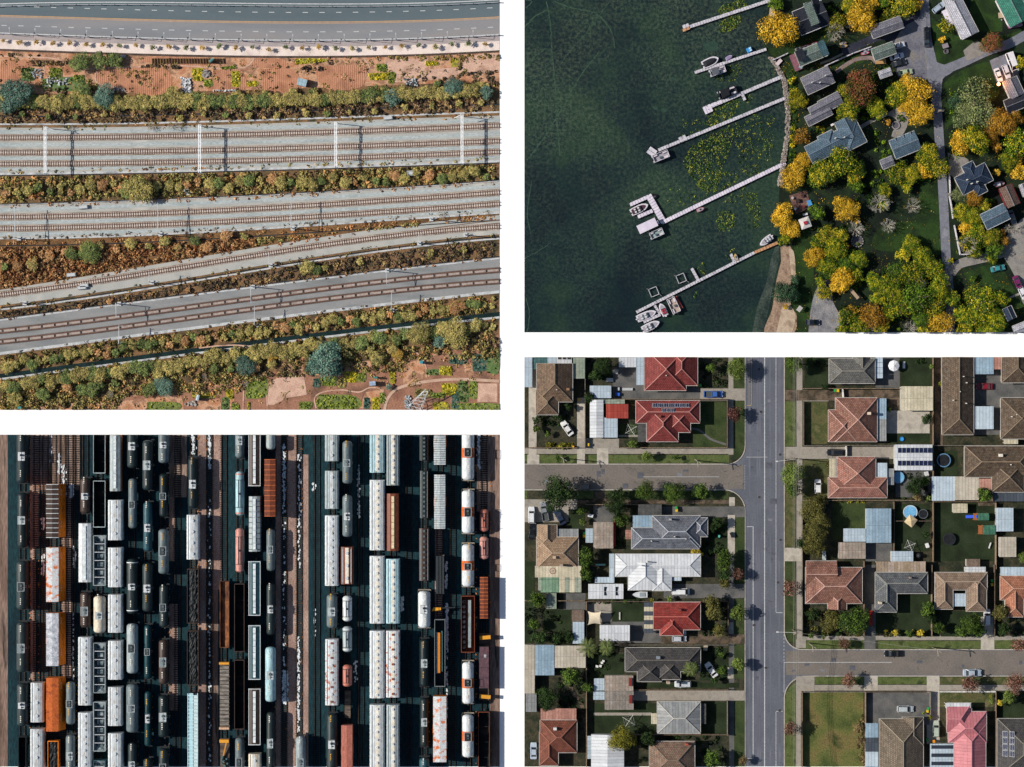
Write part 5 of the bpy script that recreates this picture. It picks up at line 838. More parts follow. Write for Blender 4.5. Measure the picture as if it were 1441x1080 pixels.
# clothes lines
def hoist(px, py, r, label):
    t = root('clothes_hoist', px, py, R(20, 60), 1.8, .16); tag(t, label, 'clothes line'); B().cyl(0, 0, 0, .05, 1.9, 8).build('pole', C('#b5b5b0', .5), t); rr = r * S; b = B(); [b.bar((0, 0, 1.85), (rr * math.cos(a), rr * math.sin(a), 1.95), .09) for a in (0, 1.571, 3.1416, 4.712)]; b.build('arms', C('#cfcdc6', .5), t)
    b = B(); [b.bar((rr * k * math.cos(a), rr * k * math.sin(a), 1.9), (rr * k * math.cos(a + 1.571), rr * k * math.sin(a + 1.571), 1.9), .02) for a in (0, 1.571, 3.1416, 4.712) for k in (.5, .9)]; b.build('lines', C('#dddddd', .5), t)
hoist(888, 605, 9.5, 'cross shaped clothes hoist on lawn beside the solar house'); hoist(885, 1015, 11, 'cross shaped clothes hoist left of the grey square roof'); hoist(1280, 768, 9, 'clothes hoist in the yard below the pool')
for a in ((1276, 642, 0), ): pass
# small yard things
for i, (px, py, w, d, h, col, nm, lb) in enumerate(((869, 555, 6, 4, .8, '#2f62c8', 'barrel_cart', 'blue covered cart beside the small pale shed'), (870, 547.5, 3, 4, .7, '#d0d2d4', 'garden_box', 'first white box in the row behind the red house'), (883, 548, 14, 3.5, .5, '#bfc2c4', 'planter_row', 'row of white planters behind the red house'), (866, 523, 8, 6, .4, '#a9a59c', 'cushion_stack', 'pale angled bench on the paved back yard'), (858, 535, 9, 5, .5, '#c8cacc', 'garden_table', 'white garden table set under dark shrubs'), (831, 726, 7, 4, .8, '#d6dadd', 'small_boat', 'white tub on grass near the dark drive'), (1313, 655, 3, 3, .6, '#a8c0d0', 'box', 'small pale box by the back fence'), (1304, 667, 5, 6, 1, '#cdd0d2', 'locker', 'white locker by the solar shed'), (1305, 768, 4, 6, 1, '#e2e2e0', 'cabinet', 'white cabinet by the back fence of the pool yard'), (1393, 768, 1.2, 8, .5, '#d8dadb', 'bench', 'white bench below the larger playset'), (1012, 755, 2.5, 3, 1.4, '#5fc0b0', 'garden_ornament', 'teal ornament on the slate house lawn'), (1030, 753, 4, 7, .8, '#22252c', 'utility_box', 'dark box standing on the pale footpath slab'), (840, 938, 4, 3, .6, '#e8e8e4', 'garden_chair', 'white garden chair furthest left below the palms'), (847, 933, 3, 3, .6, '#e8e8e4', 'garden_chair', 'white garden chair nearest the tall palm'), (845, 937.5, 3, 3, .6, '#e8e8e4', 'garden_chair', 'white garden chair right of the left one'), (849, 930.5, 3, 2.6, .6, '#e8e8e4', 'garden_chair', 'white garden chair furthest right below the palms'), (845, 795, 13, 2, .6, '#9fd4c0', 'bench', 'long pale green bench beside the long pale house'), (1272, 514, 3, 9, .3, '#e0e2e4', 'plank', 'white plank leaning on the grass at the top'), (993, 912, 5, 7, 1.2, '#b0a08c', 'letterbox_hut', 'beige cabinet right of the dark tiled house'), (872, 867, 1.6, 10, .3, '#c8c6be', 'ladder', 'white ladder lying on grass near the shade sail'), (1225, 870, 5, 20, .4, '#b0201c', 'red_tarpaulin', 'bright red tarpaulin beside the dense green tree'), (865, 752, 2.6, 33, 1.2, '#b83028', 'red_awning', 'long red awning strip beside the rust streaked shed'), (1160, 782, 4, 12, 1, '#c8d2d8', 'trailer_box', 'white box left of the messy rust shed'))):
    t = root(nm, px, py, R(-25, 25) if d < 9 and w < 9 else 0, h, .165); tag(t, lb, nm.split('_')[-1]); B().box(0, 0, 0, w * S, d * S, h * .85, inset=.05).build('body', C(col, .6), t); B().box(0, 0, h * .85, w * S * 1.05, d * S * 1.05, h * .15 + .02).build('top', C(col, .5, .9), t)
# poles and wires
def pole(px, py, label, arms, h=9, nm='power_pole'):
    t = root(nm, px, py, 0, 0, .13); tag(t, label, 'pole'); B().cyl(0, 0, 0, .16, h, 8, .11).build('post', C('#6d6358', .8), t)
    b = B(); [b.bar((x0 * S, -y0 * S, z), (x1 * S, -y1 * S, z), .14) for x0, y0, x1, y1, z in arms]; b.build('crossarm', C('#a59a8c', .7), t); return t
t = pole(1115, 886, 'wooden power pole on the corner verge of the lower side street', [(-5, 0, 5, 0, 8.6), (-4, 3, 4, -3, 8)]); B().bar((0, 0, 7.6), (-5, .2, 8), .08).box(-5.2, .2, 7.9, .6, .3, .15).build('street_light', C('#d8d8d4', .5), t)
t = pole(1114, 645, 'wooden power pole on the eastern verge by the drive', [(-5, 0, 5, 0, 8.6)]); B().bar((0, 0, 7.6), (-5, -.6, 8), .08).box(-5.2, -.6, 7.9, .6, .3, .15).build('street_light', C('#d8d8d4', .5), t)
for x, y, l_ in ((1312, 911, 'pale power pole with crossarm on the lower side street verge'), (978, 648, 'pale power pole near the corner of the west street'), (792, 645, 'thin power pole on the west street verge'), (1138, 905, 'pale angled pole near the corner footpath')):
    pole(x, y, l_, [(-4, -3, 5, 3, 7.6), (0, 0, 1, 8, 7.2)], 8)
for k, dx in enumerate((-3.5, -1.2, 1.2, 3.5)):
    b = B(); 
    for y0_, y1_ in ((500, 645), (645, 886), (886, 1085)):
        a, c_ = P(1114.5 + dx, y0_), P(1114.5 + dx, y1_); pr = None
        for j in range(13):
            u = j / 12; p = a.lerp(c_, u); p.z = 8.8 - 1.2 * 4 * u * (1 - u)
            if pr: b.bar(pr, p, .045)
            pr = p
    tag(b.build('power_line', C('#9a968e', .6)), f'{ORD[k]} overhead wire from the left above the eastern verge', 'wire')
b = B(); a, c_ = P(1115, 886), P(1312, 911); pr = None
for j in range(13):
    u = j / 12; p = a.lerp(c_, u); p.z = 8.2 - .8 * 4 * u * (1 - u)
    if pr: b.bar(pr, p, .045)
    pr = p
tag(b.build('power_line', C('#9a968e', .6)), 'overhead wire above the lower side street', 'wire')
# trees of the suburb
LM[4] = [(940, 600, 'the red solar panelled house'), (940, 750, 'the slate grey tiled house'), (780, 545, 'the brown tiled house'), (784, 770, 'the beige tiled house'), (922, 800, 'the long pale metal roof'), (955, 870, 'the bright red hip roof'), (933, 936, 'the dark tiled house'), (955, 1010, 'the grey square hip roof'), (786, 1035, 'the red brown lower left roof'), (946, 1068, 'the mottled bottom edge roof'), (1205, 592, 'the mottled red eastern roof'), (1207, 672, 'the faded red roof'), (1348, 570, 'the very long brown roof'), (1405, 655, 'the big dark hip roof'), (1174, 825, 'the mottled corner house'), (1268, 830, 'the grey angled house'), (1352, 832, 'the tan U shaped house'), (1268, 1046, 'the grey brown bottom roof'), (1360, 1030, 'the pink house'), (1170, 1020, 'the empty grass lot'), (1281, 721, 'the round blue pool'), (1200, 775, 'the messy rust shed'), (1198, 520, 'the grey top edge roof'), (1432, 1046, 'the lower right solar roof'), (786, 816, 'the green panelled flat roof'), (800, 925, 'the beige and blue sheds')]
LF = dict(green=leafmat('leaf_green', tn(['#1c2a12', '#3f5a20', '#6f8a34'], 0.82, 1)), dark=leafmat('leaf_dark', tn(['#121c10', '#24371a', '#45602c'], 0.82, 1)), lime=leafmat('leaf_lime', tn(['#354a1e', '#687f36', '#96a850'], 0.82, 1)), olive=leafmat('leaf_olive', tn(['#2c3018', '#5f5f2c', '#8d8748'], 0.82, 1)), purple=leafmat('leaf_purple', tn(['#2c1816', '#5c3430', '#8a5a4c'], 0.82, 1)), yellowg=leafmat('leaf_yellow_green', tn(['#3a3f14', '#7f7f28', '#b0a83a'], 0.82, 1)), yellow=leafmat('leaf_yellow', tn(['#8a7418', '#c9b02a', '#e0cc50'], 0.82, 1)), tan=leafmat('leaf_tan', tn(['#4a3f28', '#84704a', '#b09a6c'], 0.82, 1)), redbare=leafmat('leaf_red_sparse', tn(['#4a2c24', '#84584a', '#a8806c'], 0.82, 1)))
T4 = [(1036, 519, 16, 'lime'), (1034, 583, 11, 'purple'), (910, 642, 8, 'lime'), (951, 644, 4.5, 'green'), (785, 645, 5, 'green'), (786, 694, 25, 'dark'), (908, 691, 14, 'green'), (948, 693, 16, 'green'), (987, 691, 11, 'green'), (977, 695, 7, 'dark'), (867, 697, 11, 'dark'), (867, 713, 15, 'dark'), (874, 731, 11, 'green'), (818, 719, 7, 'green'), (820, 734, 6, 'lime'), (825, 781, 12, 'green'), (1019, 784, 12, 'green'), (1001, 518, 7, 'green'), (890, 625, 7, 'lime'), (771, 611, 5, 'green'), (754, 593, 6, 'dark'), (755, 604, 6, 'green'),
  (829, 560, 8, 'dark'), (850, 515, 14, 'dark'), (838, 528, 10, 'dark'), (824, 792, 10, 'green'), (825, 809, 10, 'green'), (1020, 793, 11, 'green'), (1021, 808, 10, 'dark'), (1020, 821, 9, 'olive'), (1039, 808, 9, 'redbare'), (1002, 848, 11, 'olive'), (1005, 863, 12, 'olive'), (1012, 888, 9, 'olive'), (1038, 863, 11, 'lime'), (1039, 935, 10, 'lime'), (756, 844, 12, 'green'), (752, 879, 9, 'green'), (760, 898, 12, 'dark'), (784, 898, 10, 'dark'), (800, 896, 9, 'dark'), (803, 953, 13, 'green'), (795, 948, 7, 'dark'), (827, 968, 8, 'green'), (770, 983, 16, 'dark'), (875, 1040, 20, 'yellowg'), (912, 1040, 12, 'dark'), (1003, 1069, 13, 'green'), (1046, 1071, 7, 'tan'), (1015, 922, 5, 'green'), (1016, 944, 7, 'green'), (942, 844, 5, 'lime'), (918, 845, 4, 'yellowg'),
  (1118, 511, 15, 'green'), (1115, 668, 17, 'lime'), (1117, 689, 12, 'green'), (1143, 716, 16, 'olive'), (1152, 735, 17, 'olive'), (1146, 752, 19, 'olive'), (1148, 770, 16, 'olive'), (1126, 765, 9, 'dark'), (1154, 703, 8, 'olive'), (1386, 697, 11, 'green'), (1311, 516, 4, 'lime'), (1324, 540, 4, 'yellowg'), (1288, 685, 14, 'dark'), (1292, 698, 8, 'tan'), (1302, 677, 7, 'green'), (1304, 590, 8, 'dark'), (1306, 702, 5, 'lime'), (1166, 655, 5, 'olive'), (1303, 752, 6, 'dark'), (1441, 785, 8, 'lime'), (765, 725, 0, 'x'),
  (1146, 865, 10, 'dark'), (1172, 874, 14, 'olive'), (1164, 888, 7, 'olive'), (1203, 874, 23, 'green'), (1306, 858, 12, 'green'), (1312, 870, 9, 'dark'), (1321, 884, 9, 'green'), (1367, 878, 15, 'green'), (1355, 888, 11, 'green'), (1378, 886, 10, 'green'), (1409, 862, 12, 'olive'), (1413, 886, 10, 'dark'), (1114, 828, 13, 'redbare'), (1188, 906, 9, 'redbare'), (1195, 958, 11, 'redbare'), (1366, 963, 13, 'redbare'), (1429, 962, 15, 'redbare'), (1434, 908, 11, 'redbare'), (1114, 1026, 12, 'redbare'), (1420, 981, 10, 'lime'), (1260, 891, 5, 'yellow'), (1296, 891, 6, 'yellow'), (1408, 990, 5, 'yellow'), (1395, 987, 4, 'lime'), (1395, 980, 3.5, 'yellowg'), (1247, 888, 3, 'yellow'), (1280, 892, 6, 'green'), (976, 776, 5, 'yellow'), (983, 777, 5, 'yellow'), (1010, 735, 8, 'dark'), (1003, 742, 7, 'dark'), (1309, 1010, 4, 'yellowg'), (1209, 1025, 8, 'tan'), (1212, 1042, 7, 'tan'), (1300, 1004, 3, 'lime'), (950, 556, 0, 'x'), (1142, 894, 5, 'green'), (1160, 895, 5, 'green'), (1180, 893, 4, 'dark'), (1124, 575, 0, 'x'), (1146, 1, 0, 'x'), (845, 585, 0, 'x'), (1005, 958, 6, 'dark'), (800, 573, 6, 'dark'), (783, 588, 6, 'dark'), (862, 846, 3, 'green'), (880, 847, 3, 'green'), (893, 846, 3, 'dark'), (1262, 600, 0, 'x'), (1305, 565, 0, 'x'), (1141, 509, 7, 'dark'), (1160, 545, 5, 'dark'), (1252, 576, 4, 'green')]
LOOK = dict(green='green leafy tree', dark='dark green dense tree', lime='light green rounded tree', olive='olive coloured tree', purple='purple leaved small tree', yellowg='yellow green tree', yellow='bright yellow bush', tan='tan dry shrub', redbare='sparse reddish tree')
for x, y, r, k in T4:
    if r == 0: continue
    lk = LOOK[k]
    if r < 7 and k != 'yellow': lk = lk.replace('tree', 'shrub')
    nm = 'bush' if r < 7 else 'tree'
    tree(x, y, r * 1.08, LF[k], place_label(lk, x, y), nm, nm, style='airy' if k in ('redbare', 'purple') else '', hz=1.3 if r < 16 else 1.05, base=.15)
palm(828, 912, 17, 'tall palm tree over the beige roofed shed'); palm(854, 912, 13, 'smaller palm tree right of the tall palm'); palm(973, 942, 13, 'palm tree on the front corner of the dark tiled house')
scrub('hedge', 'clipped hedge in front of the brown tiled yard', rect(768, 623, 806, 632), LF['yellowg'], 1400, .22, 1.4, .7, .2)
for p_, m, n in ((rect(826, 505, 865, 535), 'dark', 1500), (rect(985, 505, 1022, 546), 'dark', 900), (rect(756, 584, 800, 600), 'dark', 700), (rect(825, 846, 860, 850), 'dark', 200), (rect(738, 850, 808, 905), 'dark', 1200), (rect(785, 950, 824, 1030), 'dark', 1800), (rect(826, 908, 880, 955), 'dark', 800), (rect(896, 1034, 1022, 1079), 'dark', 2600), (rect(988, 735, 1024, 784), 'dark', 1200), (rect(1270, 665, 1312, 704), 'dark', 900), (rect(1130, 506, 1170, 516), 'dark', 300), (rect(1132, 855, 1216, 896), 'olive', 2000), (rect(985, 910, 1024, 958), 'dark', 700), (rect(1172, 704, 1218, 708), 'yellowg', 300), (rect(1240, 886, 1310, 896), 'olive', 500), (rect(1402, 870, 1441, 896), 'dark', 700), (rect(1205, 1000, 1216, 1078), 'tan', 500), (rect(988, 848, 1024, 895), 'dark', 900), (rect(864, 735, 880, 772), 'dark', 500), (rect(1256, 503, 1312, 512), 'dark', 300), (rect(1130, 716, 1135, 780), 'dark', 300)):
    scrub('undergrowth', None, p_, LF[m], n, .24, .6, .8, .18)
# =====================================================  upper right plot: the lake shore
CUR[0] = 2
WAT = bpy.data.materials.new('lake_water'); WAT.use_nodes = True
_n = WAT.node_tree.nodes; _l = WAT.node_tree.links; _b = _n['Principled BSDF']; _b.inputs['Roughness'].default_value = .35; _b.inputs['Specular IOR Level'].default_value = .25
_t = _n.new('ShaderNodeTexCoord')
def _noise(sc, det, rough=.6):
    q = _n.new('ShaderNodeTexNoise'); q.inputs['Scale'].default_value = sc; q.inputs['Detail'].default_value = det; q.inputs['Roughness'].default_value = rough; _l.new(_t.outputs['Object'], q.inputs['Vector']); return q.outputs['Fac']
_r1 = ramp(_n, ['#0e1b22', '#122426', '#1e3228'], .38, .62); _l.new(_noise(.045, 3), _r1.inputs[0])
_r2 = ramp(_n, [(0, 0, 0), (1, 1, 1)], .45, .68); _l.new(_noise(1.1, 9, .85), _r2.inputs[0])
_r3 = ramp(_n, [(.12, .12, .12), (1, 1, 1)], .35, .65); _l.new(_noise(.03, 4), _r3.inputs[0])
_m = _n.new('ShaderNodeMath'); _m.operation = 'MULTIPLY'; _l.new(_r2.outputs[0], _m.inputs[0]); _l.new(_r3.outputs[0], _m.inputs[1])
_sx = _n.new('ShaderNodeSeparateXYZ'); _l.new(_t.outputs['Object'], _sx.inputs[0]); _mr = _n.new('ShaderNodeMapRange'); _mr.inputs[1].default_value = -45; _mr.inputs[2].default_value = 40; _mr.inputs[3].default_value = .4; _mr.inputs[4].default_value = 1.25; _l.new(_sx.outputs[1], _mr.inputs[0])   # weed thins out over the deep water
_m2 = _n.new('ShaderNodeMath'); _m2.operation = 'MULTIPLY'; _l.new(_mr.outputs[0], _m2.inputs[1]); _l.new(_m.outputs[0], _m2.inputs[0])
_x = _n.new('ShaderNodeMix'); _x.data_type = 'RGBA'; _l.new(_m2.outputs[0], _x.inputs[0]); _l.new(_r1.outputs[0], _x.inputs[6]); _x.inputs[7].default_value = rgb('#5a6a54'); _l.new(_x.outputs[2], _b.inputs['Base Color'])
shore = sm([(1089, -6), (1080, 14), (1076, 42), (1076, 68), (1086, 84), (1096, 100), (1103, 115), (1106, 135), (1108, 160), (1107, 195), (1103, 220), (1100, 240), (1097, 262), (1096, 300), (1098, 340), (1098, 365), (1092, 392), (1088, 412), (1084, 435), (1074, 470)], 5)
sheet('lake_water', rect(734, -4, 1112, 468), WAT, .02)
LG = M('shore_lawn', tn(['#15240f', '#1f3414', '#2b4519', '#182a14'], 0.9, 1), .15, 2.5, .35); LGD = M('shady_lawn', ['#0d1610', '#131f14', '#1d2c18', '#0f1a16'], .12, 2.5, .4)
land = shore + [(1447, 470), (1447, -6)]
b = B(); w = [P(*p) for p in land]; bm = bmesh.new(); vs = [bm.verts.new((p.x, p.y, .35)) for p in w]; f = bm.faces.new(vs); r_ = bmesh.ops.extrude_face_region(bm, geom=[f])
for v in r_['geom']:
    if isinstance(v, bmesh.types.BMVert): v.co.z = 0
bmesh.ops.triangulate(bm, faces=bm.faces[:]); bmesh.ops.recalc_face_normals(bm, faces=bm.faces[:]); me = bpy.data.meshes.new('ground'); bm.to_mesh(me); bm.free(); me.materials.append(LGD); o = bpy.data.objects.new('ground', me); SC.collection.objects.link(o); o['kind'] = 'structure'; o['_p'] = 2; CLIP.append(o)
Z0 = .36
def gs(nm, pts, m, k=1): sheet(nm, pts, m, Z0 + .012 * k)
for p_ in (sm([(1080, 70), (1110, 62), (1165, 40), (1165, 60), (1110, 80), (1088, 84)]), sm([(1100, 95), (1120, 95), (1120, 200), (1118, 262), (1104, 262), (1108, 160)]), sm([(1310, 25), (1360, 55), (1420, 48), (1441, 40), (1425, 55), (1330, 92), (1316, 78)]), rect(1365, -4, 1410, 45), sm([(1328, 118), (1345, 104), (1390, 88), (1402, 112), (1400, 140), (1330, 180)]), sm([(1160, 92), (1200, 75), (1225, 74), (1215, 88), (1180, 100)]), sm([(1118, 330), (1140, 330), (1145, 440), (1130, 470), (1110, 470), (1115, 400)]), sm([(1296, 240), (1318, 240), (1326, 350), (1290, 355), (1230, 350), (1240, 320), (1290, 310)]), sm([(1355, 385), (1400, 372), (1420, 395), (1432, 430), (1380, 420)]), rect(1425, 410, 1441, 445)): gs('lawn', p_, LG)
SAND = M('beach_sand', ['#7d6656', '#99826f', '#5c463a'], .3, 2.5, .3); SANDP = M('pale_sand', ['#a08c78', '#b5a28d', '#86735f'], .3, 3, .2)
gs('beach', sm([(1098, 348), (1106, 346), (1114, 352), (1117, 392), (1112, 402), (1113, 430), (1121, 446), (1115, 470), (1076, 470), (1086, 436), (1090, 410), (1093, 392), (1099, 368)]), SAND, 2); gs('beach', sm([(1110, 350), (1117, 356), (1119, 388), (1113, 386)]), SANDP, 3); gs('beach', sm([(1101, 430), (1112, 431), (1119, 446), (1112, 470), (1092, 470)]), SANDP, 3)
gs('beach', sm([(1083, 12), (1090, 12), (1088, 30), (1081, 30)]), SANDP, 3)
# roads
LR = M('lake_road', ['#62646e', '#747680', '#6a6c76', '#82828a'], .2, 2.2, .15); LRD = M('dark_tar', ['#232633', '#2d303e', '#3a3d4a'], .15, 2, .2); LRP = M('pale_drive', ['#6f6c6a', '#86827d', '#78746f'], .3, 2.5, .15)
gs('parking_area', sm([(1186, 78), (1186, 68), (1215, 55), (1255, 38), (1280, 25), (1297, 12), (1303, -6), (1308, -6), (1304, 25), (1306, 60), (1312, 90), (1308, 110), (1268, 108), (1258, 88), (1256, 62), (1236, 58), (1192, 78)], 3), LRD, 2)
gs('parking_area', sm([(1257, 62), (1270, 40), (1290, 28), (1302, 20), (1310, 90), (1306, 112), (1265, 110), (1262, 92), (1256, 84)], 3), M('worn_tar', ['#54545e', '#6a6a74', '#7a746c'], .25, 2, .2), 3)
ribbon('road', sm([(1300, -6), (1301, 12), (1304, 55), (1312, 92), (1317, 135), (1322, 205), (1325, 245), (1328, 300), (1331, 360), (1336, 420), (1337, 472)]), 13, LR, Z0 + .05)
ribbon('road', sm([(1312, 104), (1330, 98), (1355, 88), (1390, 72), (1420, 62), (1447, 47)]), 13, LR, Z0 + .056)
gs('road_junction', sm([(1305, 80), (1318, 88), (1332, 92), (1345, 88), (1340, 102), (1326, 112), (1324, 135), (1312, 135), (1304, 104)], 3), LR, 6)
ribbon('drive', sm([(1338, 385), (1350, 372), (1376, 365), (1405, 358), (1430, 345), (1447, 336)]), 13, LRP, Z0 + .062)
gs('drive', sm([(1405, 352), (1418, 330), (1447, 310), (1447, 420), (1438, 425), (1430, 395), (1418, 372)], 3), LRP, 7)
gs('drive', sm([(1137, 472), (1140, 440), (1147, 410), (1160, 395), (1170, 400), (1172, 425), (1185, 450), (1188, 472)], 3), M('gravel_grey', ['#66656a', '#7d7c7f', '#8f8c8b'], .4, 3, .3), 3)
gs('drive', sm([(1355, 72), (1375, 58), (1385, 75), (1360, 86)], 3), LRP, 7); gs('drive', sm([(1392, 86), (1418, 76), (1430, 84), (1432, 110), (1402, 116)], 3), LR, 7)
gs('drive', sm([(1245, 162), (1262, 152), (1275, 152), (1278, 172), (1268, 192), (1254, 192), (1262, 172), (1255, 165)], 3), LRP, 3); ribbon('garden_path', sm([(1207, 182), (1220, 174), (1232, 168), (1250, 160)]), 5, LRP, Z0 + .04)
ribbon('garden_path', sm([(1176, 102), (1190, 92), (1205, 84), (1225, 82), (1232, 88)]), 5.5, M('brick_path', ['#6f5f5c', '#857572'], .5, 3, .2), Z0 + .05); ribbon('garden_path', sm([(1154, 90), (1170, 84), (1186, 76)]), 3, LRP, Z0 + .04); ribbon('garden_path', [(1385, 432), (1400, 428), (1436, 413)], 3, LRP, Z0 + .04)
gs('drive', sm([(1333, 215), (1345, 220), (1362, 225), (1362, 245), (1345, 252), (1336, 245)], 3), LRP, 4); ribbon('garden_path', [(1334, 275), (1345, 270)], 5, LRP, Z0 + .04)
for p_ in ([(1301, 10), (1303, 90)],): ribbon('road_marking', p_, .6, M('worn_line', ['#a09a80', '#77766f'], 2), Z0 + .066)
# boulders along the shore: nobody could count them
b = B(); g = random.Random(3)
for i in range(len(shore) - 1):
    if not (80 < shore[i][1] < 262): continue
    for k in range(26):
        u = g.random(); x = shore[i][0] * (1 - u) + shore[i + 1][0] * u + g.uniform(-2.2, 3.4); y = shore[i][1] * (1 - u) + shore[i + 1][1] * u; p = P(x, y); r = g.uniform(.18, .5)
        pts = [(p.x + r * g.uniform(.7, 1) * math.cos(a), p.y + r * g.uniform(.7, 1) * math.sin(a)) for a in np.linspace(0, 5.2, 6)]; b.prism(pts, .15, .4 + g.uniform(0, .4), r * .3)
tag(b.build('shore_rocks', M('shore_rock', ['#6f6660', '#a09790', '#554a44', '#bcb2aa'], 1.2, 2, .3, rand=.1)), None, kind='stuff')
gl_ = [p for p in shore if 60 < p[1] < 262]
# water weed and lily pads
LY = leafmat('lily_pads', ['#1c341c', '#3c6026', '#6c8438', '#a4a440'])
def pads(pts, n, size=.24, clump=.8):
    o = scrub('lily_pads', None, pts, LY, int(n * 2.4), size * .9, .05, .45, .03, 5); return o
for pts, n in ((sm([(1020, 6), (1050, -2), (1046, 14), (1018, 24), (1010, 14)], 3), 380), (sm([(1010, 34), (1030, 22), (1044, 24), (1036, 40), (1012, 48)], 3), 420), (sm([(1024, 92), (1044, 90), (1046, 104), (1024, 118), (1004, 112)], 3), 170), (sm([(1004, 150), (1030, 138), (1042, 146), (1030, 165), (1005, 180), (990, 175)], 3), 420),
    (sm([(975, 205), (1000, 190), (1030, 176), (1030, 205), (1016, 240), (1010, 262), (990, 270), (965, 240), (962, 222)], 3), 1500), (sm([(1030, 176), (1062, 160), (1090, 165), (1090, 200), (1070, 250), (1040, 240)], 3), 620), (sm([(1006, 300), (1025, 296), (1038, 310), (1030, 325), (1010, 326)], 3), 260), (sm([(1048, 272), (1068, 272), (1070, 320), (1052, 322)], 3), 220), (sm([(1030, 262), (1050, 260), (1052, 285), (1010, 285)], 3), 90), (sm([(980, 374), (992, 370), (994, 384), (982, 388)], 3), 40), (sm([(1015, 240), (1040, 244), (1030, 268), (990, 272)], 3), 200), (rect(1040, 126, 1062, 145), 60), (rect(1018, 350, 1034, 376), 30), (rect(960, 168, 1020, 200), 120), (rect(938, 262, 1000, 290), 60), (rect(970, 410, 985, 420), 14)): pads(pts, n)
WT = M('weed_trail', ['#263c34', '#3e5644', '#2a4238'], .8, 3, .4)
for p_, w in (([(769, 2), (775, 40), (777, 75), (781, 120), (783, 160), (788, 220)], 1.3), ([(780, 2), (800, 10), (835, 18), (852, 32), (862, 50), (865, 68)], 1.2), ([(858, 2), (830, 40), (800, 75), (790, 90)], .9), ([(842, 75), (815, 110), (790, 155), (765, 195), (742, 225)], 1.3), ([(738, 38), (755, 22), (772, 14)], 1.3), ([(738, 96), (750, 82), (768, 68)], .9), ([(736, 0), (748, 2), (740, 12)], 1), ([(768, 130), (766, 160), (770, 185)], .7), ([(744, 130), (752, 150), (760, 160)], .6), ([(748, 255), (742, 300), (747, 330)], .8), ([(740, 420), (745, 440), (742, 468)], .9), ([(736, 366), (760, 352), (775, 342)], .7), ([(752, 175), (755, 200)], .6), ([(763, 105), (772, 90)], .8)):
    pts = sm(p_, 10); pts = [(x + random.gauss(0, .35), y + random.gauss(0, .35)) for x, y in pts]
    tag(ribbon('weed_trail', pts, w, WT, .028), None, kind='stuff')
for x, y, r in ((949, 111, 5), (922, 152, 5), (935, 155, 5), (1000, 66, 14)):
    pts = [(x + r * R(.7, 1.1) * math.cos(a), y + r * .6 * R(.7, 1.1) * math.sin(a)) for a in np.linspace(0, 5.8, 12)]; tag(sheet('weed_bed', pts, M('weed_bed', ['#22382f', '#2d443a'], .8, 3, .4), .026, 'stuff'), None, kind='stuff')
shallow = [(x - 2, y) for x, y in shore if y > 340]; sheet('lake_shallows', [(x, y) for x, y in shallow] + [(1058, 470), (1066, 430), (1078, 400), (1086, 360), (1092, 345)], M('shallow_water', ['#1c2a28', '#34403a', '#48504a'], .25, 2, .35), .03)
# docks
DK = M('dock_wood', tn(['#8d8a92', '#a9a6ad', '#98959c'], 1.15, 1), .8, 4, .15, stretch=(1, 1, 1)); DW = M('dock_white', [alb('#d8cfe0', .8), alb('#e6deea', .85)], .6, 4, .08); DO = M('dock_new_wood', ['#a97c5c', '#c2966f'], .8, 3, .15); DR = M('dock_red', ['#8a3c36', '#a5524a'], .8, 3, .15)
def dock(label, segs):
    """segs: (x0,y0,x1,y1,w,mat)"""
    x, y = segs[0][:2]; t = root('dock', x, y, 0, 0, 0); tag(t, label, 'dock', 'docks along the lake shore'); o = P(x, y)
    for i, (x0, y0, x1, y1, w, m) in enumerate(segs):
        a, c = P(x0, y0) - o, P(x1, y1) - o; d = c - a; L = d.length; u = d / L; s = Vector((-u.y, u.x, 0)) * w * S / 2; b = B(); n = max(2, int(L / .8)); z = .62 + .012 * i
        for k in range(n):
            p, q = a + u * (L * k / n), a + u * (L * (k + .9) / n); b.prism([tuple((p + s)[:2]), tuple((p - s)[:2]), tuple((q - s)[:2]), tuple((q + s)[:2])], z, z + .08)
        b.build('deck', m, t); b = B()
        for e in (-1, 1):
            b.bar(tuple((a + s * e * .9)[:2]) + (z - .06,), tuple((c + s * e * .9)[:2]) + (z - .06,), .12)
        b.build('stringers', M('dock_under', ['#4a4546', '#5f5a5a'], 1), t); b = B()
        for k in range(max(2, int(L / 3)) + 1):
            for e in (-1, 1): p = a + u * (L * min(.99, k / max(2, int(L / 3)))) + s * e * .98; b.cyl(p.x, p.y, -.4, .07, 1.3, 6)
        b.build('posts', M('dock_under', ['#4a4546'], 1), t)
    return t
dock('top dock with a tan patch on its end platform', [(1084, 1, 970, 38.5, 4.6, DK), (969, 36, 960, 39, 5, DK), (970, 40, 960, 44, 4, DO)])
dock('dock between the covered boat and the pontoon boat', [(1078, 70, 977, 103, 4, DK)])
dock('dock ending in a square white platform with a dark hole', [(1101, 108, 994, 153, 4.8, DK), (1001, 152, 990, 157, 11, DW), (1044, 133, 1048, 142, 4, DK), (1000, 149, 1016, 143, 4.4, DW)])
dock('long grey dock above the big lily pad field', [(1104, 139, 926, 212, 4.4, DK), (920, 210, 914, 219, 12, DK), (965, 193.5, 955, 198, 7, DK)])
dock('long white dock ending in a comb shaped mooring platform', [(1105, 230, 931, 314, 5.4, DW), (912, 275, 934, 314, 8.4, DW), (913, 277, 886, 289, 5, DW), (918, 297, 897, 306, 5, DW), (927, 313, 902, 325, 5, DW)])
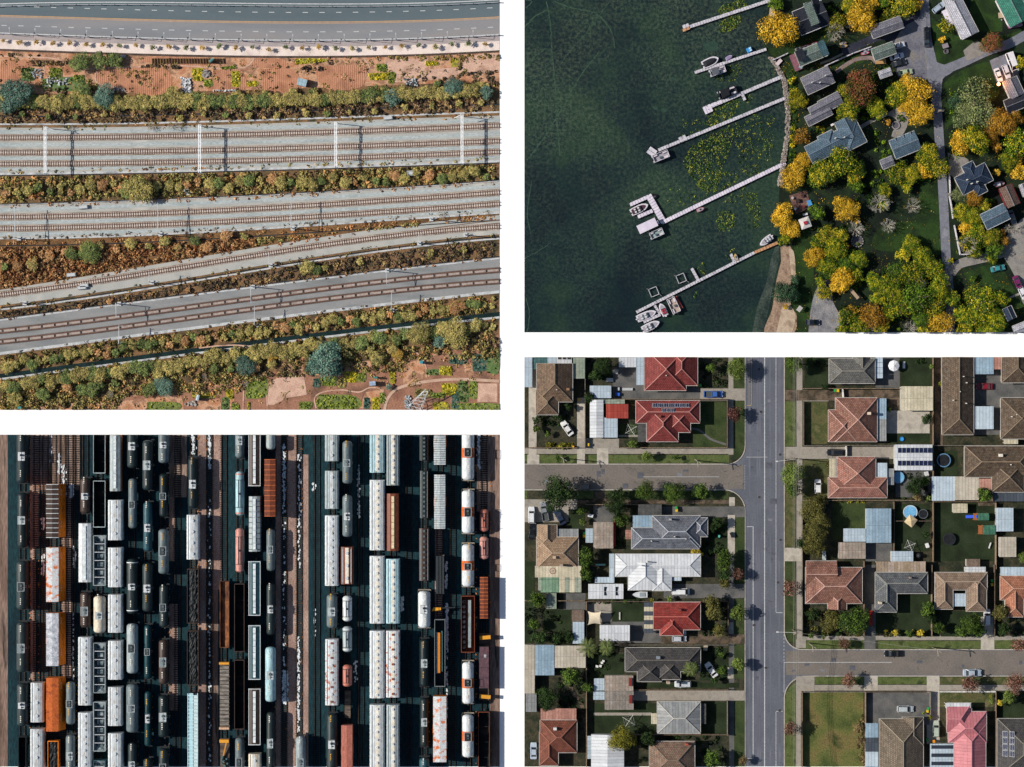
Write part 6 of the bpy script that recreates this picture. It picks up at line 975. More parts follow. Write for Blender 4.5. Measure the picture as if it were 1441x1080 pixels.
dock('lowest dock with orange boards near shore and a red finger', [(1061, 356, 895, 440, 4, DK), (1094, 342, 1061, 356, 4, DO), (973, 378, 983, 396, 4, DK), (1028, 358, 1034, 371, 4, DK), (921, 430, 929, 443, 3.5, DK), (929, 443, 905, 454, 4, DK), (950, 418, 959, 435, 4.6, DR)])
t = root('boat_shelter', 911, 318, 25, 2.6, 0); tag(t, 'wide white boat shelter roof on the comb shaped dock', 'boat shelter'); B().prism([(-2.8, -1.25), (2.8, -1.25), (2.8, 1.25), (-2.8, 1.25)], 2.3, 2.45).build('roof', DW, t); b = B(); [b.box(x, y, -.2, .12, .12, 2.5) for x in (-2.5, 0, 2.5) for y in (-1, 1)]; b.build('posts', C('#9a98a0', .5), t)
for x, y, l in ((920, 411, 'square boat lift frame nearer the end of the lowest dock'), (958.5, 392, 'square boat lift frame with jutting posts above the lowest dock')):
    t = root('boat_lift', x, y, 22, .5, 0); tag(t, l, 'boat lift'); b = B(); q = [(-1.15, -1.15), (1.15, -1.15), (1.15, 1.15), (-1.15, 1.15)]
    for i in range(4): b.bar((*q[i], .5), (*q[(i + 1) % 4], .5), .16)
    b.build('frame', C('#b9b7bd', .5), t); b = B(); [b.box(p[0], p[1], -.5, .14, .14, 1.6) for p in q]; b.bar((1.15, -1.1, .5), (1.6, -1.9, .5), .1); b.bar((-1.15, 1.1, .5), (-1.5, 1.6, .5), .1); b.build('posts', C('#8a898e', .5), t)
# boats
def boat(px, py, rot, L, W, label, kind, hull='#d8d4dc', inner='#9c98a0', cover=None, name='motorboat'):
    t = root(name, px, py, rot, 1, .1); tag(t, label, 'boat', 'boats moored at the docks'); a, w = L * S / 2, W * S / 2; hm = C(hull, .35, .9)
    if kind == 'pontoon':
        for sy in (-1, 1): B().tube([(-a, sy * w * .72, .35), (a * .85, sy * w * .72, .35), (a, sy * w * .72, .55)], [.32, .32, .1], 10).build('pontoon', C('#a9abb0', .3), t)
        B().box(0, 0, .62, 2 * a * .94, 2 * w, .1).build('deck', C(inner, .6), t); b = B(); q = [(-a * .9, -w * .94), (a * .9, -w * .94), (a * .9, w * .94), (-a * .9, w * .94)]
        for i in range(4): b.bar((*q[i], 1.05), (*q[(i + 1) % 4], 1.05), .1, .55)
        b.build('railing', hm, t)
        for sx, sy in ((.55, 1), (.55, -1), (-.6, 1)): B().box(sx * a, sy * w * .62, .72, a * .5, w * .42, .4).build('seat', C('#c9c2c8', .5), t)
        B().box(-.1 * a, -w * .3, .72, .55, .6, .7).build('console', C('#4f5f66', .4), t)
        if cover: B().prism([(-a * .75, -w * .9), (a * .1, -w * .9), (a * .1, w * .9), (-a * .75, w * .9)], 2.0, 2.12, .1).build('canopy', C(cover, .7), t); b = B(); [b.bar((x, y, 1.1), (x, y, 2.0), .06) for x in (-a * .7, 0) for y in (-w * .85, w * .85)]; b.build('canopy_poles', C('#b0b0b4', .4), t)
        B().box(-a - .15, 0, .4, .45, .45, .8, inset=.05).build('outboard_motor', C('#2a2c30', .4), t)
    else:
        prof = [(-1, .9), (-.5, 1), (.1, 1), (.5, .86), (.78, .55), (.94, .22), (1, .03)]
        out = [(x * a, y * w) for x, y in prof] + [(x * a, -y * w) for x, y in prof[::-1]]
        ring = lambda k, z: [(x * (1 if x > 0 else 1) * (.9 + .1 * k), y * k, z) for x, y in out]
        b = B(); b.loft([ring(.7, .0), ring(.97, .55), ring(1, .8), ring(.86, .84)]); b.build('hull', hm, t)
        inn = [(x * a * .8 - a * .06, y * w * .74) for x, y in prof] + [(x * a * .8 - a * .06, -y * w * .74) for x, y in prof[::-1]]
        if cover: b = B(); b.loft([[(x, y, .85) for x, y in inn], [(x * .93, y * .9, 1.05) for x, y in inn], [(x * .6, y * .35, 1.25) for x, y in inn]]); b.build('cover', C(cover, .7), t)
        else:
            B().prism([(p[0], p[1]) for p in inn], .86, .89).build('cockpit_floor', C(inner, .6), t)
            if name == 'motorboat':
                B().box(a * .12, 0, .89, .12, w * 1.3, .4).build('windscreen', C('#35424e', .15), t)
                for sx in (-.1, -.5): B().box(sx * a, w * .35, .89, .5, .5, .35).box(sx * a, -w * .35, .89, .5, .5, .35).build('seats', C('#a83a44' if 'red seats' in label else '#c4c8cc', .5), t)
        if name == 'motorboat': B().box(-a - .12, 0, .35, .4, .4, .75, inset=.05).build('outboard_motor', C('#d8d6da' if R(0, 1) < .5 else '#2a2c30', .4), t)
        if kind == 'kayak': B().box(a * .0, 0, .85, a * .5, w * .9, .06).build('seat', C('#2a2a2e', .6), t)
    return t
boat(1000, 87, 25, 25, 12, 'white boat with black cover at the second dock', 'v', cover='#1c1f26'); boat(1010, 100, 20, 24, 10, 'pontoon boat with grey canopy below the second dock', 'pontoon', cover='#555a63'); boat(1026, 81, 32, 10, 5, 'small lilac rowing boat beside the second dock', 'v', '#b9a8d0', '#8a7aa0', name='rowing_boat'); boat(1024, 130, 20, 28, 12, 'boat hidden under a large black cover at the third dock', 'pontoon', '#33363f', '#2a2d35', cover='#14161d')
boat(930, 220, 22, 25, 11, 'pontoon boat with open seats at the fourth dock end', 'pontoon'); boat(900, 294, 26, 27, 11, 'white boat with dark red cockpit in the comb shaped slip', 'v', inner='#4a2a34'); boat(924, 329, 24, 21, 10, 'open pontoon boat below the wide boat shelter', 'pontoon', inner='#8fa0a0'); boat(910, 444, 22, 29, 11, 'largest white boat at the outer end of the lowest dock', 'v'); boat(933, 436, 115, 19, 9, 'white boat with red seats between dock fingers', 'v'); boat(948, 430, 115, 24, 12, 'beige pontoon boat beside the red dock finger', 'pontoon', inner='#a8968c')
boat(916, 459, 26, 27, 11, 'open white boat lowest in the lake picture', 'v'); boat(1078, 339, 218, 21, 9, 'white boat moored under the yellow shore trees', 'v'); boat(986, 295, 22, 11, 5, 'pink kayak beside the long white dock', 'kayak', '#c4808c', name='kayak'); boat(1036, 362, 110, 10, 4.5, 'yellow kayak by a short dock finger', 'kayak', '#c9a64a', name='kayak')
boat(1134, 65.5, 20, 13, 4, 'red kayak on grass, nearer the lake', 'kayak', '#c03038', name='kayak'); boat(1146, 61.5, 20, 10, 4, 'red kayak on grass, nearer the house wall', 'kayak', '#c03038', name='kayak'); boat(1218, 75, 12, 12, 4, 'pink kayak beside a blue one on the lawn', 'kayak', '#d0405a', name='kayak'); boat(1220, 71, 18, 10, 3.6, 'blue kayak beside the pink one', 'kayak', '#4a8ac0', name='kayak'); boat(1188, 65, 10, 10, 4, 'yellow kayak at the end of the dark drive', 'kayak', '#d8a83a', name='kayak'); boat(1187, 61, 12, 10, 3.6, 'tan canoe lying beside the yellow kayak', 'kayak', '#c8b48a', name='canoe')
boat(1125, 68.5, 20, 12, 4, 'pale grey canoe on grass left of the red kayaks', 'v', '#a8a6ac', '#5a5a60', name='canoe'); boat(1410, 28, -35, 2, 1, 'tiny white dinghy on the upper lawn', 'v', name='dinghy'); boat(1407, 259, 10, 14, 7, 'pink boat on a trailer behind the brown roofed building', 'v', '#c08a94', '#8f8a92')
t = root('paddle_boat', 1055, 70, 25, .8, .1); tag(t, 'bright blue paddle boat near the shore', 'paddle boat'); B().box(0, 0, 0, 1.6, 1.4, .6, inset=.15).build('hull', C('#3f8fd0', .35), t); B().box(.2, .3, .6, .5, .45, .4).box(.2, -.3, .6, .5, .45, .4).build('seats', C('#bfe0f0', .4), t)
t = root('swim_raft', 921, 277, 20, .6, 0); tag(t, 'black inflatable craft beside the comb shaped dock', 'raft'); B().prism([(1.1 * math.cos(a), .8 * math.sin(a)) for a in np.linspace(0, 5.8, 14)], 0, .5, .2).build('tube', C('#16181e', .5), t); B().box(0, 0, .5, .7, .4, .2).build('seat', C('#4a4c54', .5), t)
# houses (px offsets from the centre, turned)
RG = roofmat('shingle_grey', ['#6a6974', '#7a7984']); RGG = roofmat('shingle_green_grey', ['#5f6e68', '#6f7d77']); RBL = roofmat('shingle_blue', ['#36505a', '#43606a']); RSL = roofmat('shingle_slate_blue', ['#4c6070', '#5c7080']); RDK = roofmat('shingle_dark', ['#20232e', '#2a2e3a']); RLG = roofmat('shingle_light', ['#a2a2ac', '#b4b4bc']); RGN = roofmat('shingle_green', ['#2f6a5c', '#3c7a6a']); RDB = roofmat('shingle_dark_blue', ['#1e2c40', '#2a3a50']); RBW = roofmat('shingle_brown', ['#5f4c44', '#705c52'])
def h2(lb, x, y, rot, rects, m, **k): 
    k.setdefault('cap', '#8a8a90'); k.setdefault('wall', '#c9c6c4'); k.setdefault('capw', .12); t = house('house', lb, x, y, rects, m, rot=rot, rel=True, pitch=.4, **k); t.location.z = .36; return t
h2('dark roofed house at the top beside the big yellow tree', 1142, 25, 22, [(-22, -18, 22, 18, 'x', 'g', 'g'), (-3, -22, 20, 12, 'y', 'g', 'g')], RDK, flats=[(-6, -20, 6, 12, RGG, 5.2)], gut='#e8e4e8')
h2('grey and teal roofed house with a pink deck', 1141, 76, 22, [(-20, -11, 22, 11, 'x', 'g', 'g')], RGG, flats=[(-20, -11, -9, 5, RDK, 4.2), (12, -11, 22.5, 11, RBL, 4.9), (-27, -10, -14, 14, M('deck_pink', ['#6a4450', '#7d5560'], .8, 3, .2), .8, 'deck')])
h2('plain grey roofed house just below the deck house', 1151, 113, 25, [(-21, -13, 21, 13, 'x', 'g', 'g')], RG, vents=3)
h2('grey house with stepped gables among three lake houses', 1157, 152, 27, [(-2, -11, 30, 8, 'x', 'g', 'g'), (-28, 0, 10, 15, 'x', 'g', 'g'), (-18, -9, 6, 6, 'x', 'g', 'g')], RG, wall='#d8d0cc')
h2('largest slate blue roofed house on the shore', 1175, 198, 27, [(-42, -12, 40, 16, 'x', 'g', hp), (10, -22, 40, 22, 'y', 'g', hp), (-20, -16, 4, 14, 'y', hp, hp)], RSL, vents=2, wall='#b9a898', cap='#6a7a86')
h2('long grey roof at the top left of the car park', 1249, 38, 20, [(-24, -9, 22, 9, 'x', 'g', 'g')], RG)
h2('grey garage roof with white end wall by the parked cars', 1244, 72, 20, [(-16, -9, 16, 9, 'x', 'g', 'g')], RGG)
h2('small grey shed roof below the garage', 1246, 103, 20, [(-9, -5.5, 9, 5.5, 'x', 'g', 'g')], RLG); 
h2('house with long pale grey roof and white porch at the road', 1354, 26, -63, [(-27, -13, 27, 13, 'x', 'g', 'g')], RLG, wall='#e6e2e6', flats=[(-22, 13, 2, 20, C('#d8d0dc', .7), 2.4, 'porch_roof')])
h2('pale roof clipped by the top edge next to the trailer', 1338, -2, -63, [(-10, -10, 10, 10, 'x', 'g', 'g')], RLG)
h2('green roofed house in the top right corner', 1426, 10, -63, [(-22, -17, 24, 17, 'x', 'g', 'g')], RGN, wall='#e6e0e2')
h2('house with steep grey gable beside the three parked white cars', 1427, 124, -65, [(-14, -11, 13, 11, 'x', 'g', 'g')], RG, cap='#77808a'); h2('dark roofed wing at the right edge above the orange trees', 1431, 145, 22, [(-16, -10, 18, 10, 'x', 'g', 'g')], RDK)
h2('slate roofed house with three small dormers in the middle garden', 1274, 204, 22, [(-19, -14, 19, 14, 'x', 'g', 'g'), (-14, -14, -6, 0, 'y', 'g', 'g'), (-2, -14, 6, 0, 'y', 'g', 'g'), (9, -14, 17, 0, 'y', 'g', 'g')], RSL, wall='#c0c0c4'); h2('small grey roofed shed left of the dormer house', 1249, 229, 22, [(-9, -7, 9, 7, 'x', 'g', 'g')], RG)
h2('dark navy roofed house with crossing ridges', 1371, 252, 27, [(-24, -14, 24, 14, 'x', hp, hp), (-8, -24, 10, 24, 'y', hp, hp)], RDB, wall='#b0a8a4', vents=3, cap='#55657a'); h2('narrow brown roofed building with white gable end', 1421, 276, 24, [(-10, -15, 10, 15, 'y', 'g', 'g')], RBW, gut='#7a2430', wall='#8a3038'); h2('navy blue roofed garage below the narrow brown roof', 1401, 305, 26, [(-18, -12, 18, 12, 'x', 'g', 'g')], RSL, gut='#d8d8dc'); h2('dark navy roof at the lower right', 1421, 441, 25, [(-7, -9, 7, 9, 'y', 'g', 'g')], RDB); h2('pale roof in the bottom right corner', 1437, 463, 22, [(-10, -8, 10, 8, 'x', 'g', 'g')], RLG); h2('white walled house sliced by the right edge', 1440, 268, 20, [(-3, -9, 6, 9, 'y', 'g', 'g')], RLG)
t = root('gazebo', 1133, 314, 20, 2.8, .36); tag(t, 'square white gazebo with a red centre', 'gazebo'); b = B(); roof_rect(b, [], -1.5, -1.5, 1.5, 1.5, 2.4, .3, 'x'); b.build('roof', C('#c9c4c0', .7), t, uv=True); B().box(0, 0, 2.75, .9, .9, .3).build('cupola', C('#a02838', .6), t); b = B(); [b.box(x, y, 0, .12, .12, 2.3) for x in (-1.3, 1.3) for y in (-1.3, 1.3)]; b.build('posts', C('#8a5a4a', .6), t)
sheet('patio', [(1110, 276), (1135, 268), (1141, 292), (1120, 302)], M('patio_brick', ['#4f3a36', '#6a4e48', '#7a5f56'], .8, 3, .3), Z0 + .05)
def furn(px, py, lb, col, nm, w, d, h): 
    t = root(nm, px, py, R(0, 60), h, Z0 + .06); tag(t, lb, nm.split('_')[-1]); B().box(0, 0, h - .12, w, d, .12, inset=.03).build('top', C(col, .6), t); b = B(); [b.box(x * (w / 2 - .1), y * (d / 2 - .1), 0, .09, .09, h - .12) for x in (-1, 1) for y in (-1, 1)]; b.build('legs', C('#55504c', .6), t)
for a in ((1122, 283, 'round dark table in the middle of the patio', '#3a2c2a', 'patio_table', 1.1, 1.1, .75), (1129, 276, 'dark chair at the upper edge of the patio', '#44302c', 'patio_chair', .8, .8, .6), (1119, 294, 'small white table on the lower patio', '#d0ccd0', 'patio_table', .7, .7, .6), (1139, 286, 'bright blue lounger right of the patio', '#4a90c8', 'sun_lounger', 1.2, 1.6, .4), (1115, 279, 'pale chair on the left of the patio', '#b0a8a8', 'patio_chair', .7, .7, .6), (1131, 291, 'reddish chair on the lower right of the patio', '#6a2c30', 'patio_chair', .7, .7, .6), (1133, 302, 'white bench between the patio and the gazebo', '#d0d0d4', 'garden_bench', 1.4, .6, .5), (1330, 65, 'grey picnic table on the lawn by the road bend', '#8a8088', 'picnic_table', 1.7, 1.3, .7), (1194, 347, 'red garden chair by the grey fire pit', '#a02c3a', 'garden_chair', .9, .9, .6), (1409, 22, 'tan table set beside the green roofed house', '#a89880', 'picnic_table', 1.8, 1.6, .7), (1202, 414, 'wooden ladder-like swing frame under the yellow tree', '#a89078', 'swing_frame', .9, 3.4, 1.8), (1125, 435, 'pale wooden swing frame on the beach edge', '#b0aaa8', 'swing_frame', 1.6, 1.2, 1.6), (1127, 94, 'grey table on the pink deck', '#8fa0ac', 'patio_table', 1.2, 1.0, 1.6), (1096, 88, 'white bench at the landing of the second dock', '#cfc0c4', 'garden_bench', 2, 1, .5), (1239, 87, 'tan deck furniture in front of the small grey shed', '#b08a5c', 'deck_table', 3.0, 1.4, .8), (1171, 176, 'white tub beside the slate blue roof', '#dcdce0', 'garden_tub', .9, .6, .5)): furn(*a)
def firepit(px, py, r, lb):
    t = root('fire_pit', px, py, 0, 0, Z0 + .02); tag(t, lb, 'fire pit'); b = B(); n = 14
    for i in range(n): a = 2 * math.pi * i / n; b.box(r * S * math.cos(a), r * S * math.sin(a), 0, .42, .3, .3, a + 1.57)
    b.build('stone_ring', C('#8a8688', .8), t); B().cyl(0, 0, 0, r * S * .85, .06, 14).build('ash', C('#55535a', .9), t)
firepit(1331, 73, 2.8, 'round stone fire pit on the lawn by the road bend'); firepit(1206, 340, 8, 'wide grey stone fire pit beside the bare shrub'); firepit(1260, 177, 5, 'planted round island in the small drive')
for a in ((1304, 48, 90, 'black car standing on the upper road', '#1a1e24', 'suv'), (1304, 57, 90, 'dark car with blue windows below the black one on the upper road', '#3c4650', 'sedan'), (1262, 65, 15, 'white pickup truck nearest the garage', '#e4e4ea', 'pickup'), (1262, 80, 15, 'white car with blue stripes in the car park', '#d0d4e4', 'sedan'), (1265, 89, 15, 'dark car below the striped white one', '#2a3038', 'sedan'), (1274, 102, 10, 'pale green car at the yellow tree', '#b4c4a0', 'sedan'), (1321, 11, 38, 'blue and white trailer car near the top road', '#a8b8cc', 'wagon'), (1428, 35, 12, 'purple car beside the green roof', '#8a5a8c', 'sedan'), (1405, 106, -70, 'white car left in the group of three', '#dfdfe6', 'sedan'), (1416, 101, -70, 'white and black car in the middle of three', '#d0d0da', 'suv'), (1429, 105, -70, 'dark car at the right of the group of three', '#23262f', 'sedan'), (1143, 454, 0, 'black and white car on the gravel drive at the bottom', '#1a2230', 'sedan'), (1404, 378, 12, 'teal car on the grass beside the forked drive', '#3f9298', 'sedan'), (1432, 398, -65, 'magenta car on the lower right drive', '#7a2a60', 'sedan'), (1439, 413, -65, 'white car behind the magenta one', '#e8e8ee', 'hatch'), (1424, 306, -70, 'grey car beside the navy garage', '#5f6a74', 'sedan')):
    car(a[0], a[1], a[2], a[3], a[4], a[5], .86, z=Z0 + .07)
t = car(1424, 88, -70, 'large white motorhome above the three parked cars', '#e8e6ea', 'van', 1.0, 'motorhome', Z0 + .07); t.name = 'motorhome'; t.scale = (1.15, 1.25, 1.2)
fence([(1335, 277), (1338, 292), (1340, 308)], 'upper white fence along the road by the navy house', '#d0ccd4', 1, .22, z=Z0); fence([(1342, 318), (1350, 359), (1378, 357)], 'lower white fence turning the corner of the yellow trees', '#d0ccd4', 1, .22, z=Z0); fence([(1335, 246), (1336, 272)], 'short white fence in front of the navy house porch', '#d0ccd4', 1, .22, z=Z0); fence([(1225, 67), (1200, 76), (1160, 94)], 'long white fence beside the kayaks and brick path', '#c8c4cc', 1, .2, z=Z0); fence([(1086, 86), (1104, 78), (1108, 76)], 'white rail between shore and canoes', '#c8c4cc', .8, .2, z=Z0)
pole(1317, 160, 'utility pole with crossarms standing in the lake road', [(-4, 0, 4, 0, 7.5), (-4, 1, 4, 1, 7)], 8, 'utility_pole')
t = root('yard_light', 1405, 119, 0, 3, Z0); tag(t, 'orange glowing yard lamp beside the white cars', 'lamp'); B().cyl(0, 0, 0, .08, 3, 8).build('post', C('#8a7a6a', .6), t)
lm = bpy.data.materials.new('lamp_glow'); lm.use_nodes = True; lm.node_tree.nodes['Principled BSDF'].inputs['Emission Color'].default_value = (1, .3, .04, 1); lm.node_tree.nodes['Principled BSDF'].inputs['Emission Strength'].default_value = 5; B().cyl(0, 0, 3, .5, .35, 10, .3).build('lamp_head', lm, t)
ld = bpy.data.lights.new('yard_lamp', 'POINT'); ld.energy = 900; ld.color = (1, .35, .05); ld.shadow_soft_size = .3; lo = bpy.data.objects.new('yard_lamp', ld); SC.collection.objects.link(lo); lo.parent = t; lo.location = (0, 0, 4.2)
LM[2] = [(1142, 25, 'the dark top edge roof'), (1141, 76, 'the pink decked house'), (1151, 113, 'the plain grey roof'), (1157, 152, 'the stepped gable house'), (1175, 198, 'the largest slate roof'), (1249, 38, 'the long car park roof'), (1354, 26, 'the pale grey porch house'), (1426, 12, 'the green roof'), (1427, 128, 'the steep grey gable'), (1274, 204, 'the dormer house'), (1371, 252, 'the navy roofed house'), (1401, 305, 'the navy garage'), (1421, 276, 'the narrow brown roof'), (1122, 286, 'the brick patio'), (1133, 314, 'the white gazebo'), (1206, 340, 'the wide fire pit'), (1143, 454, 'the black and white car'), (1404, 378, 'the teal car'), (1325, 104, 'the road junction'), (1345, 372, 'the drive turning off the road'), (1078, 339, 'the boat under the shore trees'), (1436, 460, 'the bottom right pale roof'), (1334, 440, 'the lowest stretch of road')]
LK = dict(y=leafmat('leaf_gold', ['#24300c', '#6a6012', '#b4861a', '#d0a42a', '#e2bc3c']), yg=leafmat('leaf_gold_green', ['#101e0a', '#24400e', '#485f14', '#8c8a1c', '#c4ac2a']), g=leafmat('leaf_lake_green', ['#0c180c', '#20380f', '#426018', '#748c22']), gy=leafmat('leaf_green_gold', ['#0e1c0a', '#223a0e', '#3e5c12', '#748418', '#b8a824']), o=leafmat('leaf_orange', ['#2c2c0c', '#6c5018', '#a07020', '#b88c30']), rg=leafmat('leaf_red_green', ['#16260e', '#34401a', '#5c5420', '#8c5c34', '#8c443c']), ol=leafmat('leaf_silver_olive', ['#18241a', '#3c4c30', '#6c7848', '#9ca068']), b=leafmat('leaf_blue_green', ['#12221a', '#2a4634', '#4c6c4a']))
LN = dict(y='golden yellow tree', yg='yellow green tree', g='green tree', gy='green tree with yellow tips', o='orange brown tree', rg='reddish green tree', ol='silvery olive tree', b='blue green tree')
for x, y, r, k, st in [(1097, 40, 31, 'y', ''), (1092, 5, 12, 'g', ''), (1176, 32, 17, 'yg', 'airy'), (1165, 33, 7, 'y', 'airy'), (1213, 24, 25, 'y', ''), (1196, 10, 15, 'yg', ''), (1228, 5, 12, 'y', ''), (1245, 30, 9, 'yg', ''), (1244, 3, 10, 'gy', ''), (1273, 8, 20, 'yg', 'airy'), (1288, 6, 11, 'y', ''), (1250, 22, 12, 'yg', 'airy'), (1122, 140, 16, 'yg', ''), (1112, 115, 6, 'yg', ''), (1210, 122, 29, 'rg', ''), (1191, 132, 16, 'yg', ''), (1194, 158, 20, 'yg', ''), (1234, 152, 15, 'gy', ''), (1222, 138, 14, 'gy', ''), (1128, 192, 14, 'o', 'airy'), (1130, 227, 15, 'y', ''), (1116, 248, 22, 'y', ''), (1186, 228, 25, 'gy', ''), (1158, 244, 23, 'yg', ''), (1206, 238, 15, 'gy', ''), (1278, 118, 16, 'y', ''), (1292, 130, 22, 'y', ''), (1262, 132, 20, 'yg', ''), (1293, 158, 22, 'y', ''), (1275, 148, 15, 'y', ''), (1305, 219, 20, 'yg', ''), (1320, 236, 18, 'yg', ''), (1302, 238, 14, 'y', ''), (1332, 36, 14, 'yg', 'airy'), (1341, 30, 8, 'y', ''), (1326, 56, 6, 'y', ''), (1396, 60, 18, 'rg', ''), (1372, 132, 28, 'ol', ''), (1384, 160, 24, 'ol', ''), (1356, 162, 20, 'ol', ''), (1345, 143, 12, 'b', ''), (1408, 172, 24, 'o', ''), (1425, 165, 16, 'o', ''), (1372, 195, 24, 'yg', ''), (1352, 200, 20, 'y', ''), (1393, 190, 16, 'o', ''), (1402, 205, 10, 'o', ''), (1432, 202, 24, 'gy', ''), (1420, 228, 16, 'gy', ''), (1437, 88, 12, 'yg', ''), (1432, 240, 14, 'y', ''), (1403, 243, 7, 'y', ''),
   (1101, 305, 20, 'y', ''), (1113, 322, 15, 'y', ''), (1105, 337, 11, 'yg', ''), (1150, 299, 13, 'gy', ''), (1145, 255, 12, 'gy', ''), (1190, 294, 21, 'y', ''), (1205, 311, 7, 'y', ''), (1205, 262, 12, 'g', ''), (1203, 248, 14, 'yg', ''), (1163, 330, 14, 'yg', ''), (1150, 342, 14, 'yg', ''), (1182, 332, 14, 'yg', ''), (1145, 362, 17, 'y', ''), (1175, 350, 18, 'gy', ''), (1165, 378, 18, 'yg', ''), (1190, 375, 16, 'gy', ''), (1185, 395, 20, 'y', ''), (1208, 365, 15, 'gy', ''), (1205, 385, 13, 'gy', ''), (1160, 412, 12, 'yg', ''), (1155, 398, 9, 'yg', ''), (1104, 412, 20, 'b', ''), (1118, 395, 8, 'b', ''), (1190, 445, 14, 'yg', 'airy'), (1198, 438, 10, 'y', 'airy'), (1184, 466, 11, 'yg', ''), (1210, 460, 18, 'yg', 'airy'), (1228, 445, 22, 'o', 'airy'), (1240, 462, 14, 'yg', ''), (1105, 432, 5, 'y', ''),
   (1262, 245, 18, 'gy', ''), (1282, 245, 15, 'yg', ''), (1276, 262, 11, 'yg', ''), (1245, 268, 11, 'gy', ''), (1243, 288, 10, 'gy', ''), (1268, 232, 10, 'g', ''), (1283, 345, 16, 'yg', ''), (1272, 358, 14, 'yg', ''), (1298, 362, 18, 'gy', ''), (1262, 385, 18, 'gy', 'airy'), (1285, 388, 22, 'gy', 'airy'), (1312, 378, 18, 'gy', ''), (1255, 405, 22, 'gy', ''), (1232, 398, 16, 'gy', ''), (1292, 418, 26, 'gy', 'airy'), (1268, 430, 20, 'yg', ''), (1322, 405, 20, 'yg', ''), (1340, 420, 14, 'yg', ''), (1315, 432, 18, 'yg', ''), (1250, 440, 14, 'gy', ''), (1298, 450, 16, 'gy', ''), (1325, 455, 20, 'y', ''), (1300, 466, 14, 'yg', ''), (1338, 368, 6, 'yg', ''), (1352, 445, 14, 'yg', ''), (1235, 420, 12, 'gy', ''),
   (1353, 275, 15, 'ol', ''), (1370, 278, 16, 'o', ''), (1385, 290, 12, 'yg', ''), (1352, 298, 15, 'yg', ''), (1368, 305, 16, 'yg', ''), (1360, 320, 12, 'y', ''), (1375, 330, 18, 'yg', 'airy'), (1395, 335, 16, 'yg', ''), (1360, 340, 14, 'yg', 'airy'), (1372, 355, 12, 'yg', ''), (1400, 352, 14, 'g', ''), (1396, 364, 10, 'gy', ''), (1413, 340, 9, 'o', ''), (1410, 328, 6, 'o', ''), (1389, 305, 8, 'gy', ''), (1370, 415, 16, 'yg', 'airy'), (1385, 425, 24, 'yg', 'airy'), (1408, 420, 14, 'yg', ''), (1375, 445, 22, 'yg', 'airy'), (1400, 450, 20, 'yg', ''), (1390, 466, 16, 'yg', ''), (1360, 462, 14, 'yg', ''), (1370, 392, 6, 'gy', ''), (1250, 172, 5, 'o', ''), (1432, 225, 10, 'o', '')]:
    if k == 'yg' and y > 260 and R(0, 1) < .6: k = 'gy'
    elif k == 'gy' and R(0, 1) < .3: k = 'g'
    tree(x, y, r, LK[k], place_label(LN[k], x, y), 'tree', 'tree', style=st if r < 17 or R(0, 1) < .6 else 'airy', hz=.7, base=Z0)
for x, y, r in ((1238, 286, 22), (1250, 318, 15), (1285, 290, 15), (1205, 322, 16), (1175, 45, 20), (1195, 35, 10), (1290, 400, 20), (1362, 345, 20), (1430, 322, 12), (1282, 462, 14), (1380, 430, 20), (1230, 455, 16), (1418, 322, 9)): bare_tree(x, y, r, place_label('bare grey branched tree', x, y)).location.z = Z0
for p_, m, n in ((rect(1110, 95, 1120, 262), 'yg', 1600), (rect(1200, 240, 1250, 300), 'g', 1600), (rect(1230, 180, 1258, 225), 'g', 500), (rect(1335, 130, 1350, 225), 'g', 1100), (rect(1155, 300, 1200, 330), 'g', 500), (rect(1240, 370, 1330, 468), 'g', 2600), (rect(1345, 420, 1410, 468), 'g', 1400), (rect(1345, 262, 1400, 358), 'g', 1800), (rect(1148, 330, 1212, 410), 'g', 1800), (rect(1180, 430, 1240, 468), 'g', 1200), (rect(1212, 90, 1252, 170), 'g', 900), (rect(1182, 108, 1220, 170), 'g', 900), (rect(1145, 2, 1250, 18), 'g', 800), (rect(1255, 115, 1300, 175), 'g', 700), (rect(1148, 178, 1160, 188), 'yg', 300), (rect(1405, 150, 1441, 245), 'g', 1500), (rect(1290, 205, 1312, 262), 'g', 600)):
    scrub('undergrowth', None, p_, LK[m], n, .26, .7, .9, Z0 + .03)
for p_, n in ((rect(1112, 95, 1300, 468), 2600), (rect(1300, 120, 1441, 468), 1500), (rect(1085, 50, 1240, 110), 700)):
    o = scrub('fallen_leaves', None, p_, LK['y'], n, .13, .03, 1.6, Z0 + .1, 6)
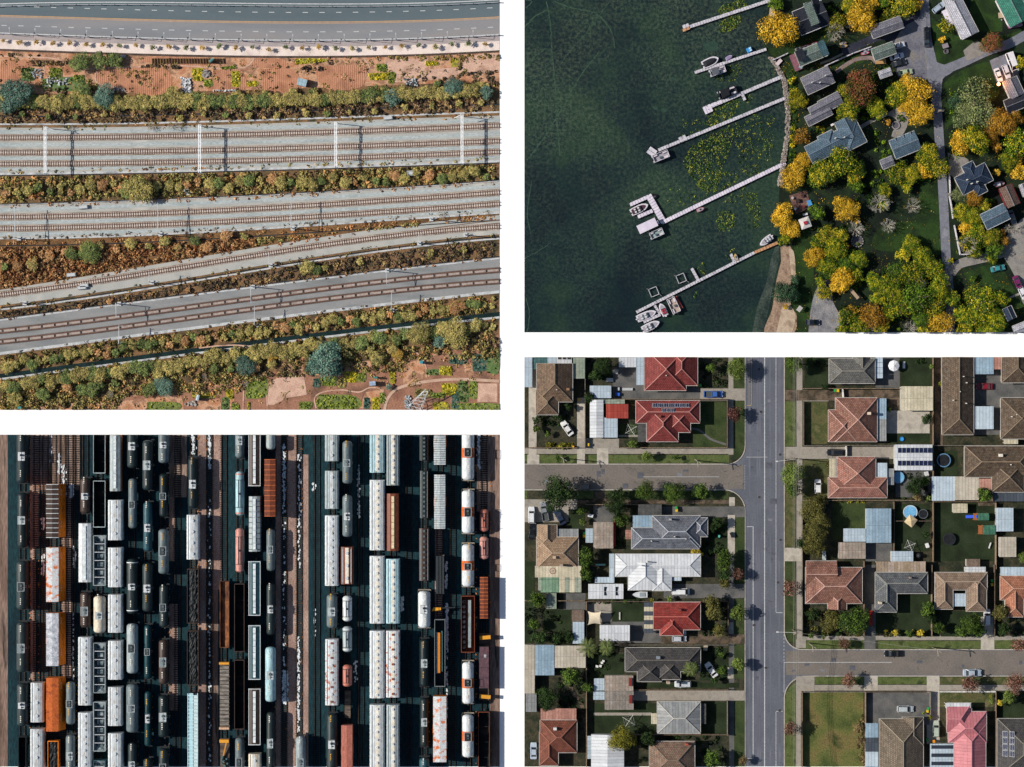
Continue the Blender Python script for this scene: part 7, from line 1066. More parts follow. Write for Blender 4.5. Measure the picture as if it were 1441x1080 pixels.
# =====================================================  lower left plot: the rail yard
CUR[0] = 3
G3 = M('yard_ground', ['#0a242c', '#0f3038', '#16343a', '#0c2830'], .12, 2.5, .5, stretch=(1, .25, 1), lo=.35, hi=.7)  # dark ballast colour, with the deep shade between wagon lines painted in
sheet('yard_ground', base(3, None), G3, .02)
GR = M('gravel_pink', tn(['#7d645a', '#94786b', '#a58a7c'], 1.04, .92), .25, 3.5, .4, stretch=(1, .4, 1))
GB = M('gravel_brown', tn(['#5e4a3e', '#80665a', '#94796b', '#3d332e'], 0.92, 0.9), .3, 3.5, .4, stretch=(1, .12, 1))
GM = M('gravel_mixed', tn(['#40352e', '#8a7060', '#a08778', '#6b5549'], 0.92, 0.9), .5, 4, .4, stretch=(1, .12, 1))
for x0, y0, x1, y1, m in ((-3, 612, 11, 1079, GB), (42, 612, 55, 770, GR), (43, 770, 50, 958, GR), (55, 612, 112, 690, GM), (86, 690, 100, 955, GR), (238, 612, 263, 700, GM), (238, 700, 246, 790, GR),
        (238, 850, 250, 1000, GR), (279, 612, 290, 1079, GR), (299, 612, 312, 830, GR), (299, 830, 307, 1079, GB), (388, 612, 396, 1079, GR), (404, 612, 417, 1079, GR), (425, 640, 434, 1079, GR), (689, 612, 703, 1079, GB), (612, 746, 623, 870, GR), (671, 612, 690, 720, GM)):
    sheet('gravel_path', rect(x0, y0, x1, y1), m, .045)
RUST = M('rusty_rail', ['#2a2320', '#4a3a30'], .5, 2, .3, .5, metal=.3)
def rail_track(x, y0, y1, label, tie='#4a3a30'):
    t = root('railway_track', x, (y0 + y1) / 2, 0, 0, .05); tag(t, label, 'railway track', 'tracks of the rail yard')
    L = (y1 - y0) * S
    for sx in (-1, 1): B().box(sx * .72, 0, .12, .14, L, .16).build('rail', RUST, t)
    b = B(); n = int(L / .62)
    for i in range(n): b.box(R(-.06, .06), -L / 2 + (i + .5) * .62, 0, 2.15, .22, .05, R(-.03, .03))
    b.build('sleepers', M('old_sleeper' + tie, [alb(tie, .8), alb(tie, 1.2)], .9, 3, .3), t)
# lines of wagons: x, [(type, y0, y1, width, look, colours...)]
K = dict(black='#1c2a2e', dark='#2b383b', grey='#68767a', lgrey='#a3b0b3', teal='#2f5560', dteal='#123a42', white='#d6dcdf', cream='#ddd2bd', brown='#4a3d38', rust='#7c4430', orange='#ff8c28', salmon='#c07868', pink='#c99086', blue='#a9cdd6', steel='#8f9ca0', purple='#6a5058')  # orange is brightened to stand in for light on the shaded boxcar sides
COLS = [
 (31.5, 'first', [('tank', 600, 683, 17, 'black'), ('tank', 691, 774, 15, 'black'), ('tank', 787, 861, 17, 'dark'), ('tank', 873, 949, 17, 'dark'), ('tank', 959, 1025, 16, 'dark'), ('open', 1034, 1092, 11, 'black')]),
 (52.5, 'second', [('hatch', 958, 1019, 18, 'white', 3), ('hatch', 1023, 1092, 19, 'white', 4)]),
 (75, 'third', [('box', 679, 759, 17, 'orange', 'brown'), ('box', 768, 849, 17, 'orange', 'white'), ('box', 860, 939, 17, 'orange', 'lgrey'), ('box', 951, 1031, 17, 'orange', 'salmon'), ('coal', 1040, 1092, 15, 'orange')]),
 (98.5, 'fourth', [('tank', 957, 1023, 13, 'grey'), ('tank', 1032, 1092, 13, 'grey')]),
 (120, 'fifth', [('tank', 670, 726, 15, 'brown'), ('trough', 734, 822, 18, 'white'), ('tank', 831, 886, 15, 'brown'), ('hatch', 894, 995, 19, 'white', 10), ('hatch', 1000, 1092, 19, 'white', 9)]),
 (140, 'sixth', [('open', 600, 669, 17, 'lgrey'), ('open', 674, 745, 17, 'lgrey'), ('bay', 751, 827, 17, 'lgrey'), ('tank', 836, 894, 17, 'cream'), ('bay', 902, 978, 17, 'steel'), ('bay', 985, 1060, 17, 'lgrey'), ('bay', 1067, 1125, 17, 'teal')]),
 (162.5, 'seventh', [('trough', 596, 694, 15, 'lgrey', 'orange'), ('hatch', 701, 763, 20, 'white', 3), ('hatch', 768, 829, 20, 'white', 3), ('hatch', 834, 893, 20, 'white', 3), ('hatch', 899, 959, 20, 'white', 3), ('hatch', 964, 1024, 20, 'white', 3), ('hatch', 1029, 1092, 20, 'white', 3)]),
 (186, 'eighth', [('tank', 596, 662, 15, 'dark'), ('tank', 671, 747, 12, 'grey'), ('ringed', 784, 867, 16, 'dark'), ('tank', 875, 951, 16, 'lgrey'), ('tank', 960, 1034, 17, 'grey'), ('tank', 1043, 1110, 13, 'dark')]),
 (207.5, 'ninth', [('tank', 617, 693, 15, 'dark'), ('tank', 704, 779, 13, 'teal'), ('tank', 790, 864, 15, 'dark'), ('tank', 877, 959, 11, 'dteal'), ('tank', 971, 1054, 10, 'dteal'), ('tank', 1065, 1120, 13, 'dark')]),
 (230, 'tenth', [('tank', 596, 655, 15, 'grey'), ('tank', 664, 731, 13, 'black'), ('tank', 742, 811, 15, 'grey'), ('tank', 821, 886, 13, 'dark'), ('tank', 898, 966, 14, 'brown'), ('tank', 976, 1041, 15, 'black'), ('tank', 1051, 1110, 14, 'dark')]),
 (271.5, 'eleventh', [('tank', 641, 719, 15, 'black'), ('hatch', 722, 790, 17, 'white', 4), ('coal', 798, 880, 16, 'brown'), ('coal', 885, 967, 16, 'brown'), ('lattice', 973, 1092, 14, 'blue')]),
 (315, 'twelfth', [('floor', 816, 915, 13, 'rust'), ('slat', 930, 1030, 14, 'steel'), ('flat', 1038, 1092, 13, 'orange')]),
 (337, 'thirteenth', [('tank', 590, 648, 13, 'grey'), ('banded', 661, 729, 12, 'blue', 'pink'), ('banded', 741, 809, 12, 'pink', 'pink'), ('open', 819, 920, 14, 'brown'), ('open', 926, 1029, 14, 'brown'), ('tank', 1036, 1110, 13, 'grey')]),
 (358.5, 'fourteenth', [('trough', 596, 687, 17, 'brown'), ('ribtrough', 696, 779, 16, 'lgrey'), ('trough', 787, 869, 17, 'teal'), ('trough', 877, 959, 17, 'teal'), ('trough', 966, 1051, 17, 'brown'), ('hatch', 1058, 1120, 17, 'cream', 3)]),
 (380.5, 'fifteenth', [('tank', 570, 636, 13, 'lgrey'), ('ribbed', 644, 729, 15, 'rust'), ('tank', 742, 807, 12, 'grey'), ('tank', 819, 897, 12, 'dark'), ('tank', 908, 991, 15, 'blue'), ('tank', 1000, 1092, 12, 'dark')]),
 (423, 'sixteenth', [('tank', 1034, 1110, 14, 'steel')]),
 (467, 'seventeenth', [('hatch', 596, 652, 19, 'lgrey', 3), ('hatch', 660, 719, 19, 'lgrey', 3), ('hatch', 723, 827, 19, 'white', 10), ('tank', 834, 887, 15, 'grey'), ('rusted', 897, 995, 18, 'white', 9), ('tank', 1002, 1092, 15, 'dark')]),
 (488.5, 'eighteenth', [('tank', 618, 684, 14, 'grey'), ('tank', 694, 759, 14, 'grey'), ('hatch', 767, 825, 17, 'rust', 3), ('banded', 836, 878, 13, 'white', 'white'), ('banded', 879, 921, 13, 'lgrey', 'white'), ('banded', 933, 970, 13, 'salmon', 'salmon'), ('flat', 971, 1015, 8, 'brown'), ('ribbed', 1018, 1092, 15, 'salmon')]),
 (531, 'nineteenth', [('hatch', 568, 668, 21, 'blue', 9), ('hatch', 673, 777, 21, 'white', 10), ('hatch', 780, 880, 21, 'white', 10), ('hatch', 885, 985, 21, 'white', 10), ('hatch', 989, 1092, 21, 'white', 9)]),
 (553, 'twentieth', [('hatch', 600, 686, 18, 'steel', 8), ('trough', 692, 778, 17, 'rust'), ('hatch', 784, 880, 19, 'blue', 9), ('rusted', 885, 984, 19, 'lgrey', 9), ('hatch', 989, 1092, 18, 'lgrey', 8)]),
 (597, 'twenty-first', [('hatch', 600, 651, 13, 'black', 8), ('hatch', 660, 732, 12, 'dark', 10), ('hatch', 741, 820, 14, 'brown', 10), ('tank', 829, 887, 17, 'white'), ('tank', 897, 970, 13, 'black'), ('tank', 980, 1055, 12, 'black'), ('tank', 1064, 1120, 14, 'teal')]),
 (619, 'twenty-second', [('ribbed', 590, 656, 16, 'steel'), ('ribbed', 666, 746, 15, 'lgrey'), ('slab', 779, 840, 12, 'dark'), ('beam', 869, 969, 15, 'black'), ('box', 977, 1074, 18, 'orange', 'white')]),
 (658.5, 'twenty-third', [('orangeband', 596, 679, 17, 'white'), ('orangeband', 687, 754, 17, 'white'), ('orangeband', 763, 829, 17, 'white'), ('pipes', 836, 921, 19, 'rust'), ('orangeband', 929, 994, 16, 'white'), ('orangeband', 1003, 1069, 16, 'white')]),
 (681, 'twenty-fourth', [('banded', 714, 752, 12, 'salmon', 'salmon'), ('banded', 753, 791, 12, 'pink', 'pink'), ('ribbed', 810, 873, 11, 'rust'), ('contain', 890, 990, 14, 'purple'), ('open', 1000, 1092, 16, 'orange')]),
]
NICE = dict(lgrey='light grey', steel='steel grey', dteal='dark teal', dark='charcoal', blue='pale blue')
KIND = dict(tank='tank wagon', ringed='tank wagon with white end rings', hatch='covered hopper wagon', trough='long hatched hopper wagon', ribtrough='ribbed long hatched hopper', box='boxcar with orange sides', open='open gondola, empty', coal='gondola full of coal',
    bay='open hopper wagon with cross bays', lattice='lattice topped wagon', floor='open wagon with rusty floor', slat='flat wagon loaded with slatted boards', flat='bare flat wagon', banded='short tank wagon with walkways', ribbed='boxcar with ribbed roof', rusted='hopper wagon with rust patches', orangeband='tank wagon with orange middle band', slab='flat wagon of dark slabs', beam='gondola carrying orange beams', pipes='gondola with pipes', contain='container wagon')
def bogies(t, L, w):
    for sy in (-1, 1):
        b = B(); y = sy * (L / 2 - 1.6)
        b.box(0, y, .45, w * .75, 2.2, .5)
        for q in (-.8, .8):
            for sx in (-1, 1): b.tube([(sx * .62, y + q, .48), (sx * .85, y + q, .48)], .45, 10)
        b.build('bogie', C('#20262a', .7), t)
        B().box(0, sy * (L / 2 + .25), .75, .35, .9, .3).build('coupler', C('#333436', .7), t)
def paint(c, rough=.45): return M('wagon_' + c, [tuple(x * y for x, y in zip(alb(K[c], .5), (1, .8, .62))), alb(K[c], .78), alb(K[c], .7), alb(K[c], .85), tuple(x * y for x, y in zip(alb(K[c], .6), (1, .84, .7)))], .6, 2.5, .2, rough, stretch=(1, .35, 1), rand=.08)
def wagon(x, y0, y1, w, ty, colr, extra, nth, line):
    L = (y1 - y0) * S - 1.2; W = w * S; hh = 4.0
    nm = dict(tank='tank_wagon', ringed='tank_wagon', banded='tank_wagon', orangeband='tank_wagon', box='boxcar', ribbed='boxcar', open='gondola_wagon', coal='gondola_wagon', pipes='gondola_wagon', beam='gondola_wagon').get(ty, 'hopper_wagon' if ty in ('hatch', 'trough', 'ribtrough', 'rusted', 'bay') else 'flat_wagon')
    t = root(nm, x, (y0 + y1) / 2, 0, 3.6, .2); cn = NICE.get(colr, colr); kd = KIND[ty]
    if ty == 'box': cn = NICE.get(extra, extra).replace('salmon', 'orange') + ' roofed'
    if ty == 'ribtrough': cn = 'pale'
    if ty in ('open', 'coal', 'pipes', 'beam'): cn += ' rimmed'
    tag(t, f'{cn} {kd}, {nth} from top, {line} wagon line from left', 'train wagon', 'wagons standing in the rail yard')
    pm = paint(colr); dk = C('#20262a', .7); lt = C('#c8cdd0', .5)
    if line == 'twenty-fourth': t.scale.z = .7
    bogies(t, L, W); B().box(0, 0, 1.0, W * .55, L, .25).build('underframe', dk, t)
    def marks(z, xx, n=2):
        b = B(); c_ = random.choice(['#e8e4d8', '#e8e4d8', '#d9a336'])
        for k in range(n):
            yy = R(-.4, -.25) * L if k % 2 else R(.25, .4) * L
            for j in range(4): b.box(xx, yy + j * .5, z, .3, .34 if j % 2 else .22, .03)
        b.build('lettering', C(c_, .6), t)
    if ty in ('tank', 'ringed', 'banded', 'orangeband'):
        r = W / 2; zc = 1.35 + r; rr = []; n = 20
        ys = [(-L / 2, .02), (-L / 2 + .06, .45), (-L / 2 + .25, .78), (-L / 2 + .6, .96), (-L / 2 + .95, 1), (L / 2 - .95, 1), (L / 2 - .6, .96), (L / 2 - .25, .78), (L / 2 - .06, .45), (L / 2, .02)]
        b = B(); b.loft([[(r * k * math.cos(2 * math.pi * i / n), y, zc + r * k * math.sin(2 * math.pi * i / n)) for i in range(n)] for y, k in ys][::-1])
        b.build('tank', pm, t, smooth=True)
        def band(y0_, y1_, m, nm_='band', k=1.012):
            b = B(); b.loft([[(r * k * math.cos(2 * math.pi * i / n), y, zc + r * k * math.sin(2 * math.pi * i / n)) for i in range(n)] for y in (y1_, y0_)]); b.build(nm_, m, t, smooth=False)
        if ty == 'ringed':
            for sy in (-1, 1): band(sy * (L / 2 - 1.0) - .12, sy * (L / 2 - 1.0) + .12, lt)
        elif ty == 'orangeband': band(-1.35, 1.35, M('orange_band', ['#8a4018', '#c4602a', '#5a3020'], .6, 3, .3))
        else:
            for k in range(1, 6):
                y = -L / 2 + L * k / 6; band(y - .03, y + .03, pm, 'seam', 1.006)
        if ty == 'banded':
            for sy in (-1, 1): band(sy * (L / 2 - .75) - .2, sy * (L / 2 - .75) + .2, paint(extra))
            for sx in (-.3, .3): B().box(sx, 0, zc + r + .04, .1, L * .62, .08).build('walkway_rail', dk, t)
            for sy in (-1, 1): B().box(0, sy * L * .31, zc + r * .92, W * 1.02, .12, .1 + r * .1).build('cross_walk', dk, t)
            B().cyl(0, 0, zc + r - .05, .3, .35).build('hatch', dk, t)
        else:
            py_ = R(-.3, .3); pw, pl = min(1.9, W * .62), R(1.8, 2.6); zt = zc + r
            pmt = random.choice([lt, C('#7b868a', .6), C('#3a4347', .6), C('#aab4b6', .5)]) if ty != 'orangeband' else dk
            b = B(); b.box(0, py_, zt - .06, pw, pl, .1); b.build('platform', pmt, t)
            b = B(); q = [(-pw / 2, py_ - pl / 2), (pw / 2, py_ - pl / 2), (pw / 2, py_ + pl / 2), (-pw / 2, py_ + pl / 2)]
            for i in range(4):
                a, c_ = q[i], q[(i + 1) % 4]; b.bar((*a, zt + .75), (*c_, zt + .75), .07); b.bar((*a, zt), (*a, zt + .75), .07)
            b.build('railing', lt if pmt is not lt else dk, t)
            B().cyl(0, py_ + .3, zt, .34, .5).cyl(.1, py_ - .5, zt, .18, .35).build('dome', dk if pmt is lt else C('#596468', .5), t)
            b = B(); 
            for sx in (-.2, .2): b.tube([(W / 2 * .95 + .05, py_ + sx, 1.3), (W / 2 * 1.04, py_ + sx, zc), (W / 2 * .72, py_ + sx, zc + r * .78), (pw / 2 * .9, py_ + sx, zt + .02)], .035, 4)
            b.build('ladder', lt, t); marks(zt - .05, -.25 if colr != 'white' else .3)
            b = B()
            for sy in (-1, 1): b.box(0, sy * (L / 2 + .1), 1.1, W * 1.05, .35, .12)
            for sx in (-1, 1): b.bar((sx * W * .53, -L / 2, 1.9), (sx * W * .53, L / 2, 1.9), .05)
            b.build('handrail', C('#8c8578', .6) if colr == 'white' else dk, t)
            if R(0, 1) < .6 and colr in ('black', 'dark', 'dteal', 'brown', 'grey'):
                b = B()
                for k in range(5): b.box(W / 2 + .1, -L / 2 + L * (k + .5) / 5, 1.5, .12, .35, .3)
                b.build('side_marker', C('#c89428', .6), t)
    elif ty in ('hatch', 'trough', 'ribtrough', 'rusted'):
        z0, ze, zt = 1.2, 3.7, 4.3; a = W / 2
        prof = [(-a, z0), (a, z0), (a, ze), (a * .93, ze + .25), (a * .42, zt), (-a * .42, zt), (-a * .93, ze + .25), (-a, ze)]
        b = B(); b.loft([[(x_, y, z_) for x_, z_ in prof] for y in (L / 2, -L / 2)])
        if extra == 'orange':
            b.build('body', paint('orange'), t); b = B(); b.loft([[(x_ * 1.01, y, z_ + .02) for x_, z_ in prof[2:]] for y in (L / 2, -L / 2)]); b.build('roof', pm, t)
        elif ty == 'rusted': b.build('body', M('rust_patch_white', [alb(K['white'], .8), alb(K['white'], .8), '#a8522c'], .9, 3, .2, lo=.4, hi=.66), t)
        else: b.build('body', pm, t)
        b = B()
        for k in range(int(L / (1.1 if ty != 'ribtrough' else 1.5))):
            y = -L / 2 + .6 + k * (1.1 if ty != 'ribtrough' else 1.5)
            for sx in (-1, 1):
                b.bar((sx * (a + .04), y, z0 + .1), (sx * (a + .04), y, ze), .1)
                if ty == 'ribtrough' : b.bar((sx * a * .95, y, ze + .3), (sx * a * .4, y, zt + .05), .16)
        b.build('side_ribs', pm if ty != 'ribtrough' else dk, t)
        if ty in ('hatch', 'rusted'):
            n = extra if isinstance(extra, int) else 6; wk = paint('white') if colr not in ('black', 'dark', 'brown') else pm
            B().box(0, 0, zt + .0, .95 if W > 3 else .6, L * .96, .06).build('running_board', M('board_cream', ['#cfc6b4', '#e6e2da'], .6, 2, .15) if (line == 'nineteenth' or colr == 'rust' or line == 'twentieth') else wk, t)
            for k in range(n):
                y = L / 2 - L * (k + .5) / n
                B().cyl((0 if W > 3 or k % 2 else 0), y, zt + .05, .42 if n < 5 else .33, .22, 14).build('hatch', (lt if colr not in ('black', 'dark', 'brown') else C('#596468', .5)) if ty == 'hatch' or k % 2 else C('#8f4a2a', .7), t)
            b = B()
            for sx in (-1, 1): b.box(sx * a * .72, 0, ze + .5, .1, L * .98, .1)
            b.build('roof_rail', C('#9aa3a6', .6) if colr != 'black' else dk, t)
            if colr == 'rust': B().box(-a * .7, 0, ze + .45, .25, L * .9, .12).box(a * .7, 0, ze + .45, .25, L * .9, .12).build('white_stripe', lt, t)
        else:
            tm = M('trough_top', ['#b9c2c4', '#dfe4e6'], .5, 2, .15) if colr != 'rust' else M('trough_cream', ['#c9b48e', '#dcc9a6'], .5, 2, .15)
            b = B(); n = 8
            for k in range(n): b.box(0, L / 2 * .92 - L * .92 * (k + .5) / n, zt, .75, L * .92 / n - .12, .22)
            b.build('trough_hatch', tm, t)
            if colr in ('teal', 'brown'):
                b = B(); [b.box(sx * a * .93, 0, ze + .28, .16, L, .12) for sx in (-1, 1)]; [b.box(0, sy * (L / 2 - .12), zt - .3, W, .2, .36) for sy in (-1, 1)]
                b.build('edge_trim', lt, t)
    elif ty in ('box', 'ribbed'):
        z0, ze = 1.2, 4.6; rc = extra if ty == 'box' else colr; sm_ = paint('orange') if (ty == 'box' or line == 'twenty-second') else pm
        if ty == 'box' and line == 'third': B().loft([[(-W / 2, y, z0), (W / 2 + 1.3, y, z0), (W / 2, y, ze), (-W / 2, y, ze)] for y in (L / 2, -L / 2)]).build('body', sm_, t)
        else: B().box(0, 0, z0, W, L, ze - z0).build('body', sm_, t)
        RM = dict(white=M('white_roof_rust', [alb('#e6eaec', .7), alb('#dfe4e8', .75), '#c4682c'], .8, 3, .2, lo=.38, hi=.64), lgrey=M('pale_roof', ['#8f949c', '#b0b4bc', '#c8cad0'], 1, 3, .3)).get(rc) if ty == 'box' else None
        rm = RM or (M('orange_roof', ['#8c4426', '#b8602e', '#a4522a'], .7, 3, .25) if ty == 'box' and rc == 'salmon' else paint(rc))
        a = W / 2; B().loft([[(-a - .03, y, ze), (a + .03, y, ze), (0, y, ze + .22)] for y in (L / 2 + .03, -L / 2 - .03)]).build('roof', rm, t)
        n = 11 if ty == 'box' else (int(L / .62) if line == 'twenty-second' or colr == 'salmon' else 11); b = B()
        for k in range(n + 1):
            y = -L / 2 + L * k / n
            for sx in (-1, 1): b.bar((sx * (a + .03), y, ze + .06), (0, y, ze + .26), .16 if n < 13 else .3, .14)
        b.build('roof_ribs', lt if (ty == 'box' and extra == 'brown') else (paint('white') if line == 'twenty-second' else (C('#c0663a', .7) if rc == 'rust' else rm)), t)
        b = B()
        for k in range(int(L / 1.0)):
            for sx in (-1, 1): b.bar((sx * (a + .03) + (1.3 if sx > 0 and line == 'third' else 0), -L / 2 + .5 + k, z0 + .1), (sx * (a + .03), -L / 2 + .5 + k, ze - .05), .1)
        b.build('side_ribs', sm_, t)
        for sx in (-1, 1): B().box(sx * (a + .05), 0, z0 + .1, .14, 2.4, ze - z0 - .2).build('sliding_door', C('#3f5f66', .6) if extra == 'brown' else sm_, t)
        if ty == 'box':
            b = B()
            for k in (-1, 1):
                for j in range(3): b.box(a + (.42 if line == 'third' else .06), k * L * .3 + j * .7, z0 + 1.2, .3, .4, 1.1)
            b.build('side_lettering', lt, t)
    elif ty in ('open', 'coal', 'bay', 'floor', 'beam', 'pipes'):
        z0, ze = 1.2, 3.7; a = W / 2; th = .13
        wm = paint(colr) if ty != 'floor' else M('rust_floor', ['#2e2422', '#5c3c2c', '#94603c', '#4a3028'], .3, 3, .35, stretch=(1, .5, 1))
        inn = {'open': M('dark_floor', ['#0d1416', '#1a2224', '#5a4030'], .3, 3, .3, lo=.4, hi=.8)}.get(ty, wm)
        for sx in (-1, 1): B().box(sx * (a - th / 2), 0, z0, th, L, (ze - z0) if ty != 'floor' else 1.0).build('side_wall', inn if ty in ('open',) else (C('#4b5154', .6) if ty in ('beam',) else wm), t)
        for sy in (-1, 1): B().box(0, sy * (L / 2 - th / 2), z0, W - 2 * th - .01, th, (ze - z0) if ty != 'floor' else 1.2).build('end_wall', inn if ty == 'open' else wm, t)
        B().box(0, 0, z0 + .02, W - 2 * th, L - 2 * th, .1).build('floor', inn if ty != 'coal' else dk, t)
        if ty != 'floor':
            b = B(); [b.box(sx * (a - th / 2), 0, ze, th + (.12 if ty == 'bay' else .03), L, .1) for sx in (-1, 1)]; [b.box(0, sy * (L / 2 - th / 2), ze, W - .26, th + .1, .1) for sy in (-1, 1)]
            b.build('top_rim', C('#6d7376', .6) if ty == 'beam' else (paint('rust') if colr == 'orange' and ty == 'open' else pm), t)
        if ty == 'bay':
            b = B(); n = 6
            for k in range(1, n): b.bar((-a + .1, -L / 2 + L * k / n, ze - .1), (a - .1, -L / 2 + L * k / n, ze - .1), .16)
            b.build('cross_brace', lt, t); b = B()
            for k in range(n):
                y = -L / 2 + L * (k + .5) / n; b.prism([(-a * .8, y - .9), (a * .8, y - .9), (a * .8, y + .9), (-a * .8, y + .9)], z0 + .1, z0 + 1.5, .7)
            for sy in (-1, 1): b.add([(-a + .2, sy * (L / 2 - .2), ze - .4), (a - .2, sy * (L / 2 - .2), ze - .4), (a - .2, sy * (L / 2 - 2.2), z0 + .6), (-a + .2, sy * (L / 2 - 2.2), z0 + .6)], [(0, 1, 2, 3)])
            b.build('chute', M('bay_steel', ['#2b3a40', '#6c7b80', '#aab0b0'], .7, 2, .3), t)
        if ty == 'coal':
            b = B(); nx, ny = 9, int(L * 1.6); g = [[(-a + .2 + (W - .4) * i / nx, -L / 2 + .2 + (L - .4) * j / ny, 3.15 + R(0, .45) + (.25 if 1 < i < nx - 1 else 0)) for i in range(nx + 1)] for j in range(ny + 1)]
            vs = [p for r_ in g for p in r_]; b.add(vs, [(j * (nx + 1) + i, j * (nx + 1) + i + 1, (j + 1) * (nx + 1) + i + 1, (j + 1) * (nx + 1) + i) for j in range(ny) for i in range(nx)])
            b.build('coal', M('coal', ['#0d1012', '#2e3335'], 1.5, 3, .5, .5, bump=.6), t)
        if ty == 'open':
            b = B(); 
            for k in range(1, 4): b.bar((-a + .1, -L / 2 + L * k / 4, 2.1), (a - .1, -L / 2 + L * k / 4, 2.1), .12, .5)
            b.build('cross_brace', inn, t)
        if ty == 'beam':
            B().box(-.3, 0, z0 + 1.6, .75, L * .6, .5).build('orange_beam', C('#c77a28', .6), t); B().box(.55, .4, z0 + 1.4, .35, L * .6, .4).build('teal_beam', C('#3b6a70', .6), t); B().box(-.85, 0, z0 + 1.6, .12, L * .62, .6).build('white_beam', lt, t)
        if ty == 'pipes':
            B().box(.45, 0, z0 + .9, .8, L * .84, .8).build('white_pipe', paint('lgrey'), t); b = B()
            for k in range(10): b.cyl(-a * .62, -L * .42 + L * .09 * k, z0 + .4, .55, .9, 10, .4)
            b.build('coil_row', M('coil', ['#6b5b50', '#b5aca4', '#3d332e'], .9, 3, .3), t)
    else:
        B().box(0, 0, 1.2, W, L, .3).build('deck', M('deck_wood', ['#3b3430', '#6a5d52'], .6, 3, .3, stretch=(.3, 2, 1)), t)
        if ty == 'slat':
            b = B(); n = 16
            for k in range(n): b.box(0, -L / 2 + 1 + (L - 2) * (k + .5) / n, 1.5, W * .9, (L - 2) / n - .25, .8)
            b.build('board_stack', M('grey_boards', ['#4a4845', '#78736d', '#8c857d'], .8, 3, .3, stretch=(.5, 2, 1)), t)
            for sy in (-1, 1): B().box(0, sy * (L / 2 - .3), 1.5, W, .6, 1.6).build('end_frame', C('#c7a386' if sy < 0 else '#d8962e', .7), t)
        elif ty == 'lattice':
            B().box(0, 0, 1.5, W * .9, L, 2).build('body', dk, t); b = B()
            for sx in (-.48, 0, .48): b.box(sx * W, 0, 3.6, .22, L, .2)
            for k in range(int(L / 1.0) + 1):
                y = -L / 2 + k; b.bar((-W * .48, y, 3.75), (W * .48, y, 3.75), .18); 
            b.build('top_lattice', C('#bfe0e6', .5), t); b = B()
            for k in range(int(L / 1.0)): b.box(W * .25, -L / 2 + k + .5, 3.5, W * .36, .7, .2)
            b.build('roof_panel', C('#c9d8da', .5), t); B().box(-W * .23, 0, 3.5, W * .32, L, .15).build('side_panel', C('#a8d2dc', .5), t)
        elif ty == 'slab':
            b = B(); [b.box(-W * .4 + W * .16 * k, 0, 1.5, W * .12, L * .96, 1.6 + .15 * (k % 2)) for k in range(6)]; b.build('slab_stack', C('#3a3f42', .5), t)
        elif ty == 'contain':
            B().box(0, 0, 1.5, W * .95, L * .62, 2.6).build('container', paint('purple'), t); b = B()
            for k in range(5): b.box(0, -L * .31 + L * .62 * k / 4, 4.1, W * .97, .1, .06)
            b.build('roof_seams', dk, t); b = B(); [b.box(.1 + .22 * j, L * .17, 4.12, .14, .9, .03) for j in range(3)]; b.build('lettering', lt, t)
            for sy in (-1, 1): B().box(.3, sy * (L / 2 - 1.1), 1.5, W * 1.1, 1.0, 1.8, .08 * sy).build('end_frame', C('#d8962e', .7), t)
        elif colr == 'orange':
            B().box(0, L / 2 - .6, 1.5, W, .9, 1.4).build('end_frame', C('#d8962e', .7), t); b = B(); b.bar((.6, L / 2 - 1, 2.6), (-.5, L / 2 - 5.5, 1.9), .35); b.bar((-.5, L / 2 - 5.5, 2), (.2, -L / 2 + 1, 2), .3); b.build('crane_arm', C('#c98a3a', .7), t)
            b = B(); [b.cyl(R(-.8, .8), R(-L / 2 + .8, 0), 1.5, .25, R(.6, 1.4), 8) for _ in range(14)]; b.build('machinery', C('#4f7076', .6), t)
tx = [52, 64, 75, 88, 98.5, 109, 120, 140, 162.5, 186, 207.5, 230, 271.5, 295, 315, 337, 358.5, 380.5, 400, 421, 446, 467, 488.5, 508, 531, 553, 575, 597, 619, 637, 658.5, 681, 31.5, 250]
for i, x in enumerate(sorted(tx)):
    rail_track(x, 605, 1090, f'long straight rusty track, {ORD[i]} from the left in the rail yard', '#4a3d35' if x in (295, 400, 421, 271.5, 64, 75, 88) else '#12181b')
for x, nm, lst in COLS:
    for i, w_ in enumerate(lst):
        ty, y0, y1, w, c = w_[:5]; wagon(x, y0, y1, w, ty, c, w_[5] if len(w_) > 5 else None, ORD[i], nm)
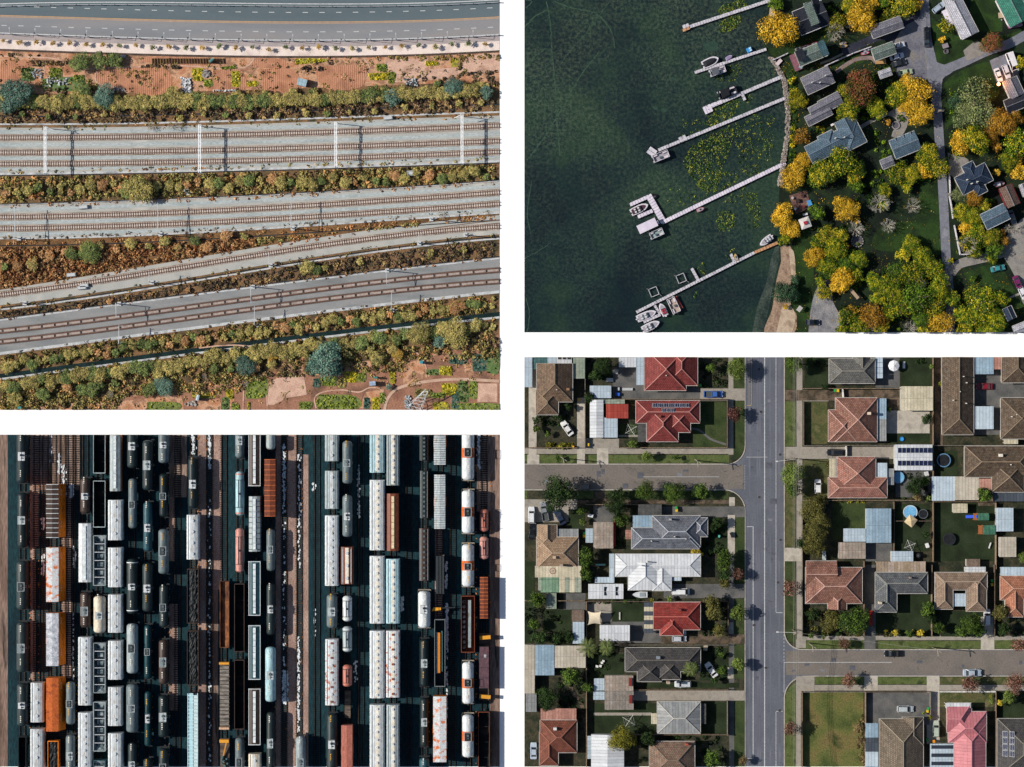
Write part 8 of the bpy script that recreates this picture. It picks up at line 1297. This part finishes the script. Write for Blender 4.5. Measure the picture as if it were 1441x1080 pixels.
# snow remnants between rails: a spread nobody could count
SN = M('old_snow', ['#b8c0c4', '#e4e8ea'], .8, 3, .3)
def snow(x, y0, y1, w, n, nm='old_snow'):
    b = B()
    for _ in range(n):
        cx, cy = x + random.gauss(0, w * .35), R(y0, y1); p = P(cx, cy); r = R(.1, .34); a0 = R(0, 6)
        b.add([(p.x + r * R(.5, 1) * math.cos(a0 + k), (p.y + 1.7 * r * R(.5, 1) * math.sin(a0 + k)), .2 + R(0, .02)) for k in np.linspace(0, 5.4, 7)], [tuple(range(7))])
    tag(b.build(nm, SN), None, kind='stuff')
for a in ((295, 612, 660, 4, 70), (295, 700, 1079, 3, 90), (272, 612, 640, 4, 50), (400, 625, 720, 4, 110), (400, 720, 940, 3, 60), (401, 944, 990, 6, 220), (421, 640, 800, 3, 80), (420, 895, 1030, 3, 160), (505, 655, 730, 2, 90), (628, 790, 830, 2, 60), (629, 850, 905, 2.5, 200), (629, 905, 1010, 1.5, 60), (674, 612, 660, 3, 60),
          (90, 655, 695, 5, 50), (84, 640, 670, 3, 40), (101, 682, 700, 4, 110), (61, 730, 745, 3, 60), (61, 780, 810, 3, 90), (72, 612, 650, 2, 30), (105, 770, 800, 3, 30), (566, 840, 860, 3, 70), (442, 680, 690, 3, 20), (500, 930, 960, 3, 20), (103, 860, 960, 1.5, 40), (443, 855, 900, 2, 25)): snow(*a)
DB = M('rust_debris', ['#8a5a38', '#c08050', '#4a3428'], 1, 3, .3)
b = B()
for _ in range(700):
    x = random.choice([42.5, 55, 238, 279, 290, 299, 388, 404, 417, 425, 670, 690]) + R(-.8, .8); p = P(x, R(612, 1079)); b.box(p.x, p.y, .06, R(.1, .5), R(.1, .6), .12, R(0, 3))
tag(b.build('rusty_debris', DB), None, kind='stuff')
t = root('signal_bridge', 628, 856, 0, 0, .1); tag(t, 'small yellow and black beam crossing the track beside the white tank wagon', 'beam')
B().prism([(-4, -.5), (-1.4, -.2), (-1.4, .5), (-3.5, .5)], 3, 3.4).build('yellow_arm', C('#e09a28', .6), t); B().bar((-2, .3, 3), (2.6, .5, 3), .3).build('beam', C('#2b2f31', .6), t); B().bar((-2, .3, 0), (-2, .3, 3), .2).bar((2.6, .5, 0), (2.6, .5, 3), .2).build('post', C('#2b2f31', .6), t)
# ---------------- trim everything at its plot's edges
bpy.context.view_layer.update()
LIM = {}
for k, (x0, y0, x1, y1) in PAN.items():
    a = P(x0 - (8 if x0 < 5 else 0), y1); b_ = P(x1 + (8 if x1 > 1430 else 0), y0 - (8 if y0 < 5 else 0)); LIM[k] = (a.x, a.y, b_.x, b_.y)
dead = []
for o in CLIP:
    if o.type != 'MESH' or '_p' not in o: continue
    x0, y0, x1, y1 = LIM[o['_p']]; mw = o.matrix_world
    bb = [mw @ Vector(c) for c in o.bound_box]; lx = min(v.x for v in bb); hx = max(v.x for v in bb); ly = min(v.y for v in bb); hy = max(v.y for v in bb)
    if lx >= x0 and hx <= x1 and ly >= y0 and hy <= y1: continue
    if hx < x0 or lx > x1 or hy < y0 or ly > y1: dead.append(o); continue
    bm = bmesh.new(); bm.from_mesh(o.data); bm.transform(mw)
    for co, no in (((x0, 0, 0), (-1, 0, 0)), ((x1, 0, 0), (1, 0, 0)), ((0, y0, 0), (0, -1, 0)), ((0, y1, 0), (0, 1, 0))):
        bmesh.ops.bisect_plane(bm, geom=bm.verts[:] + bm.edges[:] + bm.faces[:], plane_co=co, plane_no=no, clear_outer=True)
    if not bm.faces: bm.free(); dead.append(o); continue
    bm.transform(mw.inverted()); slots = [s.material for s in o.material_slots]; link = [s.link for s in o.material_slots]
    me = o.data.copy(); bm.to_mesh(me); bm.free(); o.data = me
    for s, m_, l_ in zip(o.material_slots, slots, link):
        s.link = l_; s.material = m_
for o in dead: bpy.data.objects.remove(o)
for o in list(SC.objects):   # a thing of which nothing is left
    if o.type == 'EMPTY' and not o.children: bpy.data.objects.remove(o)
for o in SC.objects:
    if '_p' in o: del o['_p']
from collections import Counter
ls = Counter(o['label'] for o in SC.objects if 'category' in o and 'label' in o)
print('THINGS', sum(ls.values()), 'DUP', [(k, v) for k, v in ls.items() if v > 1][:20], 'LONG', [k for k in ls if len(k.split()) > 16 or len(k.split()) < 4][:10])
